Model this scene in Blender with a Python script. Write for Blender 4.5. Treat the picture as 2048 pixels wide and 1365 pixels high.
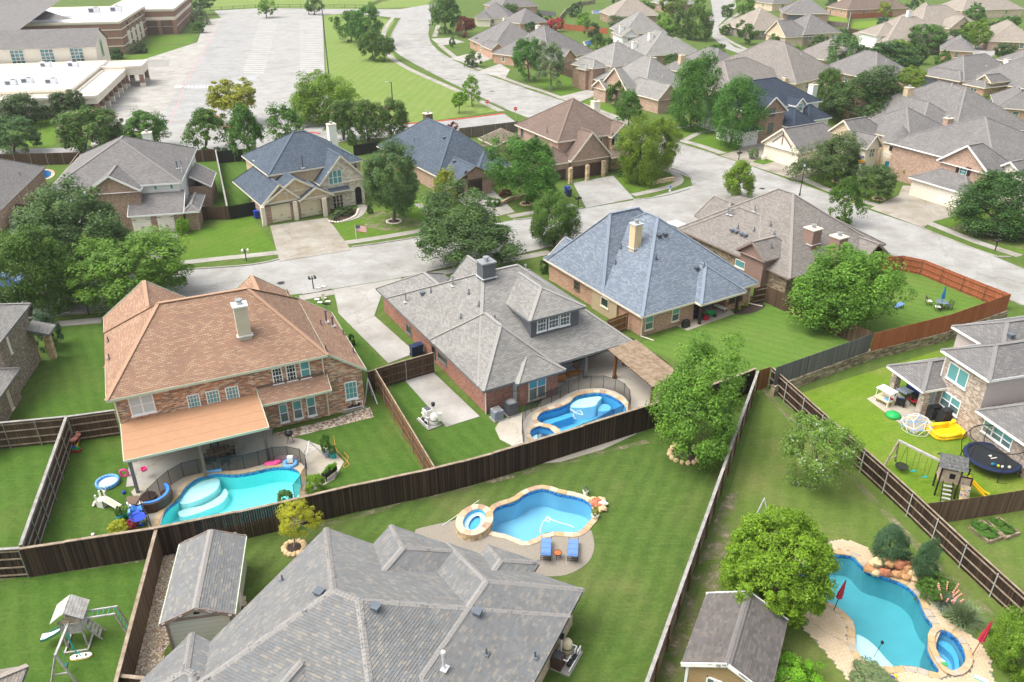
import bpy, math, random
import numpy as np
from mathutils import Vector, Matrix
from mathutils.geometry import tessellate_polygon
random.seed(7); RNG=np.random.default_rng(11)
for o in list(bpy.data.objects): bpy.data.objects.remove(o)
R=math.radians
scene=bpy.context.scene
COL=scene.collection
# ---------------------------------------------------------------- camera
CAMH=35.0; PITCH=R(28.0); FPX=1593.0
cam=bpy.data.cameras.new('camera'); co=bpy.data.objects.new('camera',cam); COL.objects.link(co)
co.location=(0,0,CAMH); co.rotation_euler=(R(90)-PITCH,0,0)
cam.sensor_width=36; cam.lens=FPX/2048*36; cam.clip_start=.5; cam.clip_end=6000
scene.camera=co
# ---------------------------------------------------------------- sky and sun (bright overcast)
SUN_EL=R(60); SUN_AZ=R(-100)      # azimuth measured from +Y towards +X
w=bpy.data.worlds.new('World'); scene.world=w; w.use_nodes=True
nt=w.node_tree; nt.nodes.clear()
sky=nt.nodes.new('ShaderNodeTexSky'); sky.sky_type='NISHITA'; sky.sun_disc=False
sky.sun_elevation=SUN_EL; sky.sun_rotation=SUN_AZ; sky.air_density=1.2; sky.dust_density=6.0; sky.ozone_density=.6
hs=nt.nodes.new('ShaderNodeHueSaturation'); hs.inputs['Saturation'].default_value=.38
bg=nt.nodes.new('ShaderNodeBackground'); bg.inputs['Strength'].default_value=.15
wo=nt.nodes.new('ShaderNodeOutputWorld')
nt.links.new(sky.outputs[0],hs.inputs['Color']); nt.links.new(hs.outputs[0],bg.inputs[0]); nt.links.new(bg.outputs[0],wo.inputs[0])
sl=bpy.data.lights.new('sun','SUN'); sl.energy=.8; sl.angle=R(45); sl.color=(1,.985,.955)
so=bpy.data.objects.new('sun',sl); COL.objects.link(so); so.location=(-80,-10,90)
sd=Vector((math.sin(SUN_AZ)*math.cos(SUN_EL),math.cos(SUN_AZ)*math.cos(SUN_EL),math.sin(SUN_EL)))
so.rotation_euler=sd.to_track_quat('Z','Y').to_euler()
vs=scene.view_settings; vs.view_transform='Standard'; vs.look='None'; vs.gamma=1; vs.use_curve_mapping=False; vs.exposure=1.04
scene.render.engine='CYCLES'
scene.cycles.transparent_max_bounces=16; scene.cycles.max_bounces=6
# ---------------------------------------------------------------- pixel helpers: a pixel of the photo and a height give a point
_s,_c=math.sin(PITCH),math.cos(PITCH)
def P(px,py,z=0.0):
    u=(px-1024)/FPX; v=(py-682.5)/FPX; t=(CAMH-z)/(_s+v*_c)
    return Vector((u*t,(_c-v*_s)*t,z))
def PY(px,py,Y):                      # point on the pixel's ray at depth Y
    u=(px-1024)/FPX; v=(py-682.5)/FPX; t=Y/(_c-v*_s)
    return Vector((u*t,Y,CAMH-t*(_s+v*_c)))
def PW(px,py,a,b):                    # point on the pixel's ray on the vertical plane through a,b
    u=(px-1024)/FPX; v=(py-682.5)/FPX; d=Vector((u,_c-v*_s,-(_s+v*_c)))
    n=Vector((-(b[1]-a[1]),b[0]-a[0],0)); t=(n.x*a[0]+n.y*a[1])/(n.x*d.x+n.y*d.y)
    return Vector((0,0,CAMH))+d*t
def px_m(p):                          # photo pixels per metre at a point
    return FPX/(p[1]*_c+(CAMH-p[2])*_s)
# ---------------------------------------------------------------- objects
ORG={}
def tag(o,label=None,cat=None,group=None,kind=None):
    if label: o['label']=label
    if cat: o['category']=cat
    if group: o['group']=group
    if kind: o['kind']=kind
    return o
def thing(name,label,cat,loc=(0,0,0),group=None,rz=0):
    o=bpy.data.objects.new(name,None); COL.objects.link(o); o.empty_display_size=.2
    o.location=loc; o.rotation_euler=(0,0,rz); ORG[o.name]=Vector(loc)
    return tag(o,label,cat,group)
def mobj(name,me,parent=None):
    o=bpy.data.objects.new(name,me); COL.objects.link(o)
    if parent: o.parent=parent; ORG[o.name]=ORG.get(parent.name,Vector())
    return o
def copytree(o,parent=None):
    c=o.copy(); COL.objects.link(c); c.parent=parent
    for ch in o.children: copytree(ch,c)
    return c
def place(proto,used,loc,rz=0,s=1,label=None,group=None):
    """first use moves the prototype itself, later uses copy it with its parts"""
    o=proto if not used.get(proto.name) else copytree(proto)
    used[proto.name]=True
    o.location=loc; o.rotation_euler=(0,0,rz); o.scale=(s,s,s)
    if label: o['label']=label
    if group: o['group']=group
    return o
USED={}
class MB:
    def __init__(s): s.v=[]; s.f=[]; s.m=[]
    def poly(s,pts,m=0):
        i=len(s.v); s.v+= [tuple(p) for p in pts]; s.f.append(tuple(range(i,i+len(pts)))); s.m.append(m); return s
    def box(s,c,d,rz=0,m=0,bottom=True,rot=None):
        c=Vector(c); M=rot or Matrix.Rotation(rz,3,'Z')
        x,y,z=d[0]/2,d[1]/2,d[2]/2
        k=[c+M@Vector(q) for q in ((-x,-y,-z),(x,-y,-z),(x,y,-z),(-x,y,-z),(-x,-y,z),(x,-y,z),(x,y,z),(-x,y,z))]
        i=len(s.v); s.v+=[tuple(q) for q in k]
        F=[(4,5,6,7),(0,1,5,4),(1,2,6,5),(2,3,7,6),(3,0,4,7)]
        if bottom: F.append((3,2,1,0))
        for f in F: s.f.append(tuple(i+j for j in f)); s.m.append(m)
        return s
    def bar(s,a,b,wd,ht=None,m=0,up=(0,0,1)):
        a,b=Vector(a),Vector(b); ht=ht or wd; d=b-a; L=d.length
        if L<1e-6: return s
        d.normalize(); upv=Vector(up)
        if abs(d.dot(upv))>.98: upv=Vector((1,0,0))
        x=d.cross(upv).normalized(); z=x.cross(d).normalized()
        M=Matrix((x,d,z)).transposed()
        return s.box((a+b)/2,(wd,L,ht),m=m,rot=M)
    def cyl(s,a,b,r0,r1=None,n=10,m=0,cap=True):
        a,b=Vector(a),Vector(b); r1=r0 if r1 is None else r1; d=(b-a)
        if d.length<1e-6: return s
        d.normalize()
        t=Vector((0,0,1)) if abs(d.z)<.9 else Vector((1,0,0)); x=d.cross(t).normalized(); y=d.cross(x)
        i=len(s.v)
        for k in range(n):
            q=x*math.cos(2*math.pi*k/n)+y*math.sin(2*math.pi*k/n); s.v.append(tuple(a+q*r0)); s.v.append(tuple(b+q*r1))
        for k in range(n):
            j=(k+1)%n; s.f.append((i+2*k,i+2*k+1,i+2*j+1,i+2*j)); s.m.append(m)
        if cap:
            s.f.append(tuple(i+2*k for k in range(n))); s.m.append(m)
            s.f.append(tuple(i+2*k+1 for k in reversed(range(n)))); s.m.append(m)
        return s
    def tube(s,pts,r,n=6,m=0):
        pts=[Vector(p) for p in pts]
        for a,b in zip(pts,pts[1:]): s.cyl(a,b,r,r,n,m)
        return s
    def lathe(s,c,prof,n=14,m=0):
        c=Vector(c); i=len(s.v); k=len(prof)
        for j in range(n):
            a=2*math.pi*j/n
            for r,z in prof: s.v.append((c.x+r*math.cos(a),c.y+r*math.sin(a),c.z+z))
        for j in range(n):
            j2=(j+1)%n
            for q in range(k-1): s.f.append((i+j*k+q,i+j2*k+q,i+j2*k+q+1,i+j*k+q+1)); s.m.append(m)
        return s
    def ell(s,c,r,n=12,k=7,m=0,noise=0,seed=0):
        rg=random.Random(seed); c=Vector(c); pr=[]; i=len(s.v)
        for a in range(k+1):
            t=math.pi*a/k
            for j in range(n):
                p=2*math.pi*j/n; q=1+(rg.uniform(-noise,noise) if 0<a<k else 0)
                s.v.append((c.x+r[0]*q*math.sin(t)*math.cos(p),c.y+r[1]*q*math.sin(t)*math.sin(p),c.z+r[2]*q*math.cos(t)))
        for a in range(k):
            for j in range(n):
                j2=(j+1)%n; s.f.append((i+a*n+j,i+(a+1)*n+j,i+(a+1)*n+j2,i+a*n+j2)); s.m.append(m)
        return s
    def flat(s,loops,z,m=0):            # polygon with holes, loops of 2D points
        pts=[[Vector((p[0],p[1],0)) for p in l] for l in loops]; fl=[p for l in pts for p in l]
        i=len(s.v); s.v+=[(p.x,p.y,z) for p in fl]
        for t in tessellate_polygon(pts):
            a,b,c=[fl[k] for k in t]
            if (b-a).cross(c-a).z<0: t=(t[0],t[2],t[1])
            s.f.append(tuple(i+k for k in t)); s.m.append(m)
        return s
    def skirt(s,loop,z0,z1,m=0):
        n=len(loop); ar=sum(loop[i][0]*loop[(i+1)%n][1]-loop[(i+1)%n][0]*loop[i][1] for i in range(n))
        if ar<0: loop=list(reversed(loop))
        for i in range(n):
            a,b=loop[i],loop[(i+1)%n]; s.poly([(a[0],a[1],z0),(b[0],b[1],z0),(b[0],b[1],z1),(a[0],a[1],z1)],m)
        return s
    def slab(s,loop,z0,z1,m=0): s.flat([loop],z1,m); s.skirt(loop,z0,z1,m); return s
    def mesh(s,name,mats,org=None,smooth=False):
        if not isinstance(mats,(list,tuple)): mats=[mats]
        me=bpy.data.meshes.new(name); v=s.v
        if org is not None and org.length>0: v=[(a-org.x,b-org.y,c-org.z) for a,b,c in v]
        me.from_pydata(v,[],s.f)
        for q in mats: me.materials.append(MAT(q))
        if len(mats)>1: me.polygons.foreach_set('material_index',s.m)
        # uv in metres: u horizontal along the face, v up the face
        uvl=me.uv_layers.new(name='UVMap'); nl=len(me.loops); nv=len(me.vertices); npol=len(me.polygons)
        if nl:
            li=np.empty(nl,np.int32); me.loops.foreach_get('vertex_index',li)
            co_=np.empty(nv*3,np.float32); me.vertices.foreach_get('co',co_); co_=co_.reshape(-1,3)
            if org is not None: co_=co_+np.array(org,np.float32)
            nn=np.empty(npol*3,np.float32); me.polygons.foreach_get('normal',nn); nn=nn.reshape(-1,3)
            lt=np.empty(npol,np.int32); me.polygons.foreach_get('loop_total',lt)
            N=np.repeat(nn,lt,axis=0); flatm=np.abs(N[:,2])>.999
            ux=np.stack([-N[:,1],N[:,0],np.zeros(nl)],1); l=np.linalg.norm(ux,axis=1); l[l<1e-9]=1; ux/=l[:,None]
            ux[flatm]=(1,0,0); vy=np.cross(N,ux); vy[flatm]=(0,1,0)
            pc=co_[li]; uv=np.stack([(pc*ux).sum(1),(pc*vy).sum(1)],1).astype(np.float32)
            uvl.data.foreach_set('uv',uv.ravel())
        if smooth: me.polygons.foreach_set('use_smooth',[True]*npol)
        me.update(); return me
    def build(s,name,mats,parent=None,smooth=False):
        org=ORG.get(parent.name) if parent else None
        return mobj(name,s.mesh(name,mats,org,smooth),parent)
def struct(name,mb,mat,parent=None):
    o=mb.build(name,mat,parent)
    if not parent: o['kind']='structure'
    return o
def part(name,mat,parent,fn,smooth=False):
    mb=MB(); fn(mb); return mb.build(name,mat,parent,smooth)
def single(name,mb,mat,label,cat,loc=None,group=None,smooth=False):
    """a thing that is one mesh"""
    lo=Vector(loc) if loc is not None else Vector()
    o=mobj(name,mb.mesh(name,mat,lo,smooth)); o.location=lo; return tag(o,label,cat,group)
# ---------------------------------------------------------------- curves
def smooth_closed(p,n=6):
    p=[Vector(q[:2]) for q in p]; m=len(p); out=[]
    for i in range(m):
        a,b,c,d=p[i-1],p[i],p[(i+1)%m],p[(i+2)%m]
        for k in range(n):
            t=k/n; out.append(.5*((2*b)+(c-a)*t+(2*a-5*b+4*c-d)*t*t+(3*b-a-3*c+d)*t**3))
    return out
def smooth_open(p,n=6):
    p=[Vector(q) for q in p]; out=[]
    for i in range(len(p)-1):
        a=p[i-1] if i else p[0]*2-p[1]; b,c=p[i],p[i+1]; d=p[i+2] if i+2<len(p) else p[-1]*2-p[-2]
        for k in range(n):
            t=k/n; out.append(.5*((2*b)+(c-a)*t+(2*a-5*b+4*c-d)*t*t+(3*b-a-3*c+d)*t**3))
    return out+[p[-1]]
def resample(p,step=None,n=None,closed=False):
    p=[Vector(q) for q in p]
    if closed: p=p+[p[0]]
    L=[0]
    for a,b in zip(p,p[1:]): L.append(L[-1]+(b-a).length)
    n=n or max(1,round(L[-1]/step)); out=[]; j=0
    for k in range(n+(0 if closed else 1)):
        t=L[-1]*k/n
        while j<len(L)-2 and L[j+1]<t: j+=1
        f=(t-L[j])/max(1e-9,L[j+1]-L[j]); out.append(p[j].lerp(p[j+1],min(1,f)))
    return out
def offset(loop,d,closed=True):        # positive = outwards for a ccw loop
    n=len(loop); ar=sum(loop[i][0]*loop[(i+1)%n][1]-loop[(i+1)%n][0]*loop[i][1] for i in range(n)) if closed else 1
    sg=1 if ar>0 else -1; out=[]
    for i in range(n):
        a=Vector(loop[i-1][:2]) if (closed or i) else Vector(loop[0][:2]); b=Vector(loop[(i+1)%n][:2]) if (closed or i<n-1) else Vector(loop[-1][:2])
        t=(b-a); t=t.normalized() if t.length>1e-9 else Vector((1,0)); out.append(Vector((loop[i][0]+t.y*d*sg,loop[i][1]-t.x*d*sg)))
    return out
def G(*pp): return [P(*q).to_2d() for q in pp]      # ground pixels -> 2D
def inside(p,loop):
    c=False; n=len(loop); x,y=p[0],p[1]
    for i in range(n):
        a,b=loop[i],loop[i-1]
        if (a[1]>y)!=(b[1]>y) and x<(b[0]-a[0])*(y-a[1])/(b[1]-a[1])+a[0]: c=not c
    return c
# ---------------------------------------------------------------- procedural materials
MATS={}
class NG:
    def __init__(s,name):
        s.m=bpy.data.materials.new(name); s.m.use_nodes=True; s.t=s.m.node_tree; s.t.nodes.clear()
        s.out=s.n('OutputMaterial'); s.b=s.n('BsdfPrincipled'); s.l(s.b,0,s.out,0)
    def n(s,t,**k):
        q=s.t.nodes.new('ShaderNode'+t)
        for a,v in k.items():
            if a[0]=='_': q.inputs[int(a[1:])].default_value=v
            else: setattr(q,a,v)
        return q
    def l(s,a,i,b,j): s.t.links.new(a.outputs[i],b.inputs[j])
    def set(s,**k):
        for a,v in k.items(): s.b.inputs[a.replace('_',' ')].default_value=v
def c4(c): return (c[0],c[1],c[2],1)
def hx(h):                                    # sRGB hex -> linear
    h=h.lstrip('#'); r=[int(h[i:i+2],16)/255 for i in (0,2,4)]
    return tuple(((x+.055)/1.055)**2.4 if x>.04045 else x/12.92 for x in r)
def ramp(g,src,si,stops,interp='LINEAR'):
    r=g.n('ValToRGB'); cr=r.color_ramp; cr.interpolation=interp
    while len(cr.elements)<len(stops): cr.elements.new(.5)
    for e,(p,c) in zip(cr.elements,stops): e.position=p; e.color=c4(c)
    g.l(src,si,r,0); return r
def uvn(g,scale=(1,1,1),obj=False):
    if obj: tc=g.n('TexCoord'); k=3
    else: tc=g.n('UVMap'); k=0
    mp=g.n('Mapping'); mp.inputs['Scale'].default_value=scale; g.l(tc,k,mp,0); return mp
def world(g,scale=(1,1,1)):
    q=g.n('NewGeometry'); mp=g.n('Mapping'); mp.inputs['Scale'].default_value=scale; g.l(q,0,mp,0); return mp
def noise(g,src,scale,det=4,rough=.55):
    q=g.n('TexNoise'); q.inputs['Scale'].default_value=scale; q.inputs['Detail'].default_value=det; q.inputs['Roughness'].default_value=rough
    g.l(src,0,q,'Vector'); return q
def mix(g,a,ai,b,bi,fac=None,fi=0,f=.5,mode='MIX'):
    q=g.n('Mix',data_type='RGBA',blend_type=mode)
    if fac is not None: g.l(fac,fi,q,0)
    else: q.inputs[0].default_value=f
    if isinstance(a,tuple): q.inputs[6].default_value=c4(a)
    else: g.l(a,ai,q,6)
    if isinstance(b,tuple): q.inputs[7].default_value=c4(b)
    else: g.l(b,bi,q,7)
    return q
def bump(g,src,si,st=.3,dist=.02):
    q=g.n('Bump'); q.inputs['Strength'].default_value=st; q.inputs['Distance'].default_value=dist
    g.l(src,si,q,'Height'); g.l(q,0,g.b,'Normal')
def plain(name,col,rough=.6,metal=0,var=.12,sc=3,spec=.4):
    g=NG(name); w_=world(g); n_=noise(g,w_,sc,5)
    r=ramp(g,n_,0,[(.3,tuple(x*(1-var) for x in col)),(.7,tuple(min(1,x*(1+var)) for x in col))]); g.l(r,0,g.b,0)
    g.set(Roughness=rough,Metallic=metal); g.b.inputs['Specular IOR Level'].default_value=spec; return g.m
def brickmat(name,cols,mortar,bw=.25,bh=.085,ms=.012,rough=.85,warp=0,tint=.15,bumpd=.01,sq=.5,off=.5):
    """cells of random colour; cols = ramp colours"""
    g=NG(name); u=uvn(g); src=u
    if warp:
        n_=noise(g,u,2.2,2); a=g.n('VectorMath',operation='MULTIPLY_ADD'); a.inputs[1].default_value=(warp,warp,0); g.l(n_,1,a,0); g.l(u,0,a,2); src=a
    b=g.n('TexBrick'); b.offset=off; b.squash=1; b.inputs['Color1'].default_value=(0,0,0,1); b.inputs['Color2'].default_value=(1,1,1,1); b.inputs['Mortar'].default_value=(.5,.5,.5,1)
    b.inputs['Scale'].default_value=1; b.inputs['Mortar Size'].default_value=ms; b.inputs['Mortar Smooth'].default_value=.3
    b.inputs['Brick Width'].default_value=bw; b.inputs['Row Height'].default_value=bh; g.l(src,0,b,'Vector')
    cols=[tuple(min(1,x*(1.22 if name[:2]!='sh' else 1)) for x in c) for c in cols]; n=len(cols); r=ramp(g,b,0,[((i+.0)/n,c) for i,c in enumerate(cols)],'CONSTANT' if n>2 else 'LINEAR')
    m=mix(g,r,0,mortar,0,b,1)
    w_=world(g); n2=noise(g,w_,.6,5); lv=ramp(g,n2,0,[(.3,(1-tint,)*3),(.7,(1+0*tint,)*3)])
    m2=mix(g,m,2,lv,0,f=1,mode='MULTIPLY'); 
    n3=noise(g,w_,28,3); lv3=ramp(g,n3,0,[(.3,(.8,)*3),(.7,(1,)*3)]); m3=mix(g,m2,2,lv3,0,f=.7,mode='MULTIPLY')
    g.l(m3,2,g.b,0)
    inv=g.n('Math',operation='SUBTRACT'); inv.inputs[0].default_value=1; g.l(b,1,inv,1)
    bump(g,inv,0,.6,bumpd); g.set(Roughness=rough); g.b.inputs['Specular IOR Level'].default_value=.25; return g.m
def shingle(name,cols,bw=.36,bh=.145):
    av=[sum(c[i] for c in cols)/len(cols) for i in range(3)]; cols=[tuple((a*.45+c*.55)*.9 for a,c in zip(av,q)) for q in cols]
    dk=tuple(x*.42 for x in cols[0]); return brickmat(name,cols,dk,bw,bh,.011,.9,0,.16,.012)
def shcap(name,cols):
    k_=.72 if 'near' in name or 'shed2' in name else .9; av=tuple(sum(c[i] for c in cols)/len(cols)*k_ for i in range(3)); return plain(name,av,.9,0,.14,9,.2)
def grass(name,a,b,dry,ang=0,stripe=.12,dryamt=.5,mow=1.1):
    g=NG(name); w_=world(g)
    n1=noise(g,w_,.16,6,.62); n2=noise(g,w_,.9,7,.68); n3=noise(g,w_,4.5,7,.8); n5=noise(g,w_,.45,4,.6)
    r=ramp(g,n2,0,[(.3,a),(.7,b)])
    d=ramp(g,n1,0,[(.48,(0,0,0)),(.74,(dryamt,)*3)]); m=mix(g,r,0,dry,0,d,0)
    d2=ramp(g,n5,0,[(.56,(0,0,0)),(.72,(.35,)*3)]); m=mix(g,m,2,tuple(x*.72 for x in a),0,d2,0)
    mp=world(g); mp.inputs['Rotation'].default_value=(0,0,ang); wv=g.n('TexWave',wave_type='BANDS',bands_direction='X'); wv.inputs['Scale'].default_value=.314/mow
    wv.inputs['Distortion'].default_value=5; wv.inputs['Detail'].default_value=5; wv.inputs['Detail Scale'].default_value=.35; wv.inputs['Detail Roughness'].default_value=.7; g.l(mp,0,wv,'Vector')
    lv=ramp(g,wv,1,[(.2,(1-stripe,)*3),(.8,(1,1,1))]); m2=mix(g,m,2,lv,0,f=.75,mode='MULTIPLY')
    st=world(g,(.6,7,1)); st.inputs['Rotation'].default_value=(0,0,ang+1.57); n6=noise(g,st,1.0,4,.7); l6=ramp(g,n6,0,[(.55,(0,0,0)),(.78,(.42,)*3)]); m2=mix(g,m2,2,tuple(min(1,x*1.35) for x in dry),0,l6,0)
    l3=ramp(g,n3,0,[(.3,(.55,.6,.46)),(.7,(1.08,1.06,1.02))]); m3=mix(g,m2,2,l3,0,f=.85,mode='MULTIPLY'); g.l(m3,2,g.b,0)
    n4=noise(g,w_,26,3,.7); bump(g,n4,0,.6,.05); g.set(Roughness=.95); g.b.inputs['Specular IOR Level'].default_value=.1; return g.m
def concrete(name,col,stain=.25,rough=.9,tint=(.93,.9,.84)):
    g=NG(name); w_=world(g); n1=noise(g,w_,.35,6,.65); n2=noise(g,w_,5,5,.6); n3=noise(g,w_,40,2)
    r=ramp(g,n1,0,[(.3,tuple(c*(1-stain)*t for c,t in zip(col,tint))),(.62,col)]); l=ramp(g,n2,0,[(.3,(.88,)*3),(.7,(1,)*3)])
    m=mix(g,r,0,l,0,f=.8,mode='MULTIPLY'); oi=g.n('ObjectInfo'); l2=ramp(g,oi,5,[(0,(.93,)*3),(1,(1,)*3)]); m1=mix(g,m,2,l2,0,f=1,mode='MULTIPLY')
    l3=ramp(g,n3,0,[(.3,(.9,)*3),(.7,(1,)*3)]); m2=mix(g,m1,2,l3,0,f=.6,mode='MULTIPLY')
    nw=noise(g,w_,.5,5,.7); va=g.n('VectorMath',operation='MULTIPLY_ADD'); va.inputs[1].default_value=(3,3,0); g.l(nw,1,va,0); g.l(w_,0,va,2); vo=g.n('TexVoronoi',feature='DISTANCE_TO_EDGE'); vo.inputs['Scale'].default_value=.11; g.l(va,0,vo,'Vector'); cr=ramp(g,vo,0,[(.0,(.62,)*3),(.007,(1,)*3)])
    m2=mix(g,m2,2,cr,0,f=.8,mode='MULTIPLY'); n8=noise(g,w_,.12,3,.5); st8=ramp(g,n8,0,[(.52,(1,)*3),(.7,(.86,.855,.84))]); m2=mix(g,m2,2,st8,0,f=1,mode='MULTIPLY'); g.l(m2,2,g.b,0)
    bump(g,n3,0,.15,.01); g.set(Roughness=rough); g.b.inputs['Specular IOR Level'].default_value=.2; return g.m
def planks(name,cols,sc=1.0,rough=.85,axis='z',streak=14):
    """wood: each face island gets its own tone by position; long vertical streaks"""
    g=NG(name); w_=world(g,(7.1,7.1,.05) if axis=='z' else (2.5,2.5,2.5)); n1=noise(g,w_,sc,2,.5)
    r=ramp(g,n1,0,[(.3,cols[0]),(.5,cols[1]),(.72,cols[2])])
    w2=world(g,(streak,streak,.6) if axis=='z' else (6,6,6)); n2=noise(g,w2,2.5,4); l=ramp(g,n2,0,[(.3,(.6,)*3),(.7,(1,)*3)])
    m=mix(g,r,0,l,0,f=.75,mode='MULTIPLY'); g.l(m,2,g.b,0); bump(g,n2,0,.3,.01); g.set(Roughness=rough); g.b.inputs['Specular IOR Level'].default_value=.2; return g.m
def siding(name,col,h=.18):
    g=NG(name); u=uvn(g); s=g.n('SeparateXYZ'); g.l(u,0,s,0); d=g.n('Math',operation='FRACT'); m=g.n('Math',operation='DIVIDE'); m.inputs[1].default_value=h
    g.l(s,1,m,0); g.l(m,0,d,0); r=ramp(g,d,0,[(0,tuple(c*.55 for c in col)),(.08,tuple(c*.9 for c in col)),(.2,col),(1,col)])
    w_=world(g); n_=noise(g,w_,1.2,5); l=ramp(g,n_,0,[(.3,(.9,)*3),(.7,(1,)*3)]); m2=mix(g,r,0,l,0,f=.8,mode='MULTIPLY'); g.l(m2,2,g.b,0)
    bump(g,d,0,.5,.02); g.set(Roughness=.7); return g.m
def leafmat(name,base,var=.35,trans=.3,pink=None):
    g=NG(name); a=g.n('Attribute',attribute_name='tone'); oi=g.n('ObjectInfo')
    lo=tuple(c*(1-var) for c in base); hi=(base[0]*(1+var*1.5),base[1]*(1+var*1.05),base[2]*(1+var*.6))
    st=[(0,lo),(.55,base),(.97,hi)]
    if pink: st=[(0,lo),(.5,base),(.86,hi),(.9,pink),(1,pink)]
    r=ramp(g,a,2,st,'LINEAR'); h=g.n('HueSaturation'); 
    mr=g.n('MapRange'); mr.inputs[3].default_value=.485; mr.inputs[4].default_value=.515; g.l(oi,5,mr,0); g.l(mr,0,h,0)
    mv=g.n('MapRange'); mv.inputs[3].default_value=.88; mv.inputs[4].default_value=1.14; g.l(oi,5,mv,0); g.l(mv,0,h,2); g.l(r,0,h,4)
    g.l(h,0,g.b,0); g.set(Roughness=.55); g.b.inputs['Specular IOR Level'].default_value=.3
    t=g.n('BsdfTranslucent'); g.l(h,0,t,0); ms=g.n('MixShader'); ms.inputs[0].default_value=trans; g.l(g.b,0,ms,1); g.l(t,0,ms,2); g.l(ms,0,g.out,0); return g.m
def water(name,tint,rough=.03,sc=1.4,st=.25,absorb=.35):
    g=NG(name); w_=world(g); n_=noise(g,w_,sc,3,.5); b=g.n('Bump'); b.inputs['Strength'].default_value=st; b.inputs['Distance'].default_value=.06; g.l(n_,0,b,'Height')
    t=g.n('BsdfTransparent'); t.inputs[0].default_value=c4(tint); gl=g.n('BsdfGlossy'); gl.inputs['Roughness'].default_value=rough; gl.inputs[0].default_value=(1,1,1,1)
    g.l(b,0,gl,'Normal'); fr=g.n('Fresnel'); fr.inputs[0].default_value=1.33; g.l(b,0,fr,'Normal')
    ms=g.n('MixShader'); g.l(fr,0,ms,0); g.l(t,0,ms,1); g.l(gl,0,ms,2); g.l(ms,0,g.out,0); return g.m
def glassy(name,col,blind=None,rough=.08):
    g=NG(name)
    if blind:
        u=uvn(g); s=g.n('SeparateXYZ'); g.l(u,0,s,0); m=g.n('Math',operation='MULTIPLY'); m.inputs[1].default_value=1/.06; f=g.n('Math',operation='FRACT'); g.l(s,1,m,0); g.l(m,0,f,0)
        r=ramp(g,f,0,[(0,tuple(c*.7 for c in col)),(.3,col)]); g.l(r,0,g.b,0)
    else:
        w_=world(g); n_=noise(g,w_,.8,3); r=ramp(g,n_,0,[(.35,tuple(c*.6 for c in col)),(.65,col)]); g.l(r,0,g.b,0)
    g.set(Roughness=rough); g.b.inputs['Coat Weight'].default_value=.6; g.b.inputs['Coat Roughness'].default_value=.02; g.b.inputs['Specular IOR Level'].default_value=.6; return g.m
def meshnet(name,col,op):
    g=NG(name); g.set(Roughness=.7); g.b.inputs[0].default_value=c4(col); t=g.n('BsdfTransparent'); ms=g.n('MixShader'); ms.inputs[0].default_value=op; g.l(t,0,ms,1); g.l(g.b,0,ms,2); g.l(ms,0,g.out,0); return g.m
def gravelmat(name,cols,sc=9):
    g=NG(name); w_=world(g); v=g.n('TexVoronoi'); v.inputs['Scale'].default_value=sc; g.l(w_,0,v,'Vector'); s=g.n('SeparateColor'); g.l(v,1,s,0)
    n=len(cols); r=ramp(g,s,0,[(i/n,c) for i,c in enumerate(cols)],'CONSTANT'); l=ramp(g,v,0,[(.0,(1,)*3),(.75,(.4,)*3)]); m=mix(g,r,0,l,0,f=.8,mode='MULTIPLY'); g.l(m,2,g.b,0)
    iv=g.n('Math',operation='SUBTRACT'); iv.inputs[0].default_value=1; g.l(v,0,iv,1); bump(g,iv,0,.8,.05); g.set(Roughness=.85); return g.m
_D={}
def MAT(n):
    if not isinstance(n,str): return n
    if n not in MATS: MATS[n]=_D[n]()
    return MATS[n]
def defm(n,fn,*a,**k):
    _D[n]=lambda: fn(n,*a,**k)
    if fn is shingle: _D[n+'_cap']=lambda: shcap(n+'_cap',a[0])
H_=hx
defm('grass',grass,(.078,.135,.026),(.115,.18,.04),(.19,.195,.075),.5,.10,.4)
defm('grass_deep',grass,(.058,.13,.02),(.092,.168,.03),(.16,.178,.055),-.55,.12,.4)
defm('grass_mid',grass,(.07,.13,.026),(.108,.17,.038),(.19,.19,.078),.42,.16,.65)
defm('grass_lime',grass,(.125,.225,.018),(.175,.275,.03),(.3,.28,.1),.9,.08,.6)
defm('grass_olive',grass,(.1,.165,.032),(.142,.2,.046),(.24,.225,.095),.35,.1,.65)
defm('grass_field',grass,(.16,.245,.055),(.21,.285,.075),(.28,.29,.12),.1,.1,.5,2.2)
defm('grass_front',grass,(.082,.17,.018),(.12,.21,.028),(.21,.21,.06),.5,.08,.35)
defm('grass_blue',grass,(.098,.19,.032),(.135,.23,.045),(.21,.225,.075),-1.0,.12,.4)
defm('road',concrete,(.385,.38,.362),.22); defm('road_far',concrete,(.375,.37,.357),.14)
defm('drive',concrete,(.39,.365,.32),.3,tint=(.95,.86,.7)); defm('drive_pale',concrete,(.42,.405,.375),.22); defm('walk',concrete,(.39,.37,.33),.25)
defm('lot_dark',concrete,(.355,.355,.35),.12); defm('kerb',concrete,(.4,.385,.345),.35)
defm('joint',plain,(.2,.19,.17),.95); defm('patio',concrete,(.46,.42,.35),.16); defm('deck_pale',concrete,(.52,.48,.41),.12); defm('deck_tan',gravelmat,[(.46,.4,.32),(.49,.43,.345),(.44,.385,.31),(.51,.45,.365)],30)
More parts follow.
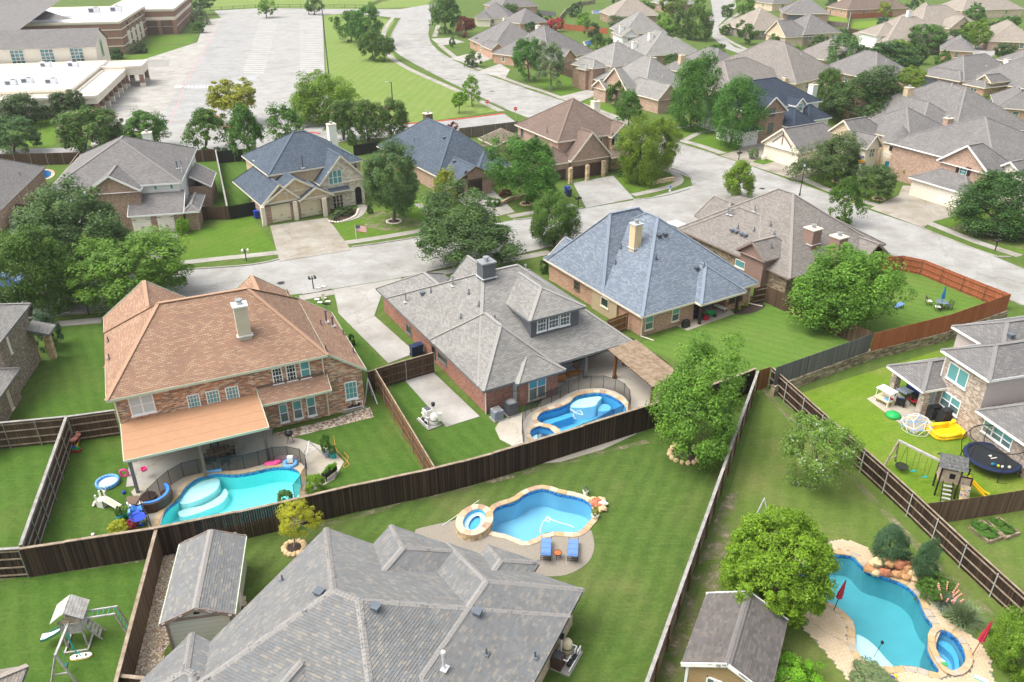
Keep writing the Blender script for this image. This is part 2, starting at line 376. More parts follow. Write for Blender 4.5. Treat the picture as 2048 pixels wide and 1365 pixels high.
def softdirt(name,col):
    g=NG(name); w_=world(g); n1=noise(g,w_,2.2,6,.7); n2=noise(g,w_,.7,4,.6); r=ramp(g,n1,0,[(.3,tuple(c*.7 for c in col)),(.7,col)]); g.l(r,0,g.b,0); g.set(Roughness=.95)
    a=ramp(g,n2,0,[(.4,(0,0,0)),(.62,(.8,.8,.8))]); a2=ramp(g,n1,0,[(.35,(0,0,0)),(.6,(1,1,1))]); m=mix(g,a,0,a2,0,f=1,mode='MULTIPLY'); t=g.n('BsdfTransparent'); ms=g.n('MixShader'); g.l(m,2,ms,0); g.l(t,0,ms,1); g.l(g.b,0,ms,2); g.l(ms,0,g.out,0); return g.m
defm('dirt_soft',softdirt,(.34,.28,.19))
defm('soil',plain,(.2,.15,.1),.95,0,.35,2.5); defm('mulch',plain,(.05,.032,.024),.95,0,.5,9); defm('dirt',plain,(.3,.24,.16),.95,0,.35,1.5)
defm('gravel',gravelmat,[H_('#b39c84'),H_('#d8c9b2'),H_('#8b6f55'),H_('#e6ddd0'),H_('#a58a70'),H_('#c2b5a3')],8)
# roofs
defm('sh_orange',shingle,[H_(x) for x in ('#a27e69','#b08b72','#b9997c','#9a7b6c','#a67e68','#bfa487')])
defm('sh_grey',shingle,[H_(x) for x in ('#8f8d88','#a09e98','#989590','#aaa8a2','#848280')])
defm('sh_blue',shingle,[H_(x) for x in ('#75808e','#828d9a','#8f99a4','#7a8694','#97a1ac','#6e7987')])
defm('sh_near',shingle,[H_(x) for x in ('#969694','#a3a29f','#9a948e','#c3b7a6','#8d8f90','#a09a96','#9a9c9d')],.3,.145)
defm('sh_near_base',plain,(.1,.1,.1),.9)
defm('sh_near_light',shingle,[H_(x) for x in ('#9c9e9e','#aaaaa8','#a29c98')],.3,.145)
defm('sh_navy',shingle,[H_(x) for x in ('#515b68','#58636f','#606d7b','#4b5561','#66727f')])
defm('sh_navy2',shingle,[H_(x) for x in ('#3c4654','#465160','#38414e')])
defm('sh_brown',shingle,[H_(x) for x in ('#7d6c62','#867469','#756459','#8d7b70')])
defm('sh_taupe',shingle,[H_(x) for x in ('#8a847d','#968f88','#7f7973','#a09992')])
defm('sh_dark',shingle,[H_(x) for x in ('#807d7a','#8b8885','#767371','#95918e')])
defm('sh_pale',shingle,[H_(x) for x in ('#a0968a','#aaa094','#968c80','#b3a99c')])
defm('sh_right',shingle,[H_(x) for x in ('#7a7876','#868381','#71706f','#949089','#7f7e80')])
defm('sh_shed2',shingle,[H_(x) for x in ('#7a7673','#868280','#928d89','#716e6c','#7e7977')],.3,.145)
defm('felt',plain,H_('#a67f60'),.9,0,.06,2); defm('white_roof',plain,(.8,.8,.79),.6,0,.03,1)
defm('shingle_edge',plain,(.035,.034,.034),.9)  # black asphalt edge; its colour also paints the shade line under each course
# walls
defm('br_mix',brickmat,[H_(x) for x in ('#a77a5c','#b98d6c','#8d7460','#c4a488','#8a5a42','#6f675f','#b3684a','#cbb59c')],H_('#bfae98'),.34,.1,.012,.85,.02)
defm('br_red',brickmat,[H_(x) for x in ('#8c5444','#9a6250','#7e4a3d','#a5705c')],H_('#a9968a'),.22,.08)
defm('br_tan',brickmat,[H_(x) for x in ('#a97f66','#b68e74','#9c705a','#c29c82','#b1836a')],H_('#bfae9e'),.22,.08)
defm('br_brown',brickmat,[H_(x) for x in ('#8a6b58','#98785f','#7c5e4d','#a58a72')],H_('#b0a294'),.22,.08)
defm('br_pink',brickmat,[H_(x) for x in ('#b0907d','#a3816e','#bb9d8a','#95705d')],H_('#bdb0a2'),.22,.08)
defm('br_school',brickmat,[H_(x) for x in ('#8d6655','#96705e','#855e4e')],H_('#9a8a7c'),.3,.1)
defm('br_grey',brickmat,[H_(x) for x in ('#6e6660','#857b70','#5d5753','#a29684','#787069')],H_('#9c9488'),.22,.08)
defm('br_right',brickmat,[H_(x) for x in ('#97877b','#b3a598','#7f7168','#c6b9ab','#8a7263')],H_('#c0b6aa'),.22,.08)
defm('br_cream',brickmat,[H_(x) for x in ('#c7ae8f','#d3bd9f','#bba182','#ddcbb0')],H_('#d6cab8'),.22,.08)
defm('stone_white',brickmat,[H_(x) for x in ('#d2cabb','#c2b9a9','#ddd6c9','#b4a998','#cbbfa8')],H_('#d8d2c6'),.42,.2,.015,.85,.08)
defm('stone_tan',brickmat,[H_(x) for x in ('#c3ac87','#b39a76','#d2bf9c','#a08865')],H_('#cbbda2'),.45,.22,.015,.85,.1)
defm('stone_brown',brickmat,[H_(x) for x in ('#7d6d58','#8f7e66','#6b5d4c','#988871')],H_('#8c8070'),.4,.18,.015,.85,.1)
defm('stone_wall',brickmat,[H_(x) for x in ('#9a8c76','#82775f','#b3a78e','#6d6350','#a69779','#8f8672')],H_('#7a705e'),.5,.22,.02,.9,.14,.3,.03)
defm('stucco_tan',plain,H_('#c9b493'),.9); defm('stucco_cream',plain,H_('#ddd4c3'),.85,0,.05); defm('stucco_brown',plain,H_('#8d7468'),.9,0,.07); defm('cast',plain,H_('#d5c9b4'),.85,0,.06)
defm('white',plain,(.78,.78,.76),.55,0,.04); defm('trim_cream',plain,H_('#dcd3bf'),.6,0,.05); defm('trim_green',plain,H_('#b9c3ac'),.6,0,.05); defm('trim_grey',plain,H_('#6c6f70'),.6,0,.06); defm('trim_brown',plain,H_('#6a5748'),.7,0,.1); defm('trim_taupe',plain,H_('#8a7a70'),.7,0,.08)
defm('sid_white',siding,(.78,.78,.76)); defm('sid_cream',siding,H_('#e0dbcc')); defm('sid_tan',siding,H_('#b9a688')); defm('sid_grey',siding,H_('#5d6166')); defm('sid_chim',siding,H_('#c9c1ab')); defm('sid_beige',siding,H_('#d9c39c')); defm('sid_mauve',siding,H_('#c4b8b2')); defm('sid_shed',siding,H_('#c9c9bf'),.3); defm('sid_brown',siding,H_('#a58a64'),.25)
defm('pane_blind',glassy,H_('#b9c6c6'),1,.25); defm('pane_teal',glassy,H_('#5f9a9c'),1,.15); defm('pane_dark',glassy,(.035,.045,.05)); defm('pane_mid',glassy,H_('#5e7577')); defm('pane_school',glassy,H_('#1e7480')); defm('pane_pool',glassy,H_('#4f9fb5'),1,.12)
defm('gar_cream',plain,H_('#d9cfb2'),.55,0,.03); defm('gar_white',plain,H_('#ded8cc'),.55,0,.03); defm('gar_brown',plain,H_('#4a3629'),.5,0,.12); defm('gar_dark',plain,H_('#3a2a24'),.5,0,.12); defm('gar_slate',plain,H_('#4c565e'),.5); defm('black',plain,(.012,.012,.013),.5,0,.2); defm('iron',plain,(.03,.028,.027),.5,.4,.2); defm('dark_door',plain,(.02,.017,.015),.4)
defm('galv',plain,(.42,.43,.43),.45,.7,.12); defm('galv_pale',plain,(.6,.61,.62),.5,.3,.08); defm('pvc',plain,(.76,.76,.74),.4,0,.04); defm('steel_dark',plain,(.12,.13,.15),.4,.5); defm('black_plastic',plain,(.02,.02,.022),.45); defm('vent',plain,H_('#5d656d'),.6); defm('vent_brown',plain,H_('#6d5c5c'),.6)
# fences
defm('fn_dark',planks,[(.016,.01,.007),(.042,.026,.017),(.1,.065,.042)]); defm('fn_brown',planks,[(.055,.034,.02),(.095,.06,.036),(.15,.1,.06)]); defm('fn_red',planks,[H_('#8f5234'),H_('#a66242'),H_('#b57352')]); defm('fn_grey',planks,[(.09,.09,.09),(.14,.14,.138),(.2,.195,.19)]); defm('fn_mid',planks,[(.09,.055,.035),(.14,.09,.058),(.2,.135,.09)]); defm('fn_old',planks,[(.12,.095,.075),(.19,.155,.125),(.28,.24,.2)]); defm('fn_honey',planks,[H_('#7a5430'),H_('#8c6238'),H_('#9a7044')])
defm('cap_wood',planks,[(.24,.18,.12),(.32,.25,.18),(.4,.33,.25)],1,.85,'x'); defm('cap_grey',planks,[(.26,.245,.225),(.34,.325,.3),(.42,.4,.375)],1,.85,'x'); defm('pergola',planks,[H_('#7d6a54'),H_('#93806a'),H_('#a3917c')],1,.8,'x'); defm('wood_post',planks,[H_('#5c3d26'),H_('#6f4b30'),H_('#7d5738')],1); defm('wood_old',planks,[H_('#a5a09b'),H_('#b5b1ac'),H_('#c3c0bc')],1,.85,'x'); defm('wood_play',planks,[H_('#9a8a76'),H_('#b3a28b'),H_('#c4b49d')],1,.85,'x'); defm('wood_dark',planks,[(.03,.02,.014),(.05,.032,.022),(.08,.05,.035)],1)
defm('bark',planks,[(.1,.075,.055),(.16,.125,.095),(.24,.2,.16)],1,.95); defm('bark_pale',planks,[(.3,.25,.2),(.4,.35,.29),(.5,.45,.38)],1,.95)
# water
defm('water',water,(.86,.95,.97),.03,2.2,.4); defm('water_teal',water,(.82,.95,.96),.1,6,1.0); defm('water_aqua',water,(.88,.98,.98),.04,1.5,.3)
defm('plaster_blue',plain,H_('#6fb4d0'),.7,0,.04,1); defm('plaster_sky',plain,H_('#55aed6'),.7,0,.04,1); defm('plaster_aqua',plain,H_('#74dcdc'),.7,0,.05,1); defm('plaster_teal',plain,H_('#55aab5'),.7,0,.06,1); defm('plaster_mist',plain,H_('#7cbad2'),.7,0,.04,1); defm('plaster_shelf',plain,H_('#c2e4e6'),.7,0,.03,1); defm('plaster_pale',plain,H_('#c9dde4'),.7,0,.03,1); defm('tile_blue',brickmat,[H_('#1f6fae'),H_('#2c86c4'),H_('#174f8a')],H_('#7fa6c0'),.15,.15,.008,.3)
defm('cope_tan',plain,H_('#b09b7e'),.8,0,.16,3); defm('cope_pale',plain,H_('#bdae96'),.8,0,.12,3); defm('cope_rust',plain,H_('#a58a72'),.8,0,.2,3); defm('cope_grey',plain,H_('#a39a8b'),.8,0,.12,3); defm('cope_honey',plain,H_('#ae9670'),.8,0,.15,3)
defm('boulder',plain,H_('#b3875c'),.9,0,.28,2.2); defm('boulder_red',plain,H_('#a86a4e'),.9,0,.25,2.2); defm('stone_edge',plain,H_('#d9d0c2'),.9,0,.15,4); defm('boulder_tan',plain,H_('#c5ac84'),.9,0,.22,3)
defm('paver',concrete,H_('#cdb99c'),.16)
for n_,h_ in dict(red='#c2202f',crimson='#a8243c',blue='#2b56b5',royal='#1a3fa8',sky='#6fa8dc',pool_blue='#3d7fd0',teal='#1d9a96',green='#1f9d4f',yellow='#f3c613',lime='#b9c92a',orange='#d2702c',pink='#e2498c',coral='#e39a8c',cushion='#5f82b8',navy='#1d2b4a',wicker='#4a352b',wickerw='#a6723c',cushion_grey='#8f99a6',bin='#22304f',beige='#d8cba8',offwhite='#e6e2d8',tarp='#23334f',umb_blue='#1466a0',slide_green='#155b50',swing_grey='#6f7072',cloth='#d6b0b8',flag_red='#b3283d',flag_blue='#26345f',sign_red='#c8202c',copper='#a35f30',rust='#8c5a3a',hose='#c98a4a',peach='#e0a58e').items(): defm(n_,plain,H_(h_),.55,0,.06)
defm('net_black',meshnet,(.015,.015,.016),.6); defm('net_tramp',meshnet,(.02,.02,.025),.22); defm('tramp_mat',plain,(.02,.024,.03),.6,0,.1)
defm('paint_white',plain,(.75,.75,.73),.7,0,.08,6); defm('paint_red',plain,H_('#b98a85'),.8,0,.2,3); defm('paint_redk',plain,H_('#cc3b3a'),.7,0,.15,3); defm('paint_blue',plain,H_('#a9c4dc'),.7)
def carpaint(name,col):
    g=NG(name); g.b.inputs[0].default_value=c4(col); g.set(Roughness=.3,Metallic=.25); g.b.inputs['Coat Weight'].default_value=.8; g.b.inputs['Coat Roughness'].default_value=.04; return g.m
defm('car_black',carpaint,(.015,.016,.02)); defm('car_silver',carpaint,(.5,.52,.54)); defm('car_white',carpaint,(.75,.75,.75)); defm('car_blue',carpaint,(.07,.16,.4)); defm('tyre',plain,(.015,.015,.015),.8)
defm('lamp_red',plain,(.45,.02,.02),.25)
# ---------------------------------------------------------------- ground, pools' outlines (holes), roads
POOL={}
POOL['aqua']=smooth_closed(G((318,1062),(330,1022),(354,1001),(362,988),(376,970),(400,955),(430,948),(470,950),(505,945),(540,937),(572,935),(596,942),(603,957),(600,980),(590,1008),(540,1034),(450,1058),(360,1078)),4)
POOL['grey']=smooth_closed(G((1074,838),(1085,825),(1115,817),(1138,807),(1151,794),(1174,788),(1205,787),(1231,797),(1249,812),(1252,830),(1240,855),(1205,878),(1160,888),(1124,868),(1102,850),(1082,847)),4)
POOL['grey_spa']=smooth_closed(G((1060,866),(1066,858),(1080,853),(1096,855),(1110,862),(1112,872),(1100,881),(1082,884),(1066,878)),4)
POOL['near']=smooth_closed(G((989,1020),(1003,1012),(1030,1004),(1053,988),(1080,979),(1098,981),(1119,988),(1154,995),(1176,1004),(1185,1019),(1186,1034),(1175,1047),(1163,1061),(1148,1067),(1119,1065),(1095,1065),(1077,1074),(1059,1083),(1044,1084),(1026,1074),(1000,1068),(982,1062),(984,1040)),4)
POOL['right']=smooth_closed(G((1677,1110),(1705,1114),(1720,1129),(1737,1144),(1767,1154),(1791,1162),(1815,1174),(1835,1194),(1844,1218),(1853,1236),(1866,1254),(1857,1275),(1854,1295),(1861,1316),(1878,1345),(1856,1343),(1820,1332),(1779,1335),(1746,1331),(1720,1313),(1711,1289),(1711,1263),(1705,1242),(1690,1227),(1666,1209),(1636,1196),(1604,1172),(1602,1130),(1640,1108)),4)
POOL['right_spa']=smooth_closed(G((1883,1264),(1907,1275),(1925,1301),(1929,1325),(1915,1342),(1896,1343),(1876,1313),(1868,1289),(1871,1272)),4)
POOL['left_small']=smooth_closed(G((78,345),(90,341),(101,344),(102,352),(92,358),(80,356)),3)
POOL['far']=G((1185,22),(1222,20),(1224,26),(1186,28)); POOL['far2']=G((1168,84),(1188,80),(1188,90),(1172,92))
mb=MB(); mb.flat([[(-900,-60),(900,-60),(900,1500),(-900,1500)]]+[POOL[k] for k in ('aqua','grey','grey_spa','near','right','right_spa','left_small','far','far2')],0.0)
struct('ground',mb,'grass')
SHZ=[0]
def sheet(name,pp,mat,z=.004,holes=(),smooth=False,kind='structure',parent=None):
    SHZ[0]+=1; z+=SHZ[0]*.00004; lp=G(*pp); lp=smooth_closed(lp,4) if smooth else lp
    o=MB().flat([lp]+[POOL[h] for h in holes],z).build(name,mat,parent)
    if kind and not parent: o['kind']=kind
    return o
# lawns of the separate yards
sheet('lawn',[(-40,1150),(300,1118),(232,1400),(-60,1400)],'grass_deep')
sheet('lawn',[(-40,905),(128,880),(40,1112),(-40,1120)],'grass_deep')
sheet('lawn',[(118,655),(214,648),(246,850),(0,885),(0,862),(95,760)],'grass_deep')
sheet('lawn',[(128,882),(245,862),(258,980),(300,1100),(45,1130)],'grass_deep')
sheet('lawn',[(596,855),(728,826),(765,820),(868,985),(600,1045),(590,1008),(650,968),(690,925),(665,898),(600,880)],'grass_deep')
sheet('lawn',[(778,765),(862,735),(960,828),(1040,890),(1045,935),(870,985)],'grass_deep')
sheet('lawn',[(325,1130),(640,1045),(880,990),(1300,865),(1480,770),(1315,1400),(330,1400)],'grass_mid',holes=('near',))
sheet('lawn',[(1520,790),(1700,880),(2060,1235),(2060,1400),(1330,1400)],'grass_olive',holes=('right','right_spa'))
sheet('lawn',[(1590,790),(2010,660),(2060,690),(2060,980),(1870,1020),(1560,760)],'grass_lime')
sheet('lawn',[(1885,1035),(2060,995),(2060,1215)],'grass_olive')
sheet('lawn',[(1270,690),(1520,600),(1760,690),(1470,770)],'grass_blue')
sheet('lawn',[(1765,555),(1830,540),(2022,612),(1760,705),(1600,640)],'grass_blue')
sheet('lawn',[(355,475),(500,428),(560,508),(358,528)],'grass_front')
sheet('lawn',[(650,442),(860,390),(845,462),(685,488)],'grass_front')
sheet('lawn',[(385,325),(510,310),(520,430),(400,450)],'grass_deep')
sheet('lawn',[(600,642),(640,590),(775,735),(735,750)],'grass_deep')
sheet('lawn',[(648,26),(700,26),(790,42),(768,75),(800,130),(1000,222),(880,240),(820,246),(700,235),(652,160)],'grass_field')
sheet('lawn',[(560,-8),(870,-8),(850,14),(700,18),(560,16)],'grass_field'); sheet('lawn',[(415,2),(560,-8),(560,16),(415,20)],'grass_field')
for q in ([(60,245),(118,240),(105,305),(50,300)],[(305,90),(375,92),(362,118),(250,120)],[(300,74),(391,74),(380,88),(298,88)],[(258,155),(333,150),(318,175),(262,175)]): sheet('lawn',q,'grass_front')
for q in ([(1222,360),(1300,345),(1350,372),(1268,385)],[(1345,260),(1415,245),(1420,268),(1366,278)],[(1380,285),(1425,270),(1495,288),(1450,308)],[(1610,352),(1740,335),(1785,392),(1745,408)],[(1865,440),(1950,420),(2060,490),(2060,515)],[(1890,190),(1940,184),(1975,195),(1935,208)],[(1700,45),(1780,40),(1810,50),(1700,58)],[(1658,35),(1695,32),(1695,45),(1660,45)],[(1060,160),(1130,150),(1165,185),(1122,192)],[(1175,200),(1225,200),(1228,228),(1165,207)]): sheet('lawn',q,'grass_lime' if q[0][0]>1600 and q[0][1]<100 else 'grass_front')
# bare dirt along the fences and under trees
for i,q in enumerate([[(1450,990),(1475,985),(1420,1290),(1390,1400),(1290,1400),(1385,1150)],[(1516,770),(1560,790),(1740,985),(1900,1150),(2060,1290),(2060,1305),(1880,1150),(1700,960),(1545,810)],[(0,1150),(305,1115),(305,1122),(0,1162)],[(640,1048),(880,985),(1290,880),(1300,886),(880,994),(640,1056)],[(720,430),(760,420),(835,440),(840,452),(790,462),(735,455)],[(1900,455),(1990,440),(2060,470),(2060,500),(1960,480)]]): sheet('bare_soil',q,'dirt_soft',.009,smooth=(i>3))
def ribbon(name,Lp,Rp,step,lanes,mat,z):
    Lw=smooth_open(G(*Lp),4); Rw=smooth_open(G(*Rp),4); n=max(2,round(sum((b-a).length for a,b in zip(Lw,Lw[1:]))/step))
    Lw=resample(Lw,n=n); Rw=resample(Rw,n=n)
    mb=MB().flat([Lw+Rw[::-1]],z); o=struct(name,mb,'joint')
    for i in range(n):
        for k in range(lanes):
            q=[Lw[i].lerp(Rw[i],k/lanes),Lw[i].lerp(Rw[i],(k+1)/lanes),Lw[i+1].lerp(Rw[i+1],(k+1)/lanes),Lw[i+1].lerp(Rw[i+1],k/lanes)]
            c=sum(q,Vector((0,0)))/4; q=[p+(c-p).normalized()*.012 for p in q]
            MB().flat([q],z+.006).build('concrete_slab',mat,o)
    return o
def slabs(name,q4,nx,ny,mat,z=.012):
    a,b,c,d=G(*q4); o=struct(name,MB().flat([[a,b,c,d]],z),'joint')
    for i in range(nx):
        for j in range(ny):
            f=lambda u,v:(a.lerp(b,u)).lerp(d.lerp(c,u),v)
            q=[f(i/nx,j/ny),f((i+1)/nx,j/ny),f((i+1)/nx,(j+1)/ny),f(i/nx,(j+1)/ny)]; m=sum(q,Vector((0,0)))/4; q=[p+(m-p).normalized()*.022 for p in q]
            MB().flat([q],z+.006).build('concrete_slab',mat,o)
    return o
SA_N=[(-120,585),(120,561),(360,541),(500,531),(566,518),(690,497),(808,480),(920,460),(1026,441),(1172,417),(1295,396)]
SA_S=[(-120,665),(100,634),(215,624),(420,607),(604,588),(667,578),(801,556),(923,529),(1000,518),(1105,493),(1345,447)]
ribbon('road',SA_N,SA_S,4.6,2,'road',.008)
SB_W=[(812,22),(799,41),(782,74),(790,103),(859,144),(935,182),(1010,218),(1100,252),(1200,288),(1313,331),(1395,362),(1480,405),(1640,462),(1770,503),(1900,551),(2048,610),(2200,675)]
SB_E=[(880,10),(864,38),(857,62),(866,92),(910,122),(975,150),(1049,177),(1120,200),(1231,236),(1340,281),(1433,311),(1500,332),(1587,364),(1722,415),(1845,456),(1982,511),(2150,580)]
ribbon('road',SB_W,SB_E,5.2,2,'road',.016)
sheet('road_junction',[(1267,399),(1300,396),(1385,372),(1379,352),(1440,372),(1520,410),(1440,445),(1345,450),(1250,470)],'road',.028)
SC_U=[(-80,300),(60,298),(330,290),(560,275),(700,255),(880,243),(1008,228)]; SC_D=[(-80,318),(60,312),(330,306),(560,298),(700,282),(930,262),(1040,250)]
ribbon('road',SC_U,SC_D,7,2,'road_far',.03)
sheet('parking_lot',[(320,236),(444,38),(428,22),(520,17),(700,19),(800,19),(880,6),(868,30),(800,37),(700,27),(645,31),(650,152),(662,240),(640,268),(560,282),(430,300),(312,296)],'road_far',.048)
sheet('parking_lot',[(446,42),(506,42),(478,165),(452,240),(322,240)],'lot_dark',.056)
sheet('school_walk',[(180,300),(200,180),(255,130),(395,85),(410,40),(445,36),(322,236),(300,262),(240,262)],'drive_pale',.02)
sheet('road',[(1420,-6),(1470,-6),(1472,15),(1437,52),(1434,68),(1470,95),(1530,112),(1490,112),(1452,98),(1425,75),(1412,50),(1425,20)],'road_far',.02,smooth=False)
sheet('road',[(1930,95),(2012,84),(2030,95),(1985,112),(1972,135),(1950,150),(1955,120)],'road_far',.02); sheet('road',[(1862,200),(1935,206),(1985,215),(1910,240),(1860,238)],'road_far',.02)
sheet('road',[(1975,150),(2060,130),(2060,150),(1990,172)],'road_far',.02)
# parking stalls
pk=struct('parking_marks',MB().flat([G((636,32),(637,32),(637,33),(636,33))],.05),'paint_white')
def stripe(a,b,wd,mat,par,z=.068,name='paint_stripe'):
    a,b=P(*a).to_2d(),P(*b).to_2d(); t=(b-a).normalized(); n=Vector((-t.y,t.x))*wd/2
    return MB().flat([[a-n,b-n,b+n,a+n]],z).build(name,mat,par)
for i in range(34):
    t=i/33; y=40+106*t**1.25
    stripe((599+2*t,y),(642+7*t,y),.22,'paint_white',pk); 
    x=519-19*(y-42)/60; stripe((x,y),(x+36+6*t,y),.22,'paint_white',pk)
for i in range(6): stripe((463+3*i,170-3.5*i+3),(497+i*4,170-3.5*i),.3,'paint_blue' if i%2 else 'paint_white',pk)
for i in range(9): stripe((353+8*i,172),(352+8*i,177),.5,'paint_white',pk)
stripe((341,245),(372,165),.24,'paint_red',pk); stripe((372,165),(432,62),.24,'paint_red',pk)
def pathline(name,pp,wd,mat,z=.034,smooth=True):
    w_=G(*pp); w_=smooth_open(w_,5) if smooth else w_
    return struct(name,MB().flat([offset(w_,wd/2,False)+offset(w_,-wd/2,False)[::-1]],z),mat)
def kerb(pp,mat='kerb',wd=.22,ht=.12,name='kerb'):
    w_=resample(smooth_open(G(*pp),4),1.5); a=offset(w_,wd/2,False); b=offset(w_,-wd/2,False); mb=MB()
    for i in range(len(w_)-1):
        q=[a[i],a[i+1],b[i+1],b[i]]
        for p0,p1 in ((a[i],a[i+1]),(b[i],b[i+1])): mb.poly([(p0.x,p0.y,0),(p1.x,p1.y,0),(p1.x,p1.y,ht),(p0.x,p0.y,ht)])
        mb.poly([(p.x,p.y,ht) for p in q])
    return struct(name,mb,mat)
for q in ([(360,541),(500,531),(560,519)],[(704,495),(808,480),(920,460)],[(1026,441),(1090,434),(1165,417)],[(1272,399),(1295,398),(1340,390),(1380,378)],[(1388,370),(1384,358),(1355,341),(1313,331)],[(-60,655),(100,634),(215,624)],[(604,590),(640,584),(662,579)],[(806,556),(923,529),(1000,518),(1105,493)],[(799,41),(782,74),(790,103),(859,144),(935,182),(1008,216)],[(864,44),(857,62),(857,78)],[(866,92),(880,106),(892,115)],[(920,133),(940,140),(954,143)],[(1000,160),(1025,169),(1049,177)],[(1067,184),(1108,197)],[(1150,210),(1231,236),(1340,281),(1433,311)],[(1500,333),(1510,334)],[(1587,364),(1666,394),(1722,415),(1738,417)],[(1846,452),(1850,460),(1982,511),(2020,515)],[(1780,510),(1900,553),(2048,612)]): kerb(q)
kerb([(1008,228),(945,236),(879,243),(800,250)],'paint_redk',.35,.14); kerb([(433,232),(440,250),(466,258)],'paint_redk',.35,.14); kerb([(640,268),(615,266),(575,268)],'paint_redk',.3,.14)
for q,w_ in (([(356,527),(440,518),(520,510),(563,505)],1.3),([(686,487),(760,476),(836,463),(930,445)],1.3),([(1018,434),(1064,426),(1150,411)],1.3),([(1266,391),(1320,379),(1352,369),(1358,357),(1343,344),(1308,337)],1.3),([(90,651),(205,641)],1.3),([(600,597),(669,585)],1.3),([(812,560),(869,549),(950,534),(1100,505)],1.3),([(1000,154),(1059,175),(1077,180),(1130,199)],1.5),([(1162,208),(1228,233),(1300,262),(1346,277),(1400,292),(1446,308)],1.6),([(1602,357),(1671,386),(1757,412)],1.4),([(1856,446),(1955,485),(2040,513)],1.4),([(787,34),(768,64),(774,103),(808,133),(915,182),(1003,223)],1.6),([(877,51),(869,74)],1.6),([(879,90),(910,115)],1.6),([(936,128),(962,140)],1.6),([(1369,281),(1395,268),(1420,262)],1.2),([(1345,258),(1400,250)],1.2),([(1480,25),(1440,57),(1452,78),(1500,103)],1.6),([(654,446),(690,441),(715,432),(725,418),(722,410)],1.2),([(835,408),(862,430)],1.0),([(985,395),(1000,412)],1.6),([(1880,187),(1920,200)],1.2)): pathline('pavement',q,w_,'walk')
# drives
slabs('driveway',[(559,524),(703,501),(655,436),(540,452)],3,4,'drive',.04)
slabs('driveway',[(290,532),(356,525),(355,467),(270,474)],2,3,'drive_pale',.04)
slabs('driveway',[(1172,417),(1268,398),(1226,352),(1146,367)],3,3,'road',.04)
slabs('driveway',[(672,601),(800,560),(765,586),(677,628)],2,1,'drive_pale',.046); sheet('driveway',[(667,580),(803,557),(800,561),(672,602)],'drive_pale',.044)
slabs('driveway',[(677,628),(765,586),(749,633),(702,653)],1,1,'drive_pale',.05); slabs('driveway',[(702,653),(749,633),(832,707),(777,728)][::-1],4,1,'drive_pale',.046)
slabs('concrete_pad',[(808,760),(864,743),(960,834),(892,855)],1,3,'drive_pale',.03)
sheet('driveway',[(905,392),(985,380),(1030,425),(965,440)],'drive_pale',.04)
sheet('driveway',[(1440,312),(1478,300),(1500,272),(1590,282),(1604,302),(1642,345),(1598,363)],'drive',.04)
sheet('driveway',[(1740,418),(1797,392),(1805,372),(1845,374),(1870,392),(1935,392),(1935,426),(1866,444),(1845,456)],'drive',.04)
sheet('grass_island',[(1505,325),(1557,302),(1555,322),(1527,330)],'grass_front',.09)
for q in ([(850,180),(892,184),(870,202),(845,196)],[(862,78),(900,76),(930,85),(880,92)],[(900,117),(960,103),(1000,112),(945,132)],[(955,144),(1000,128),(1020,140),(1010,158)],[(1112,196),(1175,180),(1205,186),(1150,208)]): sheet('driveway',q if q[0][0]!=850 else [(1845,178),(1892,186),(1875,205),(1858,196)],'drive_pale',.04)
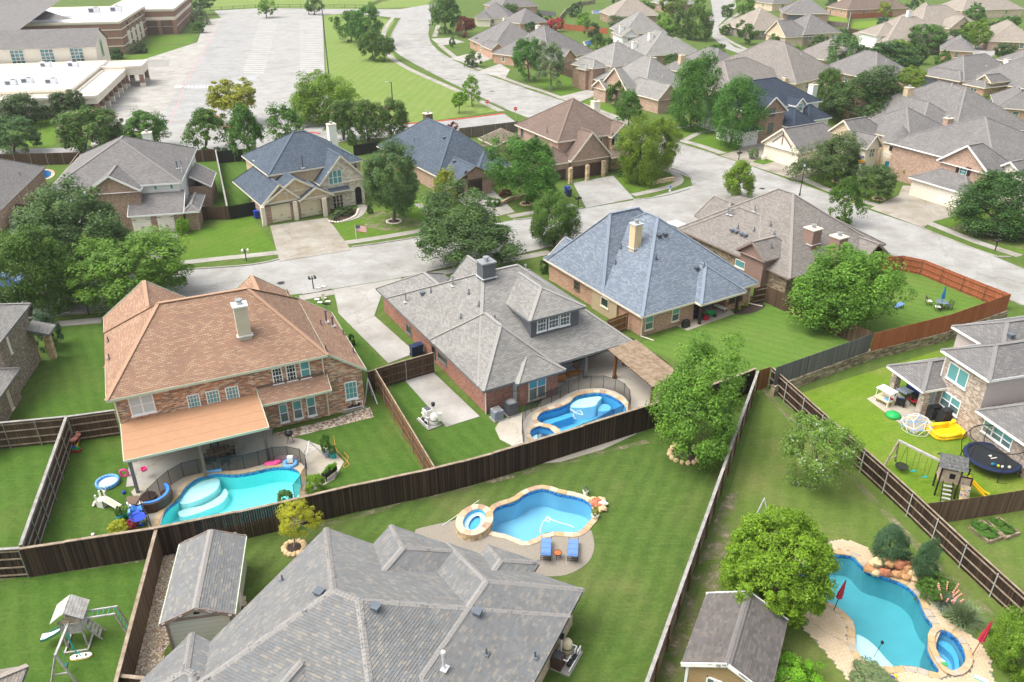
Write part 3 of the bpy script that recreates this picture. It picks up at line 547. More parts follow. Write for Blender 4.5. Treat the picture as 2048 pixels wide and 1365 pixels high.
# ---------------------------------------------------------------- houses
CAMP=Vector((0,0,CAMH))
def bx(mb,a,b): 
    a,b=Vector(a),Vector(b); mb.box((a+b)/2,(abs(b.x-a.x),abs(b.y-a.y),abs(b.z-a.z)))
CAPM={}
class House:
    def __init__(s,name,label,o,ang,roof,wall,ze=2.6,pitch=.6,oh=.45,trim='white',cat='house',near=False):
        s.o=Vector((o[0],o[1],0)); s.a=R(ang); s.ze=ze; s.p=pitch; s.oh=oh; s.trimm=trim; s.roofm=roof; s.wallm=wall; s.near=near
        s.T=thing(name,label,cat,s.o); s.rf={}; s.wl={}; s.tr={}; s.caps=[]; s.planes=[]; s.eps=random.uniform(0,.02)
    def W(s,x,y,z=0):
        c,n=math.cos(s.a),math.sin(s.a); return Vector((s.o.x+x*c-y*n,s.o.y+x*n+y*c,z))
    def Lc(s,w):
        dx,dy=w[0]-s.o.x,w[1]-s.o.y; c,n=math.cos(s.a),math.sin(s.a); return (dx*c+dy*n,-dx*n+dy*c)
    def px(s,px,py,z): return s.Lc(P(px,py,z))
    def R_(s,m): return s.rf.setdefault(m,MB())
    def Wl(s,m): return s.wl.setdefault(m,MB())
    def Tr(s,m=None): return s.tr.setdefault(m or s.trimm,MB())
    def plane(s,pts,m=None):
        q=[s.W(*p) for p in pts]
        n=(q[1]-q[0]).cross(q[2]-q[0])
        if n.z<0: q=q[::-1]; pts=pts[::-1]
        s.R_(m or s.roofm).poly(q); s.planes.append([tuple(p) for p in pts])
    def zat(s,x,y):
        best=0
        for pl in s.planes:
            if inside((x,y),pl):
                a,b,c=[Vector(pl[i]) for i in range(3)]; n=(b-a).cross(c-a)
                if abs(n.z)>1e-6: best=max(best,a.z-(n.x*(x-a.x)+n.y*(y-a.y))/n.z)
        return best
    def hit(s,px,py,z=4.0):
        for _ in range(14):
            x,y=s.px(px,py,z); zz=s.zat(x,y) or z; z=z*.55+zz*.45
        return s.W(x,y,z)
    def cap(s,a,b): s.caps.append((s.W(*a),s.W(*b)))
    def fascia(s,a,b,h=.2,m=None,drop=.1):
        A,B=s.W(*a),s.W(*b); s.Tr(m).bar(A-Vector((0,0,drop)),B-Vector((0,0,drop)),.05,h)
    def quadwall(s,x0,x1,y0,y1,z0,z1,m=None,sides='nsew'):
        w_=s.Wl(m or s.wallm); e=s.eps
        E=dict(s=((x0,y0),(x1,y0)),e=((x1,y0),(x1,y1)),n=((x1,y1),(x0,y1)),w=((x0,y1),(x0,y0)))
        for k in sides:
            (a,b),(c,d)=E[k]; w_.poly([s.W(a,b,z0),s.W(c,d,z0),s.W(c,d,z1),s.W(a,b,z1)])
        return E
    def wing(s,x0,x1,y0,y1,ze=None,pitch=None,gable='',ridge=None,wall=True,wm=None,z0=0,roof=None,hip=None,oh=None,soffit=True,gm=None,cap=True,fm=None):
        ze=s.ze if ze is None else ze; p=pitch or s.p; oh=s.oh if oh is None else oh
        W_,D_=x1-x0,y1-y0; ax=ridge=='x' or (ridge is None and W_>=D_)
        half=(D_ if ax else W_)/2; zr=ze+half*p; m=roof or s.roofm
        T=(lambda u,v,z:(u,v,z)) if ax else (lambda u,v,z:(v,u,z))
        u0,u1,v0,v1=(x0,x1,y0,y1) if ax else (y0,y1,x0,x1); lo,hi=('w','e') if ax else ('s','n')
        h0,h1=hip or (half,half); lim=(u1-u0)/2
        r0=u0 if lo in gable else u0+min(h0,lim); r1=u1 if hi in gable else u1-min(h1,lim); vm=(v0+v1)/2
        if r1-r0<.02: r0=r1=(r0+r1)/2
        A,B=T(r0,vm,zr),T(r1,vm,zr); a,b,c,d=T(u0,v0,ze),T(u1,v0,ze),T(u1,v1,ze),T(u0,v1,ze)
        flat=r0==r1
        s.plane([a,b,A] if flat else [a,b,B,A],m); s.plane([c,d,A] if flat else [c,d,A,B],m)
        if lo not in gable: s.plane([d,a,A],m)
        if hi not in gable: s.plane([b,c,B],m)
        if cap:
            if not flat: s.cap(A,B)
            if lo not in gable: s.cap(a,A); s.cap(d,A)
            if hi not in gable: s.cap(b,B); s.cap(c,B)
        for e,(q,r) in {('s' if ax else 'w'):(a,b),('n' if ax else 'e'):(c,d)}.items(): s.fascia(q,r,m=fm)
        for k,q,r,top in ((lo,d,a,A),(hi,b,c,B)):
            if k in gable: s.fascia(q,top,.24,fm,.06); s.fascia(top,r,.24,fm,.06)
            else: s.fascia(q,r,m=fm)
        if soffit: s.Tr(fm).poly([s.W(q[0],q[1],ze-.17-s.eps) for q in (d,c,b,a)])
        wx0,wx1,wy0,wy1=x0+oh,x1-oh,y0+oh,y1-oh
        if wall:
            s.quadwall(wx0,wx1,wy0,wy1,z0,ze-.02,wm)
        for k in (lo,hi):
            if k in gable:
                ug=(u0+oh) if k==lo else (u1-oh); g=s.Wl(gm or wm or s.wallm); zz=lambda v:ze+(half-abs(v-vm))*p-.05
                pts=[T(ug,v0+oh,ze-.02),T(ug,v1-oh,ze-.02),T(ug,v1-oh,zz(v1-oh)),T(ug,vm,zz(vm)),T(ug,v0+oh,zz(v0+oh))]
                pts=[s.W(*q) for q in pts]; n=(pts[1]-pts[0]).cross(pts[2]-pts[0])
                if n.dot(CAMP-pts[0])<0: pts=pts[::-1]
                g.poly(pts)
        return dict(s=((wx0,wy0),(wx1,wy0)),n=((wx0,wy1),(wx1,wy1)),w=((wx0,wy0),(wx0,wy1)),e=((wx1,wy0),(wx1,wy1)))
    def shed(s,x0,x1,y0,y1,zs,roof=None,th=.12,fm=None):
        """single slope, zs=(z at x0y0, x1y0, x1y1, x0y1)"""
        q=[(x0,y0,zs[0]),(x1,y0,zs[1]),(x1,y1,zs[2]),(x0,y1,zs[3])]; s.plane(q,roof)
        s.Tr(fm).poly([s.W(a,b,c-th) for a,b,c in q[::-1]])
        hz=max(range(4),key=lambda i:q[i][2]+q[(i+1)%4][2])
        for i in range(4):
            if i!=hz: s.fascia(q[i],q[(i+1)%4],th+.06,fm,th/2+.02)
    # -------- openings; edge=((xa,ya),(xb,yb)) local wall line
    def spot(s,edge,p1,p2):
        a,b=s.W(*edge[0]),s.W(*edge[1]); q1,q2=PW(p1[0],p1[1],a,b),PW(p2[0],p2[1],a,b)
        d=(b-a).normalized(); n=Vector((-d.y,d.x,0))
        if n.dot(CAMP-a)<0: n=-n
        right=Vector((-n.y,n.x,0))          # to the right seen from outside
        u=sorted(((q1-a).dot(right),(q2-a).dot(right))); z=sorted((q1.z,q2.z)); return a,right,n,u,z
    def loc(s,edge,uc,wd,zb,zt):            # by metres along the edge
        a,b=s.W(*edge[0]),s.W(*edge[1]); d=(b-a).normalized(); n=Vector((-d.y,d.x,0))
        if n.dot(CAMP-a)<0: n=-n
        right=Vector((-n.y,n.x,0)); u0=d.dot(right)*uc; return a,right,n,[u0-wd/2,u0+wd/2],[zb,zt]
    def win(s,sp,nx=1,ny=2,pane='pane_mid',frame='white',grid=None,sill=True,low=None):
        a,r,n,(u0,u1),(z0,z1)=sp; f=MB(); bw=.075
        pt=lambda u,z,o=0:a+r*u+n*o+Vector((0,0,z-a.z))
        def bar(ua,za,ub,zb,t=bw,dp=.07): f.bar(pt(ua,za,dp/2),pt(ub,zb,dp/2),t if abs(ua-ub)<1e-6 else dp,dp if abs(ua-ub)<1e-6 else t)
        def rect(ua,za,ub,zb,dp): 
            q=[pt(ua,za,0),pt(ub,za,0),pt(ub,zb,0),pt(ua,zb,0)]; c=[p+n*dp for p in q]; f.poly(c)
            for i in range(4): f.poly([q[i],q[(i+1)%4],c[(i+1)%4],c[i]])
        rect(u0,z0,u1,z0+bw,.07); rect(u0,z1-bw,u1,z1,.07); rect(u0,z0,u0+bw,z1,.072); rect(u1-bw,z0,u1,z1,.072)
        for i in range(1,nx): u=u0+(u1-u0)*i/nx; rect(u-.05,z0+bw,u+.05,z1-bw,.066)
        for j in range(1,ny): z=z0+(z1-z0)*j/ny; rect(u0+bw,z-.03,u1-bw,z+.03,.06)
        if sill: rect(u0-.06,z0-.09,u1+.06,z0-.002,.11)
        o=f.build('window',frame,s.T)
        for i in range(nx):
            for j in range(ny):
                ua,ub=u0+(u1-u0)*i/nx,u0+(u1-u0)*(i+1)/nx; za,zb=z0+(z1-z0)*j/ny,z0+(z1-z0)*(j+1)/ny
                MB().poly([pt(ua,za,.025),pt(ub,za,.025),pt(ub,zb,.025),pt(ua,zb,.025)]).build('pane',(low if low and j==0 else pane),o)
                if grid:
                    g=MB()
                    for k in range(1,grid[0]): u=ua+(ub-ua)*k/grid[0]; g.poly([pt(u-.015,za,.035),pt(u+.015,za,.035),pt(u+.015,zb,.035),pt(u-.015,zb,.035)])
                    for k in range(1,grid[1]): z=za+(zb-za)*k/grid[1]; g.poly([pt(ua,z-.015,.037),pt(ub,z-.015,.037),pt(ub,z+.015,.037),pt(ua,z+.015,.037)])
                    g.build('glazing_bar',frame,o)
        return o
    def garage(s,sp,mat='gar_cream',rows=4,cols=4,hw=True):
        a,r,n,(u0,u1),(z0,z1)=sp; z0=max(z0,.02)
        pt=lambda u,z,o=0:a+r*u+n*o+Vector((0,0,z-a.z)); f=MB(); f.poly([pt(u0,z0,.012),pt(u1,z0,.012),pt(u1,z1,.012),pt(u0,z1,.012)])
        o=f.build('garage_door',mat,s.T)
        for i in range(cols):
            for j in range(rows):
                ua,ub=u0+(u1-u0)*(i+.06)/cols,u0+(u1-u0)*(i+.94)/cols; za,zb=z0+(z1-z0)*(j+.07)/rows,z0+(z1-z0)*(j+.93)/rows; q=MB()
                P0=[pt(ua,za,.012),pt(ub,za,.012),pt(ub,zb,.012),pt(ua,zb,.012)]; e=.05; P1=[pt(ua+e,za+e,.035),pt(ub-e,za+e,.035),pt(ub-e,zb-e,.035),pt(ua+e,zb-e,.035)]
                q.poly(P1)
                for k in range(4): q.poly([P0[k],P0[(k+1)%4],P1[(k+1)%4],P1[k]])
                q.build('panel',mat,o)
        if hw:
            for u,sg in ((u0,1),(u1,-1)):
                for z in (z0+.35,z1-.35): q=MB(); q.poly([pt(u+sg*.04,z-.03,.05),pt(u+sg*.5,z-.03,.05),pt(u+sg*.5,z+.03,.05),pt(u+sg*.04,z+.03,.05)]); q.build('hinge','black',o)
            um=(u0+u1)/2
            for k in (-.09,.09): MB().bar(pt(um+k,z0+.75,.06),pt(um+k,z0+1.0,.06),.035).build('handle','black',o)
        return o
    def door(s,sp,mat='dark_door',arch=False,frame='trim_brown'):
        a,r,n,(u0,u1),(z0,z1)=sp; z0=max(z0,.02); pt=lambda u,z,o=0:a+r*u+n*o+Vector((0,0,z-a.z)); um=(u0+u1)/2; q=[]
        if arch:
            rr=(u1-u0)/2; q=[pt(um+rr*math.cos(t*math.pi/10),z1-rr+rr*math.sin(t*math.pi/10),.02) for t in range(11)]; q=[pt(u0,z0,.02),pt(u1,z0,.02)]+q
        else: q=[pt(u0,z0,.02),pt(u1,z0,.02),pt(u1,z1,.02),pt(u0,z1,.02)]
        return MB().poly(q).build('door',mat,s.T)
    def chim(s,x,y,w,d,z1,mat,z0=None,cap='cast',flue='galv',rz=0):
        z0=z0 if z0 is not None else s.zat(x,y)-.8; c=s.W(x,y,0); mb=MB(); mb.box((c.x,c.y,(z0+z1)/2),(w,d,z1-z0),s.a+rz); o=mb.build('chimney',mat,s.T)
        m=MB(); m.box((c.x,c.y,z1+.06),(w+.16,d+.16,.12),s.a+rz); m.build('chimney_cap',cap,o)
        m=MB(); m.cyl((c.x,c.y,z1+.1),(c.x,c.y,z1+.4),.2,.2,12); m.cyl((c.x,c.y,z1+.4),(c.x,c.y,z1+.5),.3,.28,12); m.build('flue',flue,o)
        m=MB(); m.box((c.x,c.y,s.zat(x,y)),(w+.22,d+.22,.06),s.a+rz); m.build('flashing','galv_pale',o); return o
    def chimpx(s,bx_,by_,ty,w,d,mat,cap='cast',flue='galv'):
        b=s.hit(bx_,by_); n=(Vector((0,0,0))-Vector((b.x,b.y,0))).normalized(); c=b-n*d*.45; x,y=s.Lc(c); t=PY(bx_,ty,c.y); return s.chim(x,y,w,d,max(t.z-.5,s.zat(x,y)+.8),mat,None,cap,flue)
    def vents(s,pts,mat='vent'):
        for i,p in enumerate(pts):
            k=p[2] if len(p)>2 else 'p'; w_=s.hit(p[0],p[1]); m=MB()
            if s.zat(*s.Lc(w_))<.5: continue
            if k=='p':
                h=p[3] if len(p)>3 else .45; m.cyl(w_-Vector((0,0,.1)),w_+Vector((0,0,h)),.055,.055,8); m.box(w_+Vector((0,0,.03)),(.3,.3,.04),s.a); m.build('vent_pipe',mat,s.T)
            elif k=='t':
                h=p[3] if len(p)>3 else 1.1; m.cyl(w_-Vector((0,0,.1)),w_+Vector((0,0,h)),.08,.08,10); m.cyl(w_+Vector((0,0,h)),w_+Vector((0,0,h+.14)),.13,.11,10); m.build('flue_pipe',p[4] if len(p)>4 else mat,s.T); MB().box(w_+Vector((0,0,.05)),(.42,.42,.05),s.a).build('flashing','galv_pale',s.T)
            elif k=='b':
                m.box(w_+Vector((0,0,.14)),(.38,.38,.2),s.a); m.box(w_+Vector((0,0,.27)),(.46,.46,.06),s.a); m.build('roof_vent',mat,s.T)
            elif k=='d':
                m.cyl(w_,w_+Vector((0,0,.45)),.025,.025,6); m.build('dish_mast','galv',s.T); c=w_+Vector((0,0,.5)); dm=MB(); dm.lathe((0,0,0),[(.0,0),(.2,.02),(.38,.08),(.4,.085),(.2,.035),(0,.012)],16)
                M=Matrix.Rotation(R(40),3,'Y'); dm.v=[tuple(c+M@Vector(v)) for v in dm.v]; dm.build('dish','steel_dark',s.T)
    def done(s):
        for i,(m,mb) in enumerate(s.rf.items()): 
            o=mb.build('roof',m,s.T)
            if i==0: s.roofo=o
        for m,mb in s.wl.items(): mb.build('wall',m,s.T)
        for m,mb in s.tr.items(): mb.build('eave_trim',m,s.T)
        if s.caps:
            cm=(s.capm if hasattr(s,'capm') else s.roofm)+'_cap'
            if s.near:
                tot=0
                for a,b in s.caps:
                    n=max(1,int((b-a).length/.2)); d=(b-a).normalized(); sd=d.cross(Vector((0,0,1))).normalized()
                    if cm not in CAPM:
                        q=MB(); q.poly([(-.18,-.12,-.055),(0,-.12,.012),(0,.12,.03),(-.18,.12,-.037)]); q.poly([(0,-.12,.012),(.18,-.12,-.055),(.18,.12,-.037),(0,.12,.03)]); q.poly([(-.18,.12,-.037),(0,.12,.03),(.18,.12,-.037),(.18,.12,-.06),(-.18,.12,-.06)]); CAPM[cm]=q.mesh('ridge_shingle',[cm])
                    up=sd.cross(d); M=Matrix((sd,d,up)).transposed()
                    for k in range(n):
                        tot+=1
                        o=mobj('ridge_shingle',CAPM[cm],s.roofo); o.matrix_local=Matrix.Translation(a.lerp(b,(k+.5)/n)-s.o+up*.03)@M.to_4x4()
            else:
                q=MB()
                for a,b in s.caps: q.bar(a+Vector((0,0,.012)),b+Vector((0,0,.012)),.3,.035)
                q.build('ridge_cap',cm,s.T)
        return s
def tabs(h,mat_cols,bw=.3,bh=.145,view=True):
    """real shingle tabs laid over every roof plane, joined to one part"""
    V=[];Fc=[];tone=[]; rg=random.Random(5)
    for pl in h.planes:
        q=[Vector(p) for p in pl]; n=(q[1]-q[0]).cross(q[2]-q[0]).normalized(); 
        if n.z<.2: continue
        ux=Vector((-n.y,n.x,0)).normalized(); vy=n.cross(ux); o=q[0]; L2=[((p-o).dot(ux),(p-o).dot(vy)) for p in q]
        ua,ub=min(p[0] for p in L2),max(p[0] for p in L2); va,vb=min(p[1] for p in L2),max(p[1] for p in L2)
        j=0; v=va-.02
        while v<vb:
            u=ua-rg.random()*bw
            while u<ub:
                w_=bw*rg.choice((.6,.8,1,1,1.3)); c=(u+w_/2,v+bh/2)
                if inside(c,L2):
                    lp=o+ux*c[0]+vy*c[1]
                    th=.022+rg.random()*.014; i=len(V)
                    # each tab: overlaps the course above, lower edge lifted
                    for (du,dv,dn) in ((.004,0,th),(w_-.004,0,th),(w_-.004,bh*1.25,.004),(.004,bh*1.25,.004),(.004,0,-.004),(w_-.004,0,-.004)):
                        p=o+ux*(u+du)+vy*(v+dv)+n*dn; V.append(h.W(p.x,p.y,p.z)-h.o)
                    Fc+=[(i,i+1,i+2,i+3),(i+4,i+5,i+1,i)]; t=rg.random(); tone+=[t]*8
                u+=w_
            v+=bh; j+=1
    me=bpy.data.meshes.new('shingle'); me.from_pydata([tuple(p) for p in V],[],Fc); at=me.attributes.new('tone','FLOAT','CORNER'); at.data.foreach_set('value',tone)
    key='tab_'+h.roofm
    if key not in MATS:
        g=NG(key); a=g.n('Attribute',attribute_name='tone'); k=len(mat_cols); cl=[hx(c) for c in mat_cols]; av=[sum(c[i] for c in cl)/k for i in range(3)]; r=ramp(g,a,2,[(i/k,tuple((x*.5+y*.5)*q_*.68 for x,y,q_ in zip(av,c,(.95,1,1.04)))) for i,c in enumerate(cl)],'CONSTANT'); w_=world(g); n2=noise(g,w_,.7,5); lv=ramp(g,n2,0,[(.3,(.84,)*3),(.7,(1,)*3)]); m2=mix(g,r,0,lv,0,f=1,mode='MULTIPLY'); n3=noise(g,w_,45,3); l3=ramp(g,n3,0,[(.3,(.78,)*3),(.7,(1,)*3)]); m3=mix(g,m2,2,l3,0,f=.8,mode='MULTIPLY'); g.l(m3,2,g.b,0); bump(g,n3,0,.4,.01); g.set(Roughness=.9); g.b.inputs['Specular IOR Level'].default_value=.2; MATS[key]=g.m
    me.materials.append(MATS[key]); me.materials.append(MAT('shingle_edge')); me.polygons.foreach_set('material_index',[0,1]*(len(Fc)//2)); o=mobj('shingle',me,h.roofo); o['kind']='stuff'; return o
def O(px,py,z): return P(px,py,z)
# ---- orange-roofed two-storey house
h=House('brick_house','two-storey mixed brick house with an orange shingle roof and a tan patio cover',O(212,802,5.6),25,'sh_orange','br_mix',5.6,.75,.4,'trim_green')
e=h.wing(0,15.4,0,11.2,pitch=.74,hip=(4.5,4.5),wall=False)
h.wing(0,7.3,5,14.2,pitch=.74,gable='n',ridge='y',wall=False); h.wing(9.4,14.8,5,13.3,pitch=.74,gable='n',ridge='y',wall=False)
h.shed(15.3,18.3,.25,11.6,(5.66,3.5,3.5,5.66)); h.quadwall(.4,15.0,.4,13.6,0,5.58); h.quadwall(15,17.95,.45,11.3,0,3.55,sides='nse')
h.Wl('br_mix').poly([h.W(15,.449,3.5),h.W(17.95,.45,3.54),h.W(15.3,.45,5.5),h.W(15,.45,5.5)])
h.shed(9.9,15.2,-.85,.45,(3.0,3.0,3.85,3.85)); h.shed(.45,9.95,-3.95,.41,(3.0,3.0,3.4,3.4),'felt')
[h.Tr('felt').bar(h.W(.5,-3.9+y_,3.008+.0917*y_),h.W(9.9,-3.9+y_,3.008+.0917*y_),.03,.012) for y_ in (1.0,2.0,3.0)]; h.Tr('trim_brown').bar(h.W(9.9,.37,3.92),h.W(15.2,.37,3.92),.12,.16)
S=((.4,.4),(15,.4)); S2=((15,.45),(17.95,.45))
def q_(edge,x0,y0,x1,y1): return h.spot(edge,(x0,y0),(x1,y1))
h.win(q_(S,254,795,313,822),2,2,'pane_blind'); 
for a,b,c,d in ((372,792,404,817),(410,784,443,809),(449,776,481,800)): h.win(q_(S,a,b,c,d),1,1,'pane_teal',grid=(4,4))
for i,(a,b,c,d) in enumerate(((542,738,567,764),(570,731,594,758),(598,724,622,753))): h.win(q_(S,a,b,c,d),1,2,'pane_dark' if i<2 else 'pane_teal',grid=(3,2) if i<2 else None)
for a,b,c,d in ((556,810,579,842),(583,803,607,835),(611,796,634,829)): h.win(q_(S,a,b,c,d),1,2,'pane_teal',low='pane_mid')
h.win(q_(S2,688,766,716,795),1,1,'pane_teal',grid=(3,3))
for x,y in ((.75,-3.6),(5.2,-3.7),(9.6,-3.6)):
    c=h.W(x,y); MB().box((c.x,c.y,1.45),(.22,.22,2.9),h.a).build('patio_post','trim_brown' if x>1 else 'trim_grey',h.T)
h.vents([(355,618,'b'),(420,607,'b'),(477,597,'b'),(299,627,'b'),(514,591,'b'),(446,613,'t',1.3),(535,608,'t',.8),(501,573,'p'),(564,597,'p'),(266,634,'p'),(217,684,'p'),(219,719,'p'),(653,645,'t',1.0),(666,653,'t',.8),(642,650,'p'),(687,669,'p'),(652,701,'p'),(707,705,'p')],'vent_brown'); 
h.chim(9.9,2.5,.95,.85,9.8,'sid_chim',6.0,'white'); 
c=h.W(18.0,12.2,3.3); h.hit; 
m=MB(); m.cyl(c,c+Vector((0,0,.7)),.03,.03,6); m.build('dish_mast','galv',h.T); m=MB(); m.lathe((0,0,0),[(0,0),(.25,.02),(.42,.09),(.44,.095),(.2,.035),(0,.012)],16); M=Matrix.Rotation(R(-35),3,'X'); m.v=[tuple(c+Vector((0,0,.75))+M@Vector(v)) for v in m.v]; m.build('dish','vent',h.T)
h.Tr('cast').bar(h.W(.45,.36,0),h.W(.45,.36,5.5),.09); h.Tr('cast').bar(h.W(15,.36,0),h.W(15,.36,5.4),.09)
h.done(); ORANGE=h
# ---- grey-roofed single storey with a dormer
h=House('brick_house','red brick house with grey shingle roof, wide dormer and square grey chimney',O(970,783,2.5),30,'sh_grey','br_red',2.5,.526,.45,'trim_grey')
h.wing(-.1,15,.9,19.9,pitch=.526,ridge='x',hip=(5.6,6.0),wall=False); h.wing(-.12,7.1,.1,10,pitch=.9,ridge='y',wall=False); h.wing(-.14,7.2,9,22.6,pitch=.62,ridge='y',wall=False)
h.wing(4.9,11.3,9,18.6,pitch=1.0,gable='n',ridge='y',wall=False)
h.wing(2.7,7.3,-.35,4.2,pitch=.62,ridge='y',wall=False)
h.quadwall(.35,6.7,.55,22.1,0,2.48); h.quadwall(6.6,14.4,4.3,19.4,0,2.48); h.quadwall(3.2,6.85,.1,.7,0,2.46); 
d=h.wing(5.9,11.5,3.15,12.5,5.75,.48,ridge='y',z0=3.2,wm='sid_grey',soffit=True,oh=.4)
W_=((.35,.55),(.35,22.1)); B_=((3.2,.1),(6.85,.1)); BW=((3.2,.1),(3.2,.7))
S=h.spot
for a,b,c_,d_ in ((1074,634,1092,660),(1097,627,1117,653),(1120,621,1139,648)): h.win(S(d['s'],(a,b),(c_,d_)),1,2,'pane_mid',grid=(3,2),low='pane_mid')
h.win(S(((.55,.55),(3.2,.55)),(1024,764),(1045,797)),1,2,'pane_blind','trim_taupe'); h.win(S(B_,(1057,756),(1091,792)),2,2,'pane_pool','trim_cream',low='pane_mid')
for a,b,c_,d_ in ((813,646,823,672),(876,702,894,732)): h.win(S(W_,(a,b),(c_,d_)),1,1,'pane_dark','trim_grey')
h.door(S(W_,(863,690),(872,722)))
c=h.W(5.8,9.6); h.chim(5.6,10.0,1.25,1.15,8.6,'sid_grey',6.0,'galv')
for x in (10.4,14.6):
    c=h.W(x,1.25); MB().box((c.x,c.y,1.2),(.26,.26,2.4),h.a).build('patio_post','trim_grey',h.T)
h.vents([(812,605,'t',.9,'galv'),(906,573,'t',.9,'galv'),(845,590,'b'),(958,612,'p'),(922,637,'p'),(938,588,'p'),(990,640,'p'),(903,705,'p'),(862,585,'p'),(1051,540,'t',.5,'galv'),(1056,548,'p')])
h.Tr('white').bar(h.W(.3,.5,0),h.W(.3,.5,2.3),.08)
h.done(); GREY=h
# ---- blue-grey roofed
h=House('brick_house','tan brick house with a pale blue shingle roof and a cream chimney',O(1287,636,2.4),31,'sh_blue','br_tan',2.4,.8,.45,'trim_cream')
h.wing(0,15.1,.2,17,pitch=.8,ridge='y',wall=False); h.wing(0.02,13,6.3,16.4,pitch=1.18,ridge='x',wall=False,hip=(4.3,5)); h.wing(1,5.2,12,17.4,pitch=.8,gable='n',ridge='y',wall=False); h.wing(7,11.2,12,19.6,pitch=.8,gable='n',ridge='y',wall=False)
h.wing(6.5,12.5,-.65,6,pitch=.8,ridge='y',wall=False)
h.quadwall(.45,14.6,.65,16.4,0,2.38,sides='nwe'); h.quadwall(.45,6.9,.65,1.2,0,2.38,sides='se'); h.quadwall(11.2,14.6,.65,1.2,0,2.38,sides='sw'); h.quadwall(6.9,11.2,3.2,4,0,2.38,sides='s'); h.quadwall(6.9,6.9,.65,3.2,0,2.38,sides='e'); h.quadwall(11.2,11.2,.65,3.2,0,2.38,sides='w')
h.quadwall(.2,.46,4.2,8.2,0,2.37,'sid_tan')
S=h.spot; W_=((.45,.65),(.45,16.4)); So=((.45,.65),(6.9,.65)); S2=((11.2,.65),(14.6,.65)); W2=((.2,4.2),(.2,8.2))
h.win(S(W_,(1149,560),(1159,583)),1,2,'pane_dark','trim_brown'); h.win(S(W2,(1203,592),(1217,619)),1,1,'pane_dark','trim_cream')
h.win(S(So,(1291,633),(1305,657)),1,2,'pane_teal','trim_cream',low='pane_mid'); h.win(S(So,(1345,616),(1357,640)),1,2,'pane_teal','trim_cream',low='pane_mid')
for a in (1459,1474): h.win(S(S2,(a,590-(a-1459)*.3),(a+10,604-(a-1459)*.3)),1,1,'pane_dark','trim_brown')
h.door(h.loc(((6.9,3.2),(11.2,3.2)),3.2,1.0,.05,2.1))
for x in (7.0,11.9): c=h.W(x,-.2); MB().box((c.x,c.y,1.15),(.22,.22,2.3),h.a).build('patio_post','wood_dark',h.T)
h.chim(4.5,7.3,.9,.85,8.4,'sid_beige',5.0,'galv_pale'); h.vents([(1243,431,'b'),(1275,424,'b'),(1218,445,'b'),(1318,475,'b'),(1330,472,'b'),(1393,540,'b'),(1242,497,'p'),(1312,518,'p'),(1231,528,'p'),(1237,594,'p'),(1408,535,'p'),(1321,458,'p',.6)],'steel_dark')
m=h.Tr('trim_cream'); m.bar(h.W(.4,.6,.1),h.W(.4,.6,2.2),.08); m.bar(h.W(.4,.6,.12),h.W(.9,-.7,.1),.08); m.bar(h.W(14.5,.6,.1),h.W(14.5,.6,2.2),.08); m.bar(h.W(14.5,.6,.12),h.W(15.2,-.6,.1),.08)
h.done(); BLUE=h
# ---- taupe roof, stone walls, two chimneys
h=House('stone_house','long brown stone house with taupe shingle roof and two salmon chimneys',O(1573,555,2.4),30.5,'sh_taupe','stone_brown',2.4,.66,.45,'trim_taupe'); S=h.spot
h.wing(0,15.3,-.4,17,pitch=.74,ridge='y',wall=False); h.wing(.02,9,4,16.3,pitch=.74,ridge='y',wall=False); h.wing(8,17,1,10,pitch=.6,ridge='x',wall=False); h.wing(5,11,14,19.4,pitch=.66,gable='n',ridge='y',wall=False)
h.wing(-.9,4.5,2.4,6.4,3.5,.75,gable='w',ridge='x',wall=True,wm='stucco_brown',oh=.35); h.wing(10.9,14.6,-1.0,5,2.5,.75,gable='s',ridge='y',wall=False,gm='wood_dark')
h.quadwall(.4,14.8,.2,16.2,0,2.38); h.quadwall(9.5,13,16,20,0,3.3,'stucco_tan'); h.shed(9.2,13.3,15.8,20.4,(3.6,3.6,3.3,3.3))
h.win(S(((-.55,2.75),(-.55,6.05)),(1472,517),(1489,540)),1,1,'pane_teal','trim_cream')
h.chimpx(1620,494,449,1.3,1.3,'stucco_brown'); h.chimpx(1672,506,465,1.3,1.3,'stucco_brown')
c=h.W(14.4,-.7); MB().box((c.x,c.y,1.3),(.25,.25,2.6),h.a).build('patio_post','rust',h.T)
h.vents([(1456,430,'t',.8,'galv'),(1463,432,'t',.7,'galv'),(1509,425,'t',.8,'galv'),(1476,457,'p'),(1541,452,'p'),(1508,462,'p'),(1549,469,'p'),(1543,495,'p'),(1557,385,'b'),(1583,394,'b'),(1601,395,'b'),(1464,464,'b'),(1472,467,'b'),(1483,471,'b'),(1490,474,'b'),(1404,470,'d')]); h.done()
# ---- beige house with navy roof
h=House('stone_house','cream stone and stucco house with navy roof and twin beige garage doors',O(524,412,2.6),33,'sh_navy','stucco_tan',2.6,.75,.4,'trim_cream'); S=h.spot
h.wing(2.2,15.6,3.2,15,5.4,.62,ridge='x',wall=False); h.quadwall(2.6,15.2,3.6,14.6,0,5.38); h.wing(-.1,5.2,-.1,13,pitch=.9,gable='s',ridge='y',wall=False); h.wing(0,9.2,-.15,8,pitch=.62,gable='s',ridge='y',wall=False,gm='stucco_tan'); h.wing(4.7,9.4,-.75,5,pitch=.6,gable='s',ridge='y',wall=False,gm='stucco_tan')
h.quadwall(.35,9,.25,6,0,2.58,'br_pink'); h.wing(8.3,14.9,1.2,9,3.6,1.05,gable='s',ridge='y',wm='stone_white',gm='stone_white',oh=.3,cap=True)
h.quadwall(8.62,14.6,1.45,3,0,3.8,'stone_white'); E1=((.35,.25),(9,.25)); E2=((8.62,1.45),(14.6,1.45)); h.shed(9.3,12.4,.7,1.5,(2.5,2.5,2.9,2.9))
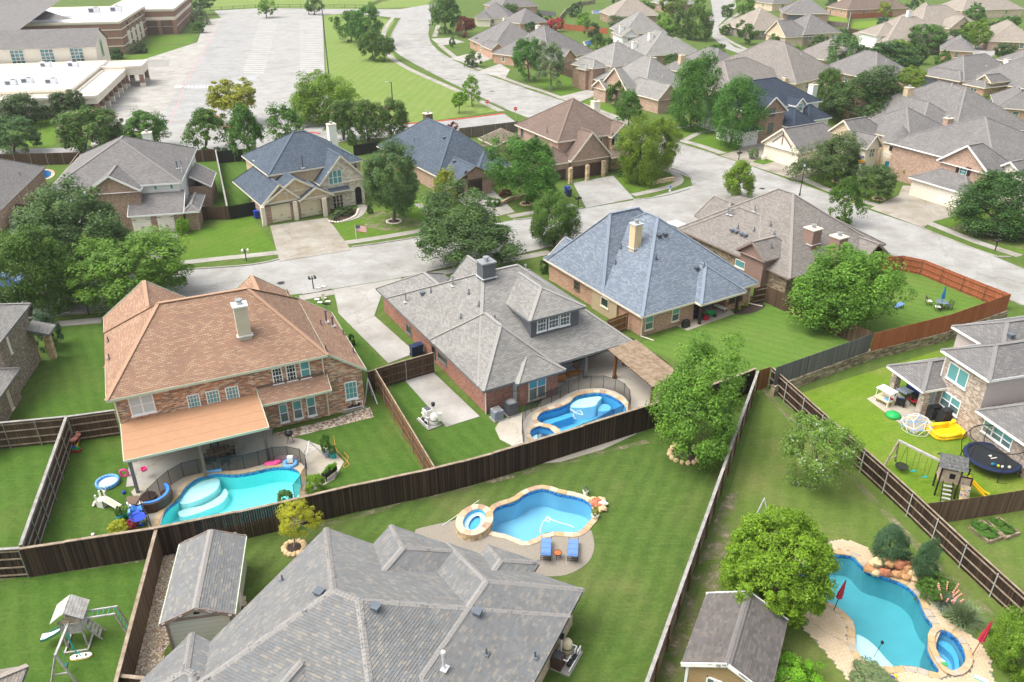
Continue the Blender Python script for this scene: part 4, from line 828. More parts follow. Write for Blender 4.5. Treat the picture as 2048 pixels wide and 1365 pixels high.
h.garage(S(E1,(540,407),(585,450)),rows=3); h.garage(S(E1,(599,400),(645,434)),rows=3)
for a,b in ((530,452),(594,440),(652,433)): w_=P(a,b); MB().box((w_.x,w_.y,1.25),(.5,.4,2.5),h.a).build('pillar','trim_cream',h.T)
g=h.Tr('trim_cream'); 
for y_,xa,xb in ((.2,.4,9),( -.42,5,9.1)): g.bar(h.W(xa,y_,2.62),h.W(xb,y_,2.62),.1,.25)
for x in (2.2,3.4,4.6): g.bar(h.W(x,.2,2.7),h.W(x,.2,2.6+.62*min(x,9.2-x)),.12,.06)
for x in (6.2,7.05,7.9): g.bar(h.W(x,-.42,2.7),h.W(x,-.42,2.6+.6*min(x-4.7,9.4-x)),.12,.06)
g.bar(h.W(1.9,.2,3.7),h.W(7.3,.2,3.7),.06,.12)
h.win(S(E2,(655,343),(685,367)),3,2,'pane_teal'); h.win(S(E2,(664,392),(688,417)),3,2,'pane_dark','trim_cream',grid=(1,2)); h.door(S(E2,(709,375),(725,408)),'black',True)
h.win(S(((2.6,3.6),(15.2,3.6)),(706,324),(715,337)),1,2,'pane_dark','trim_cream')
for a,b,c_,d_ in ((506,320,512,338),(520,335,527,352)): h.win(S(((2.6,3.6),(2.6,14.6)),(a,b),(c_,d_)),1,2,'pane_mid','trim_cream')
h.chimpx(664,268,243,1.3,1.1,'white'); h.vents([(606,337,'t',1.6),(570,278,'b'),(556,293,'p'),(585,287,'p'),(645,267,'b'),(650,270,'b')],'steel_dark'); h.done()
# ---- navy roof, brick front with arched gable
h=House('brick_house','single-storey brick house with wide navy roof and dark brown garage doors under an arched gable',O(753,292,2.6),33,'sh_navy','br_pink',2.6,.78,.4,'trim_cream'); S=h.spot
h.wing(0,12.3,-20.5,0,pitch=.78,ridge='y',wall=True); h.wing(.8,7.2,-24.6,-8,pitch=.55,gable='s',ridge='y',wall=True,fm='trim_brown'); h.wing(6,12,-21.5,-8,pitch=.6,ridge='y',wall=True)
E1=((1.2,-24.2),(6.8,-24.2)); h.garage(S(E1,(908,368),(929,398)),'gar_dark',3); h.garage(S(E1,(935,361),(965,391)),'gar_dark',3); h.win(S(E1,(929,343),(935,356)),1,1,'pane_dark','trim_brown')
h.chimpx(856,240,222,1.3,1.2,'trim_brown'); h.vents([(864,253,'b'),(901,270,'b'),(888,278,'b'),(908,325,'b'),(836,266,'p'),(828,282,'p'),(851,330,'p',.7)]); h.done()
# ---- brown roof two-storey with garage gables
h=House('brick_house','two-storey pink brick house with brown roof, tall cream chimney and brown garage doors',O(1029,249,5.4),29,'sh_brown','br_pink',5.4,.68,.4,'trim_cream'); S=h.spot
h.wing(0,13.6,-13.2,0,pitch=.68,ridge='y',wall=True); h.wing(9.2,13.8,-14.2,-6,5.2,.8,gable='s',ridge='y',wm='stone_tan',oh=.3); h.wing(1.0,8.4,-15.6,-9,2.9,1.05,gable='s',ridge='y',oh=.35,gm='br_pink'); h.wing(-3.2,2.4,-15.0,-9.5,2.7,.7,ridge='y',oh=.35)
h.shed(-4.2,.2,-1,4.9,(2.6,3.8,3.8,2.6)); h.quadwall(-3.8,.2,-.8,4.6,0,2.65); h.shed(8.2,14,-16,-13,(2.6,2.6,3.4,3.4)); 
E1=((1.35,-15.25),(8.05,-15.25)); h.garage(S(E1,(1146,334),(1172,363)),'gar_brown',4); h.garage(S(E1,(1177,327),(1203,357)),'gar_brown',4); E3=((-2.85,-14.65),(2.05,-14.65)); h.garage(S(E3,(1113,341),(1131,368)),'gar_brown',4,2,False)
for a,b in ((1140,368),(1174,362),(1206,353)): w_=P(a,b); MB().box((w_.x,w_.y,1.2),(.5,.45,2.4),h.a).build('pillar','stone_tan',h.T)
E4=((9.5,-13.9),(13.5,-13.9)); h.win(S(E4,(1230,268),(1240,290)),1,2,'pane_teal','trim_cream')
for a in (1224,1241): sp=S(E4,(a,268),(a+4,290)); h.win(sp,1,1,'wood_dark','wood_dark',sill=False)
h.win(S(((8.5,-12.8),(13,-12.8)),(1198,277),(1204,288)),1,1,'pane_dark'); h.win(S(((8,-12.8),(13.6,-12.8)),(1228,322),(1240,336)),1,1,'pane_mid','trim_grey')
for a,b,c_,d_ in ((1042,256,1047,274),(1070,269,1076,286)): h.win(S(((.4,-12.8),(.4,-.4)),(a,b),(c_,d_)),1,1,'pane_dark','trim_grey')
h.chimpx(1190,225,198,1.3,1.2,'stucco_cream'); h.vents([(1128,213,'p',.6),(1112,222,'p'),(1093,227,'p'),(1094,265,'p',.9),(1158,212,'p')],'vent_brown'); h.done()
# ---- left grey two-storey
h=House('brick_house','two-storey house with grey roof, white siding and double white garage doors',O(263,428,2.6),13,'sh_dark','br_brown',2.6,.6,.4,'white'); S=h.spot
h.wing(-9.6,6,2.6,20,5.4,.52,ridge='y',wall=True,wm='sid_white'); h.wing(-5.2,1.4,.9,9,5.2,.62,gable='s',ridge='y',wm='br_brown',oh=.3); h.shed(-.4,6.2,-.7,3.2,(2.5,2.5,4.3,4.3)); h.wing(5.9,8.0,-.5,6.5,2.5,.6,ridge='y',oh=.3); h.quadwall(-.2,6,-.4,4,0,2.5); h.shed(6,8.6,9,16,(4.4,2.8,2.8,4.4)); h.quadwall(5.5,8.3,9.2,15.8,0,2.9)
E1=((-.2,-.4),(6,-.4)); h.garage(S(E1,(262,436),(308,470)),'gar_white',3); h.garage(S(E1,(312,430),(354,466)),'gar_white',3)
E2=((-9.2,3.0),(5.6,3.0))
for a in (273,306,338): h.win(S(E2,(a,372-(a-273)*.07),(a+10,383-(a-273)*.07)),1,1,'pane_teal')
for a,b,c_,d_ in ((362,335,365,355),(372,317,375,337)): h.win(S(((5.6,3),(5.6,19.6)),(a,b),(c_,d_)),1,1,'pane_mid')
h.chimpx(297,283,260,1.3,1.2,'sid_white'); h.vents([(355,338,'t',.9),(285,292,'t',.8),(255,275,'p'),(362,328,'p'),(221,286,'b')]); h.done()
# ---- two houses cut by the left edge
h=House('brick_house','pink brick house with grey roof and upstairs triple window at the left edge',O(90,335,2.6),13,'sh_dark','br_pink',2.6,.62,.4,'trim_taupe'); S=h.spot
h.wing(-16,0,-21,.5,2.6,.6,ridge='y',wall=True); h.wing(-16,-4.2,-17,-4,5.0,.5,ridge='y',z0=3,wm='stucco_brown')
h.win(S(((-4.65,-16),(-4.65,-4)),(1,338),(14,362)),3,2,'pane_teal','trim_cream'); E1=((-.4,-20),(-.4,0)); h.win(S(E1,(51,370),(58,392)),1,2,'pane_mid','trim_cream'); h.win(S(E1,(36,388),(41,405)),1,2,'pane_mid','trim_cream'); h.vents([(40,350,'p'),(12,322,'b')]); h.done()
h=House('brick_house','dark grey brick two-storey house with pale roof at the left edge',O(60,609,5.4),11,'sh_grey','br_grey',5.4,.55,.4,'trim_grey'); S=h.spot
h.wing(-14,0,-7.2,.2,5.4,.5,ridge='x',wall=True); h.wing(-12,.5,-16,-6.4,2.6,.5,ridge='y',wall=True); h.shed(-.5,1.3,-1.3,.6,(3.6,3.0,3.0,3.6)); h.quadwall(.3,.8,-.2,.3,0,2.9,'stone_tan')
E1=((-.4,-6.8),(-.4,-.2)); h.win(S(E1,(8,668),(24,705)),3,1,'pane_dark','white'); E2=((.1,-15.6),(.1,-6.6)); h.win(S(E2,(5,770),(27,815)),2,2,'pane_mid','trim_cream'); h.vents([(13,631,'p')]); h.done()
# ---- right-hand house with the covered porch
h=House('brick_house','two-storey grey brick house with mauve siding and covered porch behind the trampoline',O(1983,760,5.4),15,'sh_right','br_right',5.4,.5,.4,'white'); S=h.spot
h.wing(-.25,9,-.05,4.8,5.4,.55,ridge='x',wall=False); h.wing(3.5,16,2.8,8.0,5.4,.5,ridge='x',wall=False); h.wing(-.4,11,-8,.1,2.8,.5,ridge='y',wall=False); h.wing(-2.1,3,3.6,7.8,2.6,.6,ridge='x',wall=False,hip=(2.1,0.1))
h.quadwall(.15,8,.3,4.5,0,5.38,sides='wn'); h.quadwall(.15,8,.32,4.5,0,5.38,'sid_mauve',sides='s'); h.quadwall(3.9,15,4.52,7.6,0,5.38,'sid_mauve',sides='wne'); h.quadwall(.1,10,-7.6,.3,0,2.78,sides='wsn')
E1=((.15,.3),(.15,4.5)); h.win(S(E1,(1902,723),(1931,780)),2,1,'pane_teal'); h.win(S(E1,(1887,779),(1915,834)),2,2,'pane_teal',low='pane_mid'); E2=((.1,-7.6),(.1,.2)); h.win(S(E2,(1971,838),(2020,902)),3,2,'pane_teal',low='pane_mid')
h.win(S(((-.05,4.4),(2,4.4)),(1853,782),(1866,806)),1,1,'pane_blind')
for a,b in ((1786,781),(1838,832)): w_=P(a,b); o_=MB().box((w_.x,w_.y,1.2),(.55,.55,2.4),h.a).build('pillar','br_right',h.T)
w_=h.W(2.4,7.4); MB().box((w_.x,w_.y,1.2),(.5,.5,2.4),h.a).build('pillar','br_right',h.T)
h.Tr('white').bar(h.W(.1,4.45,3.2),h.W(.1,4.45,5.2),.09); h.vents([(2021,675,'b')]); h.done(); RH=h
# ---- near house
h=House('brick_house','cream brick house with mottled grey shingle roof in the foreground',O(656,1063,2.5),-25.5,'sh_near','br_cream',2.5,.55,.4,'trim_grey',near=True); S=h.spot
h.capm='sh_near'; A,B=(5.6,-6.4,6.0),(7.1,-6.4,6.0); z=2.5
h.plane([(-.3,.2,z),(15.5,.2,z),B,A]); h.plane([(-.3,-16.2,z),(-.3,.2,z),A]); h.plane([(15.5,.2,z),(15.5,-16.2,z),B]); h.plane([(-.3,-16.2,z),A,B,(15.5,-16.2,z)])
for a,b in (((-.3,.2,z),A),(A,(-.3,-16.2,z)),(A,B),(B,(15.5,-16.2,z)),(B,(15.5,.2,z))): h.cap(a,b)
for a,b in (((-.3,.2,z),(-.3,-16.2,z)),((-.3,.2,z),(3.3,.2,z)),((15.5,1.9,z),(15.5,-16.2,z))): h.fascia(a,b)
h.wing(3.1,8.4,-6,2.1,2.5,.55,ridge='y',wall=False); h.wing(9.2,12.5,-4,3.05,2.52,.55,ridge='y',wall=False); h.wing(7,15.5,-11,2.2,2.5,.42,ridge='y',hip=(3.3,3.3),wall=False); h.wing(-1.6,4,-14.5,-9.3,2.5,.55,ridge='x',wall=False); h.wing(2.9,9.5,-17,-6.5,3.2,.52,ridge='y',gable='s',wall=False)
h.quadwall(.1,15.1,-16,-.2,0,2.48); h.quadwall(3.5,8,-.3,1.7,0,2.48); h.quadwall(9.6,12.1,-.3,2.6,0,2.48); h.quadwall(8,15.1,-1,1.8,0,2.48)
h.vents([(639,1190,'b'),(752,1220,'b'),(955,1230,'b'),(565,1162,'p'),(973,1309,'p'),(1070,1315,'p'),(888,1338,'t',1.0,'galv_pale')])
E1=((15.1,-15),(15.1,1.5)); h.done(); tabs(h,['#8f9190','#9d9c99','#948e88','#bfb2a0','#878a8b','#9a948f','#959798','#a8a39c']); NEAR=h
# ---- sheds
h=House('garden_shed','long pale garden shed with mottled grey shingle roof on gravel beside the fence',O(320,1250,2.15),11,'sh_near','sid_shed',2.15,.42,.22,'trim_taupe',cat='shed'); h.capm='sh_near'; h.near=True
e1=h.wing(0,3.75,0,6.2,gable='sn',ridge='y',soffit=False); g=h.Tr('trim_taupe')
for x in (.24,3.5): g.box(h.W(x,.21,1.05),(.14,.06,2.1),h.a)
g.bar(h.W(.2,.18,2.12),h.W(3.55,.18,2.12),.05,.14); MB().box(h.W(1.85,.2,2.5),(.3,.06,.28),h.a).build('louvre','black',h.T)
h.Tr('trim_green').bar(h.W(3.78,0,2.1),h.W(3.78,6.2,2.1),.1,.12); h.Tr('trim_green').bar(h.W(-.03,0,2.1),h.W(-.03,6.2,2.1),.1,.12)
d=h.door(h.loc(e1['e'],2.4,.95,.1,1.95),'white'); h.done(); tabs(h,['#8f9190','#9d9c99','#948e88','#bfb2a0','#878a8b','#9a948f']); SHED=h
b_=O(1363,1328,2.2); a_=O(1409,1200,2.2)
h=House('garden_shed','tan garden shed with brown grey shingle roof by the right fence',b_,math.degrees(math.atan2(a_.y-b_.y,a_.x-b_.x))-90,'sh_shed2','sid_brown',2.2,.5,.25,'white',cat='shed'); h.near=True
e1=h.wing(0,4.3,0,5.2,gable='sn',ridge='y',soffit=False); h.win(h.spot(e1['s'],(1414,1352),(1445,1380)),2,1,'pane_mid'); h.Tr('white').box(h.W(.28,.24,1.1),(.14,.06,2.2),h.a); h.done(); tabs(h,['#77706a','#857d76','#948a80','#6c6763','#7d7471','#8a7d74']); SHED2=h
# ---- houses further off
def far(name,label,A,B,ze,depth,roof,wall,pitch=.6,gab='',ridge=None,extra=(),win=3,chim=None,trim='trim_cream',pane='pane_mid',vents=()):
    a,b=O(*A,ze),O(*B,ze); ang=math.degrees(math.atan2(b.y-a.y,b.x-a.x)); L_=(b-a).to_2d().length
    pitch*=1.12; h=House(name,label,a,ang,roof,wall,ze,pitch,.4,trim); e=h.wing(0,L_,0,depth,gable=gab,ridge=ridge)
    for x in extra:
        k=dict(x[4]) if len(x)>4 else {}; gd=k.pop('garage',None); wn=k.pop('win',None); e2=h.wing(x[0]*L_,x[1]*L_,x[2],x[3],**k)
        if gd:
            w_=(x[1]-x[0])*L_-.8; n=2 if w_>5 else 1
            for i in range(n): h.garage(h.loc(e2['s'],w_*(i+.5)/n,min(w_/n*.84,4.8),.05,2.15),gd,3,4,False)
        if wn: w_=(x[1]-x[0])*L_-.8; h.win(h.loc(e2['s'],w_/2,min(1.6,w_*.5),k.get('ze',ze)-1.9,k.get('ze',ze)-.5),2,2,pane,'trim_cream')
    for i in range(win):
        h.win(h.loc(e['s'],(L_-.8)*(i+.6)/(win+.2),1.1,ze-1.8,ze-.5),1,2,pane,'trim_cream')
        h.win(h.loc(e['w'],(depth-.8)*(i+.6)/(win+.2),1.0,ze-1.8,ze-.5),1,2,pane,'trim_cream')
        if ze>4: h.win(h.loc(e['s'],(L_-.8)*(i+.6)/(win+.2),1.1,.8,2.1),1,2,pane,'trim_cream')
    for c in chim or (): h.chim(c[0]*L_,c[1]*depth,1.2,1.1,h.zat(c[0]*L_,c[1]*depth)+1.6,c[2] if len(c)>2 else 'stucco_cream')
    for v in range(4): 
        x,y=L_*random.uniform(.2,.8),depth*random.uniform(.15,.85); zz=h.zat(x,y)
        if zz: 
            w_=h.W(x,y,zz); MB().cyl(w_-Vector((0,0,.1)),w_+Vector((0,0,.5)),.08,.08,6).build('vent_pipe','galv_pale',h.T)
    h.done(); return h
ex=lambda *a:a
far('brick_house','brick house with grey roof behind the red-leaved crape myrtle by the curving road',(948,36),(1022,37),2.6,14,'sh_dark','stucco_cream',.62,extra=[ex(.1,.5,-4,6,dict(ridge='y'))])
far('brick_house','red brick house with big brown-grey roof above the curving road',(983,98),(1098,92),2.6,22,'sh_dark','br_tan',.6,extra=[ex(-.04,.2,-2,8,dict(gable='s',ridge='y',pitch=.8)),ex(.75,1.15,-6,8,dict(gable='s',ridge='y',pitch=.8,garage='gar_cream'))],chim=[(.55,.7)])
far('brick_house','brick house with broad taupe roof between two young street trees',(1098,122),(1192,104),2.6,20,'sh_dark','br_tan',.62,extra=[ex(.0,.35,-4,8,dict(gable='s',ridge='y',pitch=.8))],chim=[(.55,.65)])
far('brick_house','two-storey brick and cream siding house with beige garage door at the road bend',(1223,133),(1311,122),5.2,13,'sh_grey','sid_cream',.55,extra=[ex(-.26,1.0,-4.5,3,dict(ze=2.6,pitch=.5,wm='br_brown')),ex(-.3,.1,-6.2,2,dict(ze=2.6,pitch=.55,wm='br_brown',ridge='y',garage='gar_cream')),ex(-.34,-.02,1,9,dict(ze=5.0,gable='w',pitch=.7,wm='br_brown')),ex(-.4,-.2,2.5,6,dict(ze=4.6,gable='w',pitch=.7,wm='br_brown'))],chim=[(.8,.8,'white')],win=2)
far('brick_house','brick house with three front gables and blank garage gable by the bend',(1287,192),(1395,178),2.8,17,'sh_grey','br_pink',.75,extra=[ex(-.02,.38,-5,8,dict(gable='s',ridge='y',pitch=.95)),ex(-.14,.1,3,12,dict(gable='w',ridge='x',ze=3.4,pitch=.9)),ex(-.2,.1,9,14,dict(gable='w',ridge='x',pitch=.7))],chim=[(.7,.6,'stucco_tan')],win=1)
far('brick_house','low brick house with wide grey hip roof and cream chimney behind the gabled house',(1420,160),(1525,150),2.7,19,'sh_dark','br_brown',.62,extra=[ex(.3,.7,-3,6,dict(ridge='y'))],chim=[(.15,.75,'stucco_tan')])
far('brick_house','brick house with grey roof and solar tubes in the second row',(1290,112),(1395,108),2.7,20,'sh_grey','br_brown',.58,extra=[ex(.5,1.15,4,14,dict(ridge='x'))],chim=[(.05,.5,'white'),(.3,.4,'white')])
far('brick_house','two-storey brick house with steep grey roof behind the white chimneys',(1247,68),(1335,66),5.0,15,'sh_grey','br_brown',.7,extra=[ex(-.1,.3,-3,8,dict(ze=4.6,gable='s',ridge='y',wm='sid_white',win=1))],chim=[(-.02,.1,'white')],win=1)
far('brick_house','pale roofed house beside the far swimming pool',(1225,33),(1322,31),3.0,18,'sh_pale','br_brown',.6,win=2)
far('brick_house','red brick house at the top edge beside the curved retaining wall',(1002,16),(1078,12),3.4,16,'sh_dark','br_tan',.6,win=2)
far('brick_house','grey roofed house in front of the curved retaining wall',(975,40),(1036,36),2.6,13,'sh_grey','br_brown',.6,win=1) if False else None
far('brick_house','two-storey slate-sided house at the top edge above the curved fence',(1565,26),(1660,28),5.0,14,'sh_dark','br_brown',.55,extra=[ex(.1,.5,-2,4,dict(ze=4.8,wm='sid_grey'))],win=2)
far('brick_house','grey-beige hip roofed house beside the far side street',(1502,62),(1592,58),2.8,18,'sh_pale','br_grey',.62,win=2,chim=[(.95,.4,'stucco_tan')])
far('brick_house','two-storey tan brick house with a large gable end on the side street',(1607,69),(1684,65),5.2,14,'sh_dark','br_cream',.62,extra=[ex(-.45,.3,0,10,dict(ze=4.6,gable='w',ridge='x',pitch=.8))],win=3,pane='pane_teal')
far('brick_house','tan brick house with large brown-grey hip roof above the navy roofed house',(1592,168),(1684,146),3.6,24,'sh_taupe','br_cream',.6,extra=[ex(-.9,.3,4,20,dict(ridge='x',pitch=.55))],win=2)
h=House('brick_house','white and brick two-storey house with near-black roof and white chimney',O(1557,249,2.6),30,'sh_navy2','sid_white',5.2,.75,.4,'white'); S=h.spot
h.wing(-6,12.2,1.4,14,5.2,.6,ridge='x',wall=True); h.wing(-6.4,.5,-1.3,8,5.2,.75,gable='s',ridge='y',wm='br_brown'); h.wing(-.1,6.2,-3.6,4,2.6,.8,ridge='y',wm='stucco_cream'); h.wing(3.6,6.4,-.2,6,5.4,.9,gable='s',ridge='y'); h.wing(6,12,-1.5,5,2.8,.7,ridge='x'); h.wing(-9.5,-5.5,-1.5,6,2.6,.7,ridge='y')
E1=((-6,-.9),(.1,-.9)); h.win(S(E1,(1541,217),(1549,232)),1,2,'pane_mid','trim_brown'); h.win(S(E1,(1537,247),(1544,266)),1,2,'pane_mid','trim_brown'); h.win(S(((4,.2),(6,.2)),(1597,208),(1604,222)),1,2,'pane_teal'); h.chimpx(1622,200,165,1.3,1.2,'white'); h.garage(h.loc(((.3,-3.2),(5.8,-3.2)),2.7,4.6,.05,2.2),'gar_white',3); h.chimpx(1529,155,140,1.0,1.0,'stucco_tan'); h.chimpx(1570,163,152,.9,.9,'stucco_tan'); h.done()
h=House('stone_house','tan stone house with round turret bay and half-timbered garage gable',O(1770,281,5.2),30,'sh_dark','br_cream',5.2,.6,.4,'trim_cream'); S=h.spot
h.wing(2.4,14,-2.5,9,5.2,.62,ridge='x',wall=True); h.wing(-2.6,5,3.5,8.5,5.2,.85,gable='w',ridge='x',wm='br_cream'); h.wing(-3.2,.4,.4,6,4.2,1.0,gable='s',ridge='y',wm='stucco_cream'); h.wing(-9,4,8,16,2.6,.75,gable='w',ridge='x',wm='stucco_cream',gm='stucco_cream')
c=h.W(1.7,-1.1); mb=MB(); mb.cyl((c.x,c.y,0),(c.x,c.y,5.2),2.1,2.1,18); mb.build('turret','br_cream',h.T,True); mb=MB(); mb.cyl((c.x,c.y,5.2),(c.x,c.y,7.6),2.5,.02,18); mb.build('turret_roof','sh_dark',h.T)
for k in (-2.35,-1.75,-1.15): 
    d=Vector((math.cos(k),math.sin(k),0)); q=MB(); r_=Vector((-d.y,d.x,0)); p=c+d*2.13
    q.poly([p-r_*.35+Vector((0,0,4.0)),p+r_*.35+Vector((0,0,4.0)),p+r_*.35+Vector((0,0,4.7)),p-r_*.35+Vector((0,0,4.7))]); q.build('window','pane_dark',h.T)
    q=MB(); q.poly([p-r_*.5+Vector((0,0,.4)),p+r_*.5+Vector((0,0,.4)),p+r_*.5+Vector((0,0,2.4)),p-r_*.5+Vector((0,0,2.4))]); q.build('window','pane_school',h.T)
mb=MB()
for k in range(-12,-3): 
    a=k/4; d=Vector((math.cos(a),math.sin(a),0))*2.16; d2=Vector((math.cos(a+.25),math.sin(a+.25),0))*2.16
    mb.bar(c+d+Vector((0,0,2.9)),c+d2+Vector((0,0,3.6)),.06); mb.bar(c+d+Vector((0,0,3.6)),c+d2+Vector((0,0,2.9)),.06)
mb.cyl((c.x,c.y,2.85),(c.x,c.y,3.65),2.125,2.125,18); mb.build('lattice_band','stucco_cream',h.T)
E1=((1.8,-2.1),(13.6,-2.1)); 
for a,b,c_,d_ in ((1852,280,1858,296),(1893,270,1900,285),(1852,308,1862,326),(1880,305,1895,320)): h.win(S(E1,(a,b),(c_,d_)),1,2,'pane_mid','trim_cream')
h.win(h.loc(((-2.8,.8),(0,.8)),1.4,1.1,2.6,4.0),2,2,'pane_mid','trim_cream'); g=h.Tr('trim_brown'); x=-8.62
for a,b in (((12,3.0),(12,5.2)),((10,3.0),(12,4.6)),((14,3.0),(12,4.6))): g.bar(h.W(x,a[0],a[1]),h.W(x,b[0],b[1]),.14)
h.chimpx(1812,224,205,1.2,1.1,'stucco_cream'); h.done()
h=House('brick_house','pink brick house with white trimmed gables and black shutters at the right edge',O(1891,324,5.2),28,'sh_dark','br_pink',5.2,.6,.4,'white'); S=h.spot
h.wing(2,20,-6,12,5.2,.5,ridge='x',wall=True); h.wing(-.2,6,-6.5,1.2,5.2,.75,gable='w',ridge='x'); h.wing(-2.6,4,-6.0,3.2,2.6,.55,ridge='y',wm='stucco_cream'); h.wing(3,9,-10,-4,4.4,.7,gable='w',ridge='x',wm='stucco_cream'); h.wing(3,12,-14,-9,2.8,.6,gable='w',ridge='x',wm='stucco_cream')
E1=((.2,-6),(.2,.8)); h.win(S(E1,(1921,334),(1932,352)),1,2,'pane_teal')
for a in (1914,1934): h.win(S(E1,(a,334),(a+5,353)),1,1,'wood_dark','wood_dark',sill=False)
E2=((-2.2,-5.6),(-2.2,2.8)); h.garage(S(E2,(1878,370),(1934,424)),'gar_white',4,6,False); h.vents([(2010,330,'b')]); h.done()
far('brick_house','brick house with long grey roof and two brick chimneys behind the turret house',(1908,272),(2075,258),2.7,24,'sh_dark','br_brown',.6,extra=[ex(-.25,.4,3,22,dict(ridge='y'))],chim=[(.05,.12,'br_pink'),(.1,.6,'stucco_tan')],win=2)
far('brick_house','brick house with slate garage doors behind two parked pickups',(1835,146),(1928,163),2.7,20,'sh_dark','br_tan',.62,extra=[ex(.1,.98,-1,4,dict(garage='gar_slate')),ex(1.15,1.6,-3,7,dict(ridge='y',wm='br_tan',win=1)),ex(1.3,1.6,-1.5,5,dict(gable='s',ridge='y',ze=3.6,pitch=.8,wm='stone_tan')),ex(.8,2.6,4,22,dict(ridge='x'))],chim=[(.75,.9,'white')],win=0)
far('brick_house','small house with a bright orange roof behind the wide dark oak',(1808,222),(1873,205),2.6,11,'sh_orange','br_tan',.6,extra=[ex(-.2,.4,3,14,dict(ridge='y'))],win=0)
far('brick_house','red-brown roofed house at the top edge with red shrubs',(1695,20),(1818,16),3,14,'sh_brown','br_tan',.55,win=2)
far('stucco_house','cream house with pale roof and bay windows on the red fence yard',(1795,45),(1868,49),3.2,13,'sh_pale','stucco_cream',.55,extra=[ex(.2,.95,3,16,dict(ze=5.2,ridge='x'))],win=3)
far('brick_house','pale hip roofed house right of the bay-windowed cream house',(1840,58),(1965,52),2.8,18,'sh_pale','br_cream',.6,extra=[ex(.35,.75,-3,6,dict(gable='s',ridge='y',pitch=.7))],win=1)
far('brick_house','pale roofed house with a white dormer and chimney behind the round street trees',(1770,88),(1925,84),2.7,20,'sh_pale','br_cream',.55,extra=[ex(-.02,.4,4,14,dict(ze=4.4,ridge='x',wm='white'))],chim=[(.5,.5,'white')],win=1)
far('brick_house','grey roofed house left of the far pool yard',(1040,48),(1098,44),2.7,13,'sh_dark','br_tan',.62,win=1)
far('brick_house','brown-grey hip roof between the dusky oaks and the tan gabled house',(1690,128),(1770,120),2.8,18,'sh_taupe','br_brown',.6,win=1)
far('brick_house','grey hip roofed house under the broad dark oak',(1752,160),(1835,150),2.7,17,'sh_dark','br_brown',.6,win=1)
far('brick_house','pale roof behind the bright far lawn',(1700,-2),(1800,-4),3,14,'sh_pale','br_cream',.6,win=1)
far('brick_house','grey roof between the side street and the top edge car',(1545,8),(1590,6),3,13,'sh_dark','br_cream',.6,win=1)
far('brick_house','pale grey roof above the second row at the top edge',(1330,10),(1395,8),3,14,'sh_grey','br_brown',.6,win=1)
far('brick_house','small grey roof behind the pale dormer house',(1880,100),(1950,104),2.7,14,'sh_dark','br_tan',.6,win=1)
far('brick_house','grey roofed house beside the red crape shrubs at the right edge',(1990,215),(2080,222),2.7,14,'sh_dark','br_tan',.6,win=1)
far('brick_house','cream and pale roofed house at the top right corner',(1925,22),(2050,18),3,16,'sh_pale','br_cream',.55,win=2)
far('brick_house','tan brick house with pale roof behind two parked cars at the right edge',(1975,82),(2075,86),2.7,22,'sh_pale','br_pink',.62,win=2)
far('brick_house','grey roofed brick house at the right edge below the parked cars',(1990,118),(2085,140),2.7,20,'sh_dark','br_brown',.6,win=1)

h=House('brick_house','corner of a pale shingle roof cut by the bottom left corner',O(55,1331,2.5),12,'sh_pale','br_cream',2.5,.5,.4,'trim_grey'); h.wing(-9,0,-9,0); h.done()
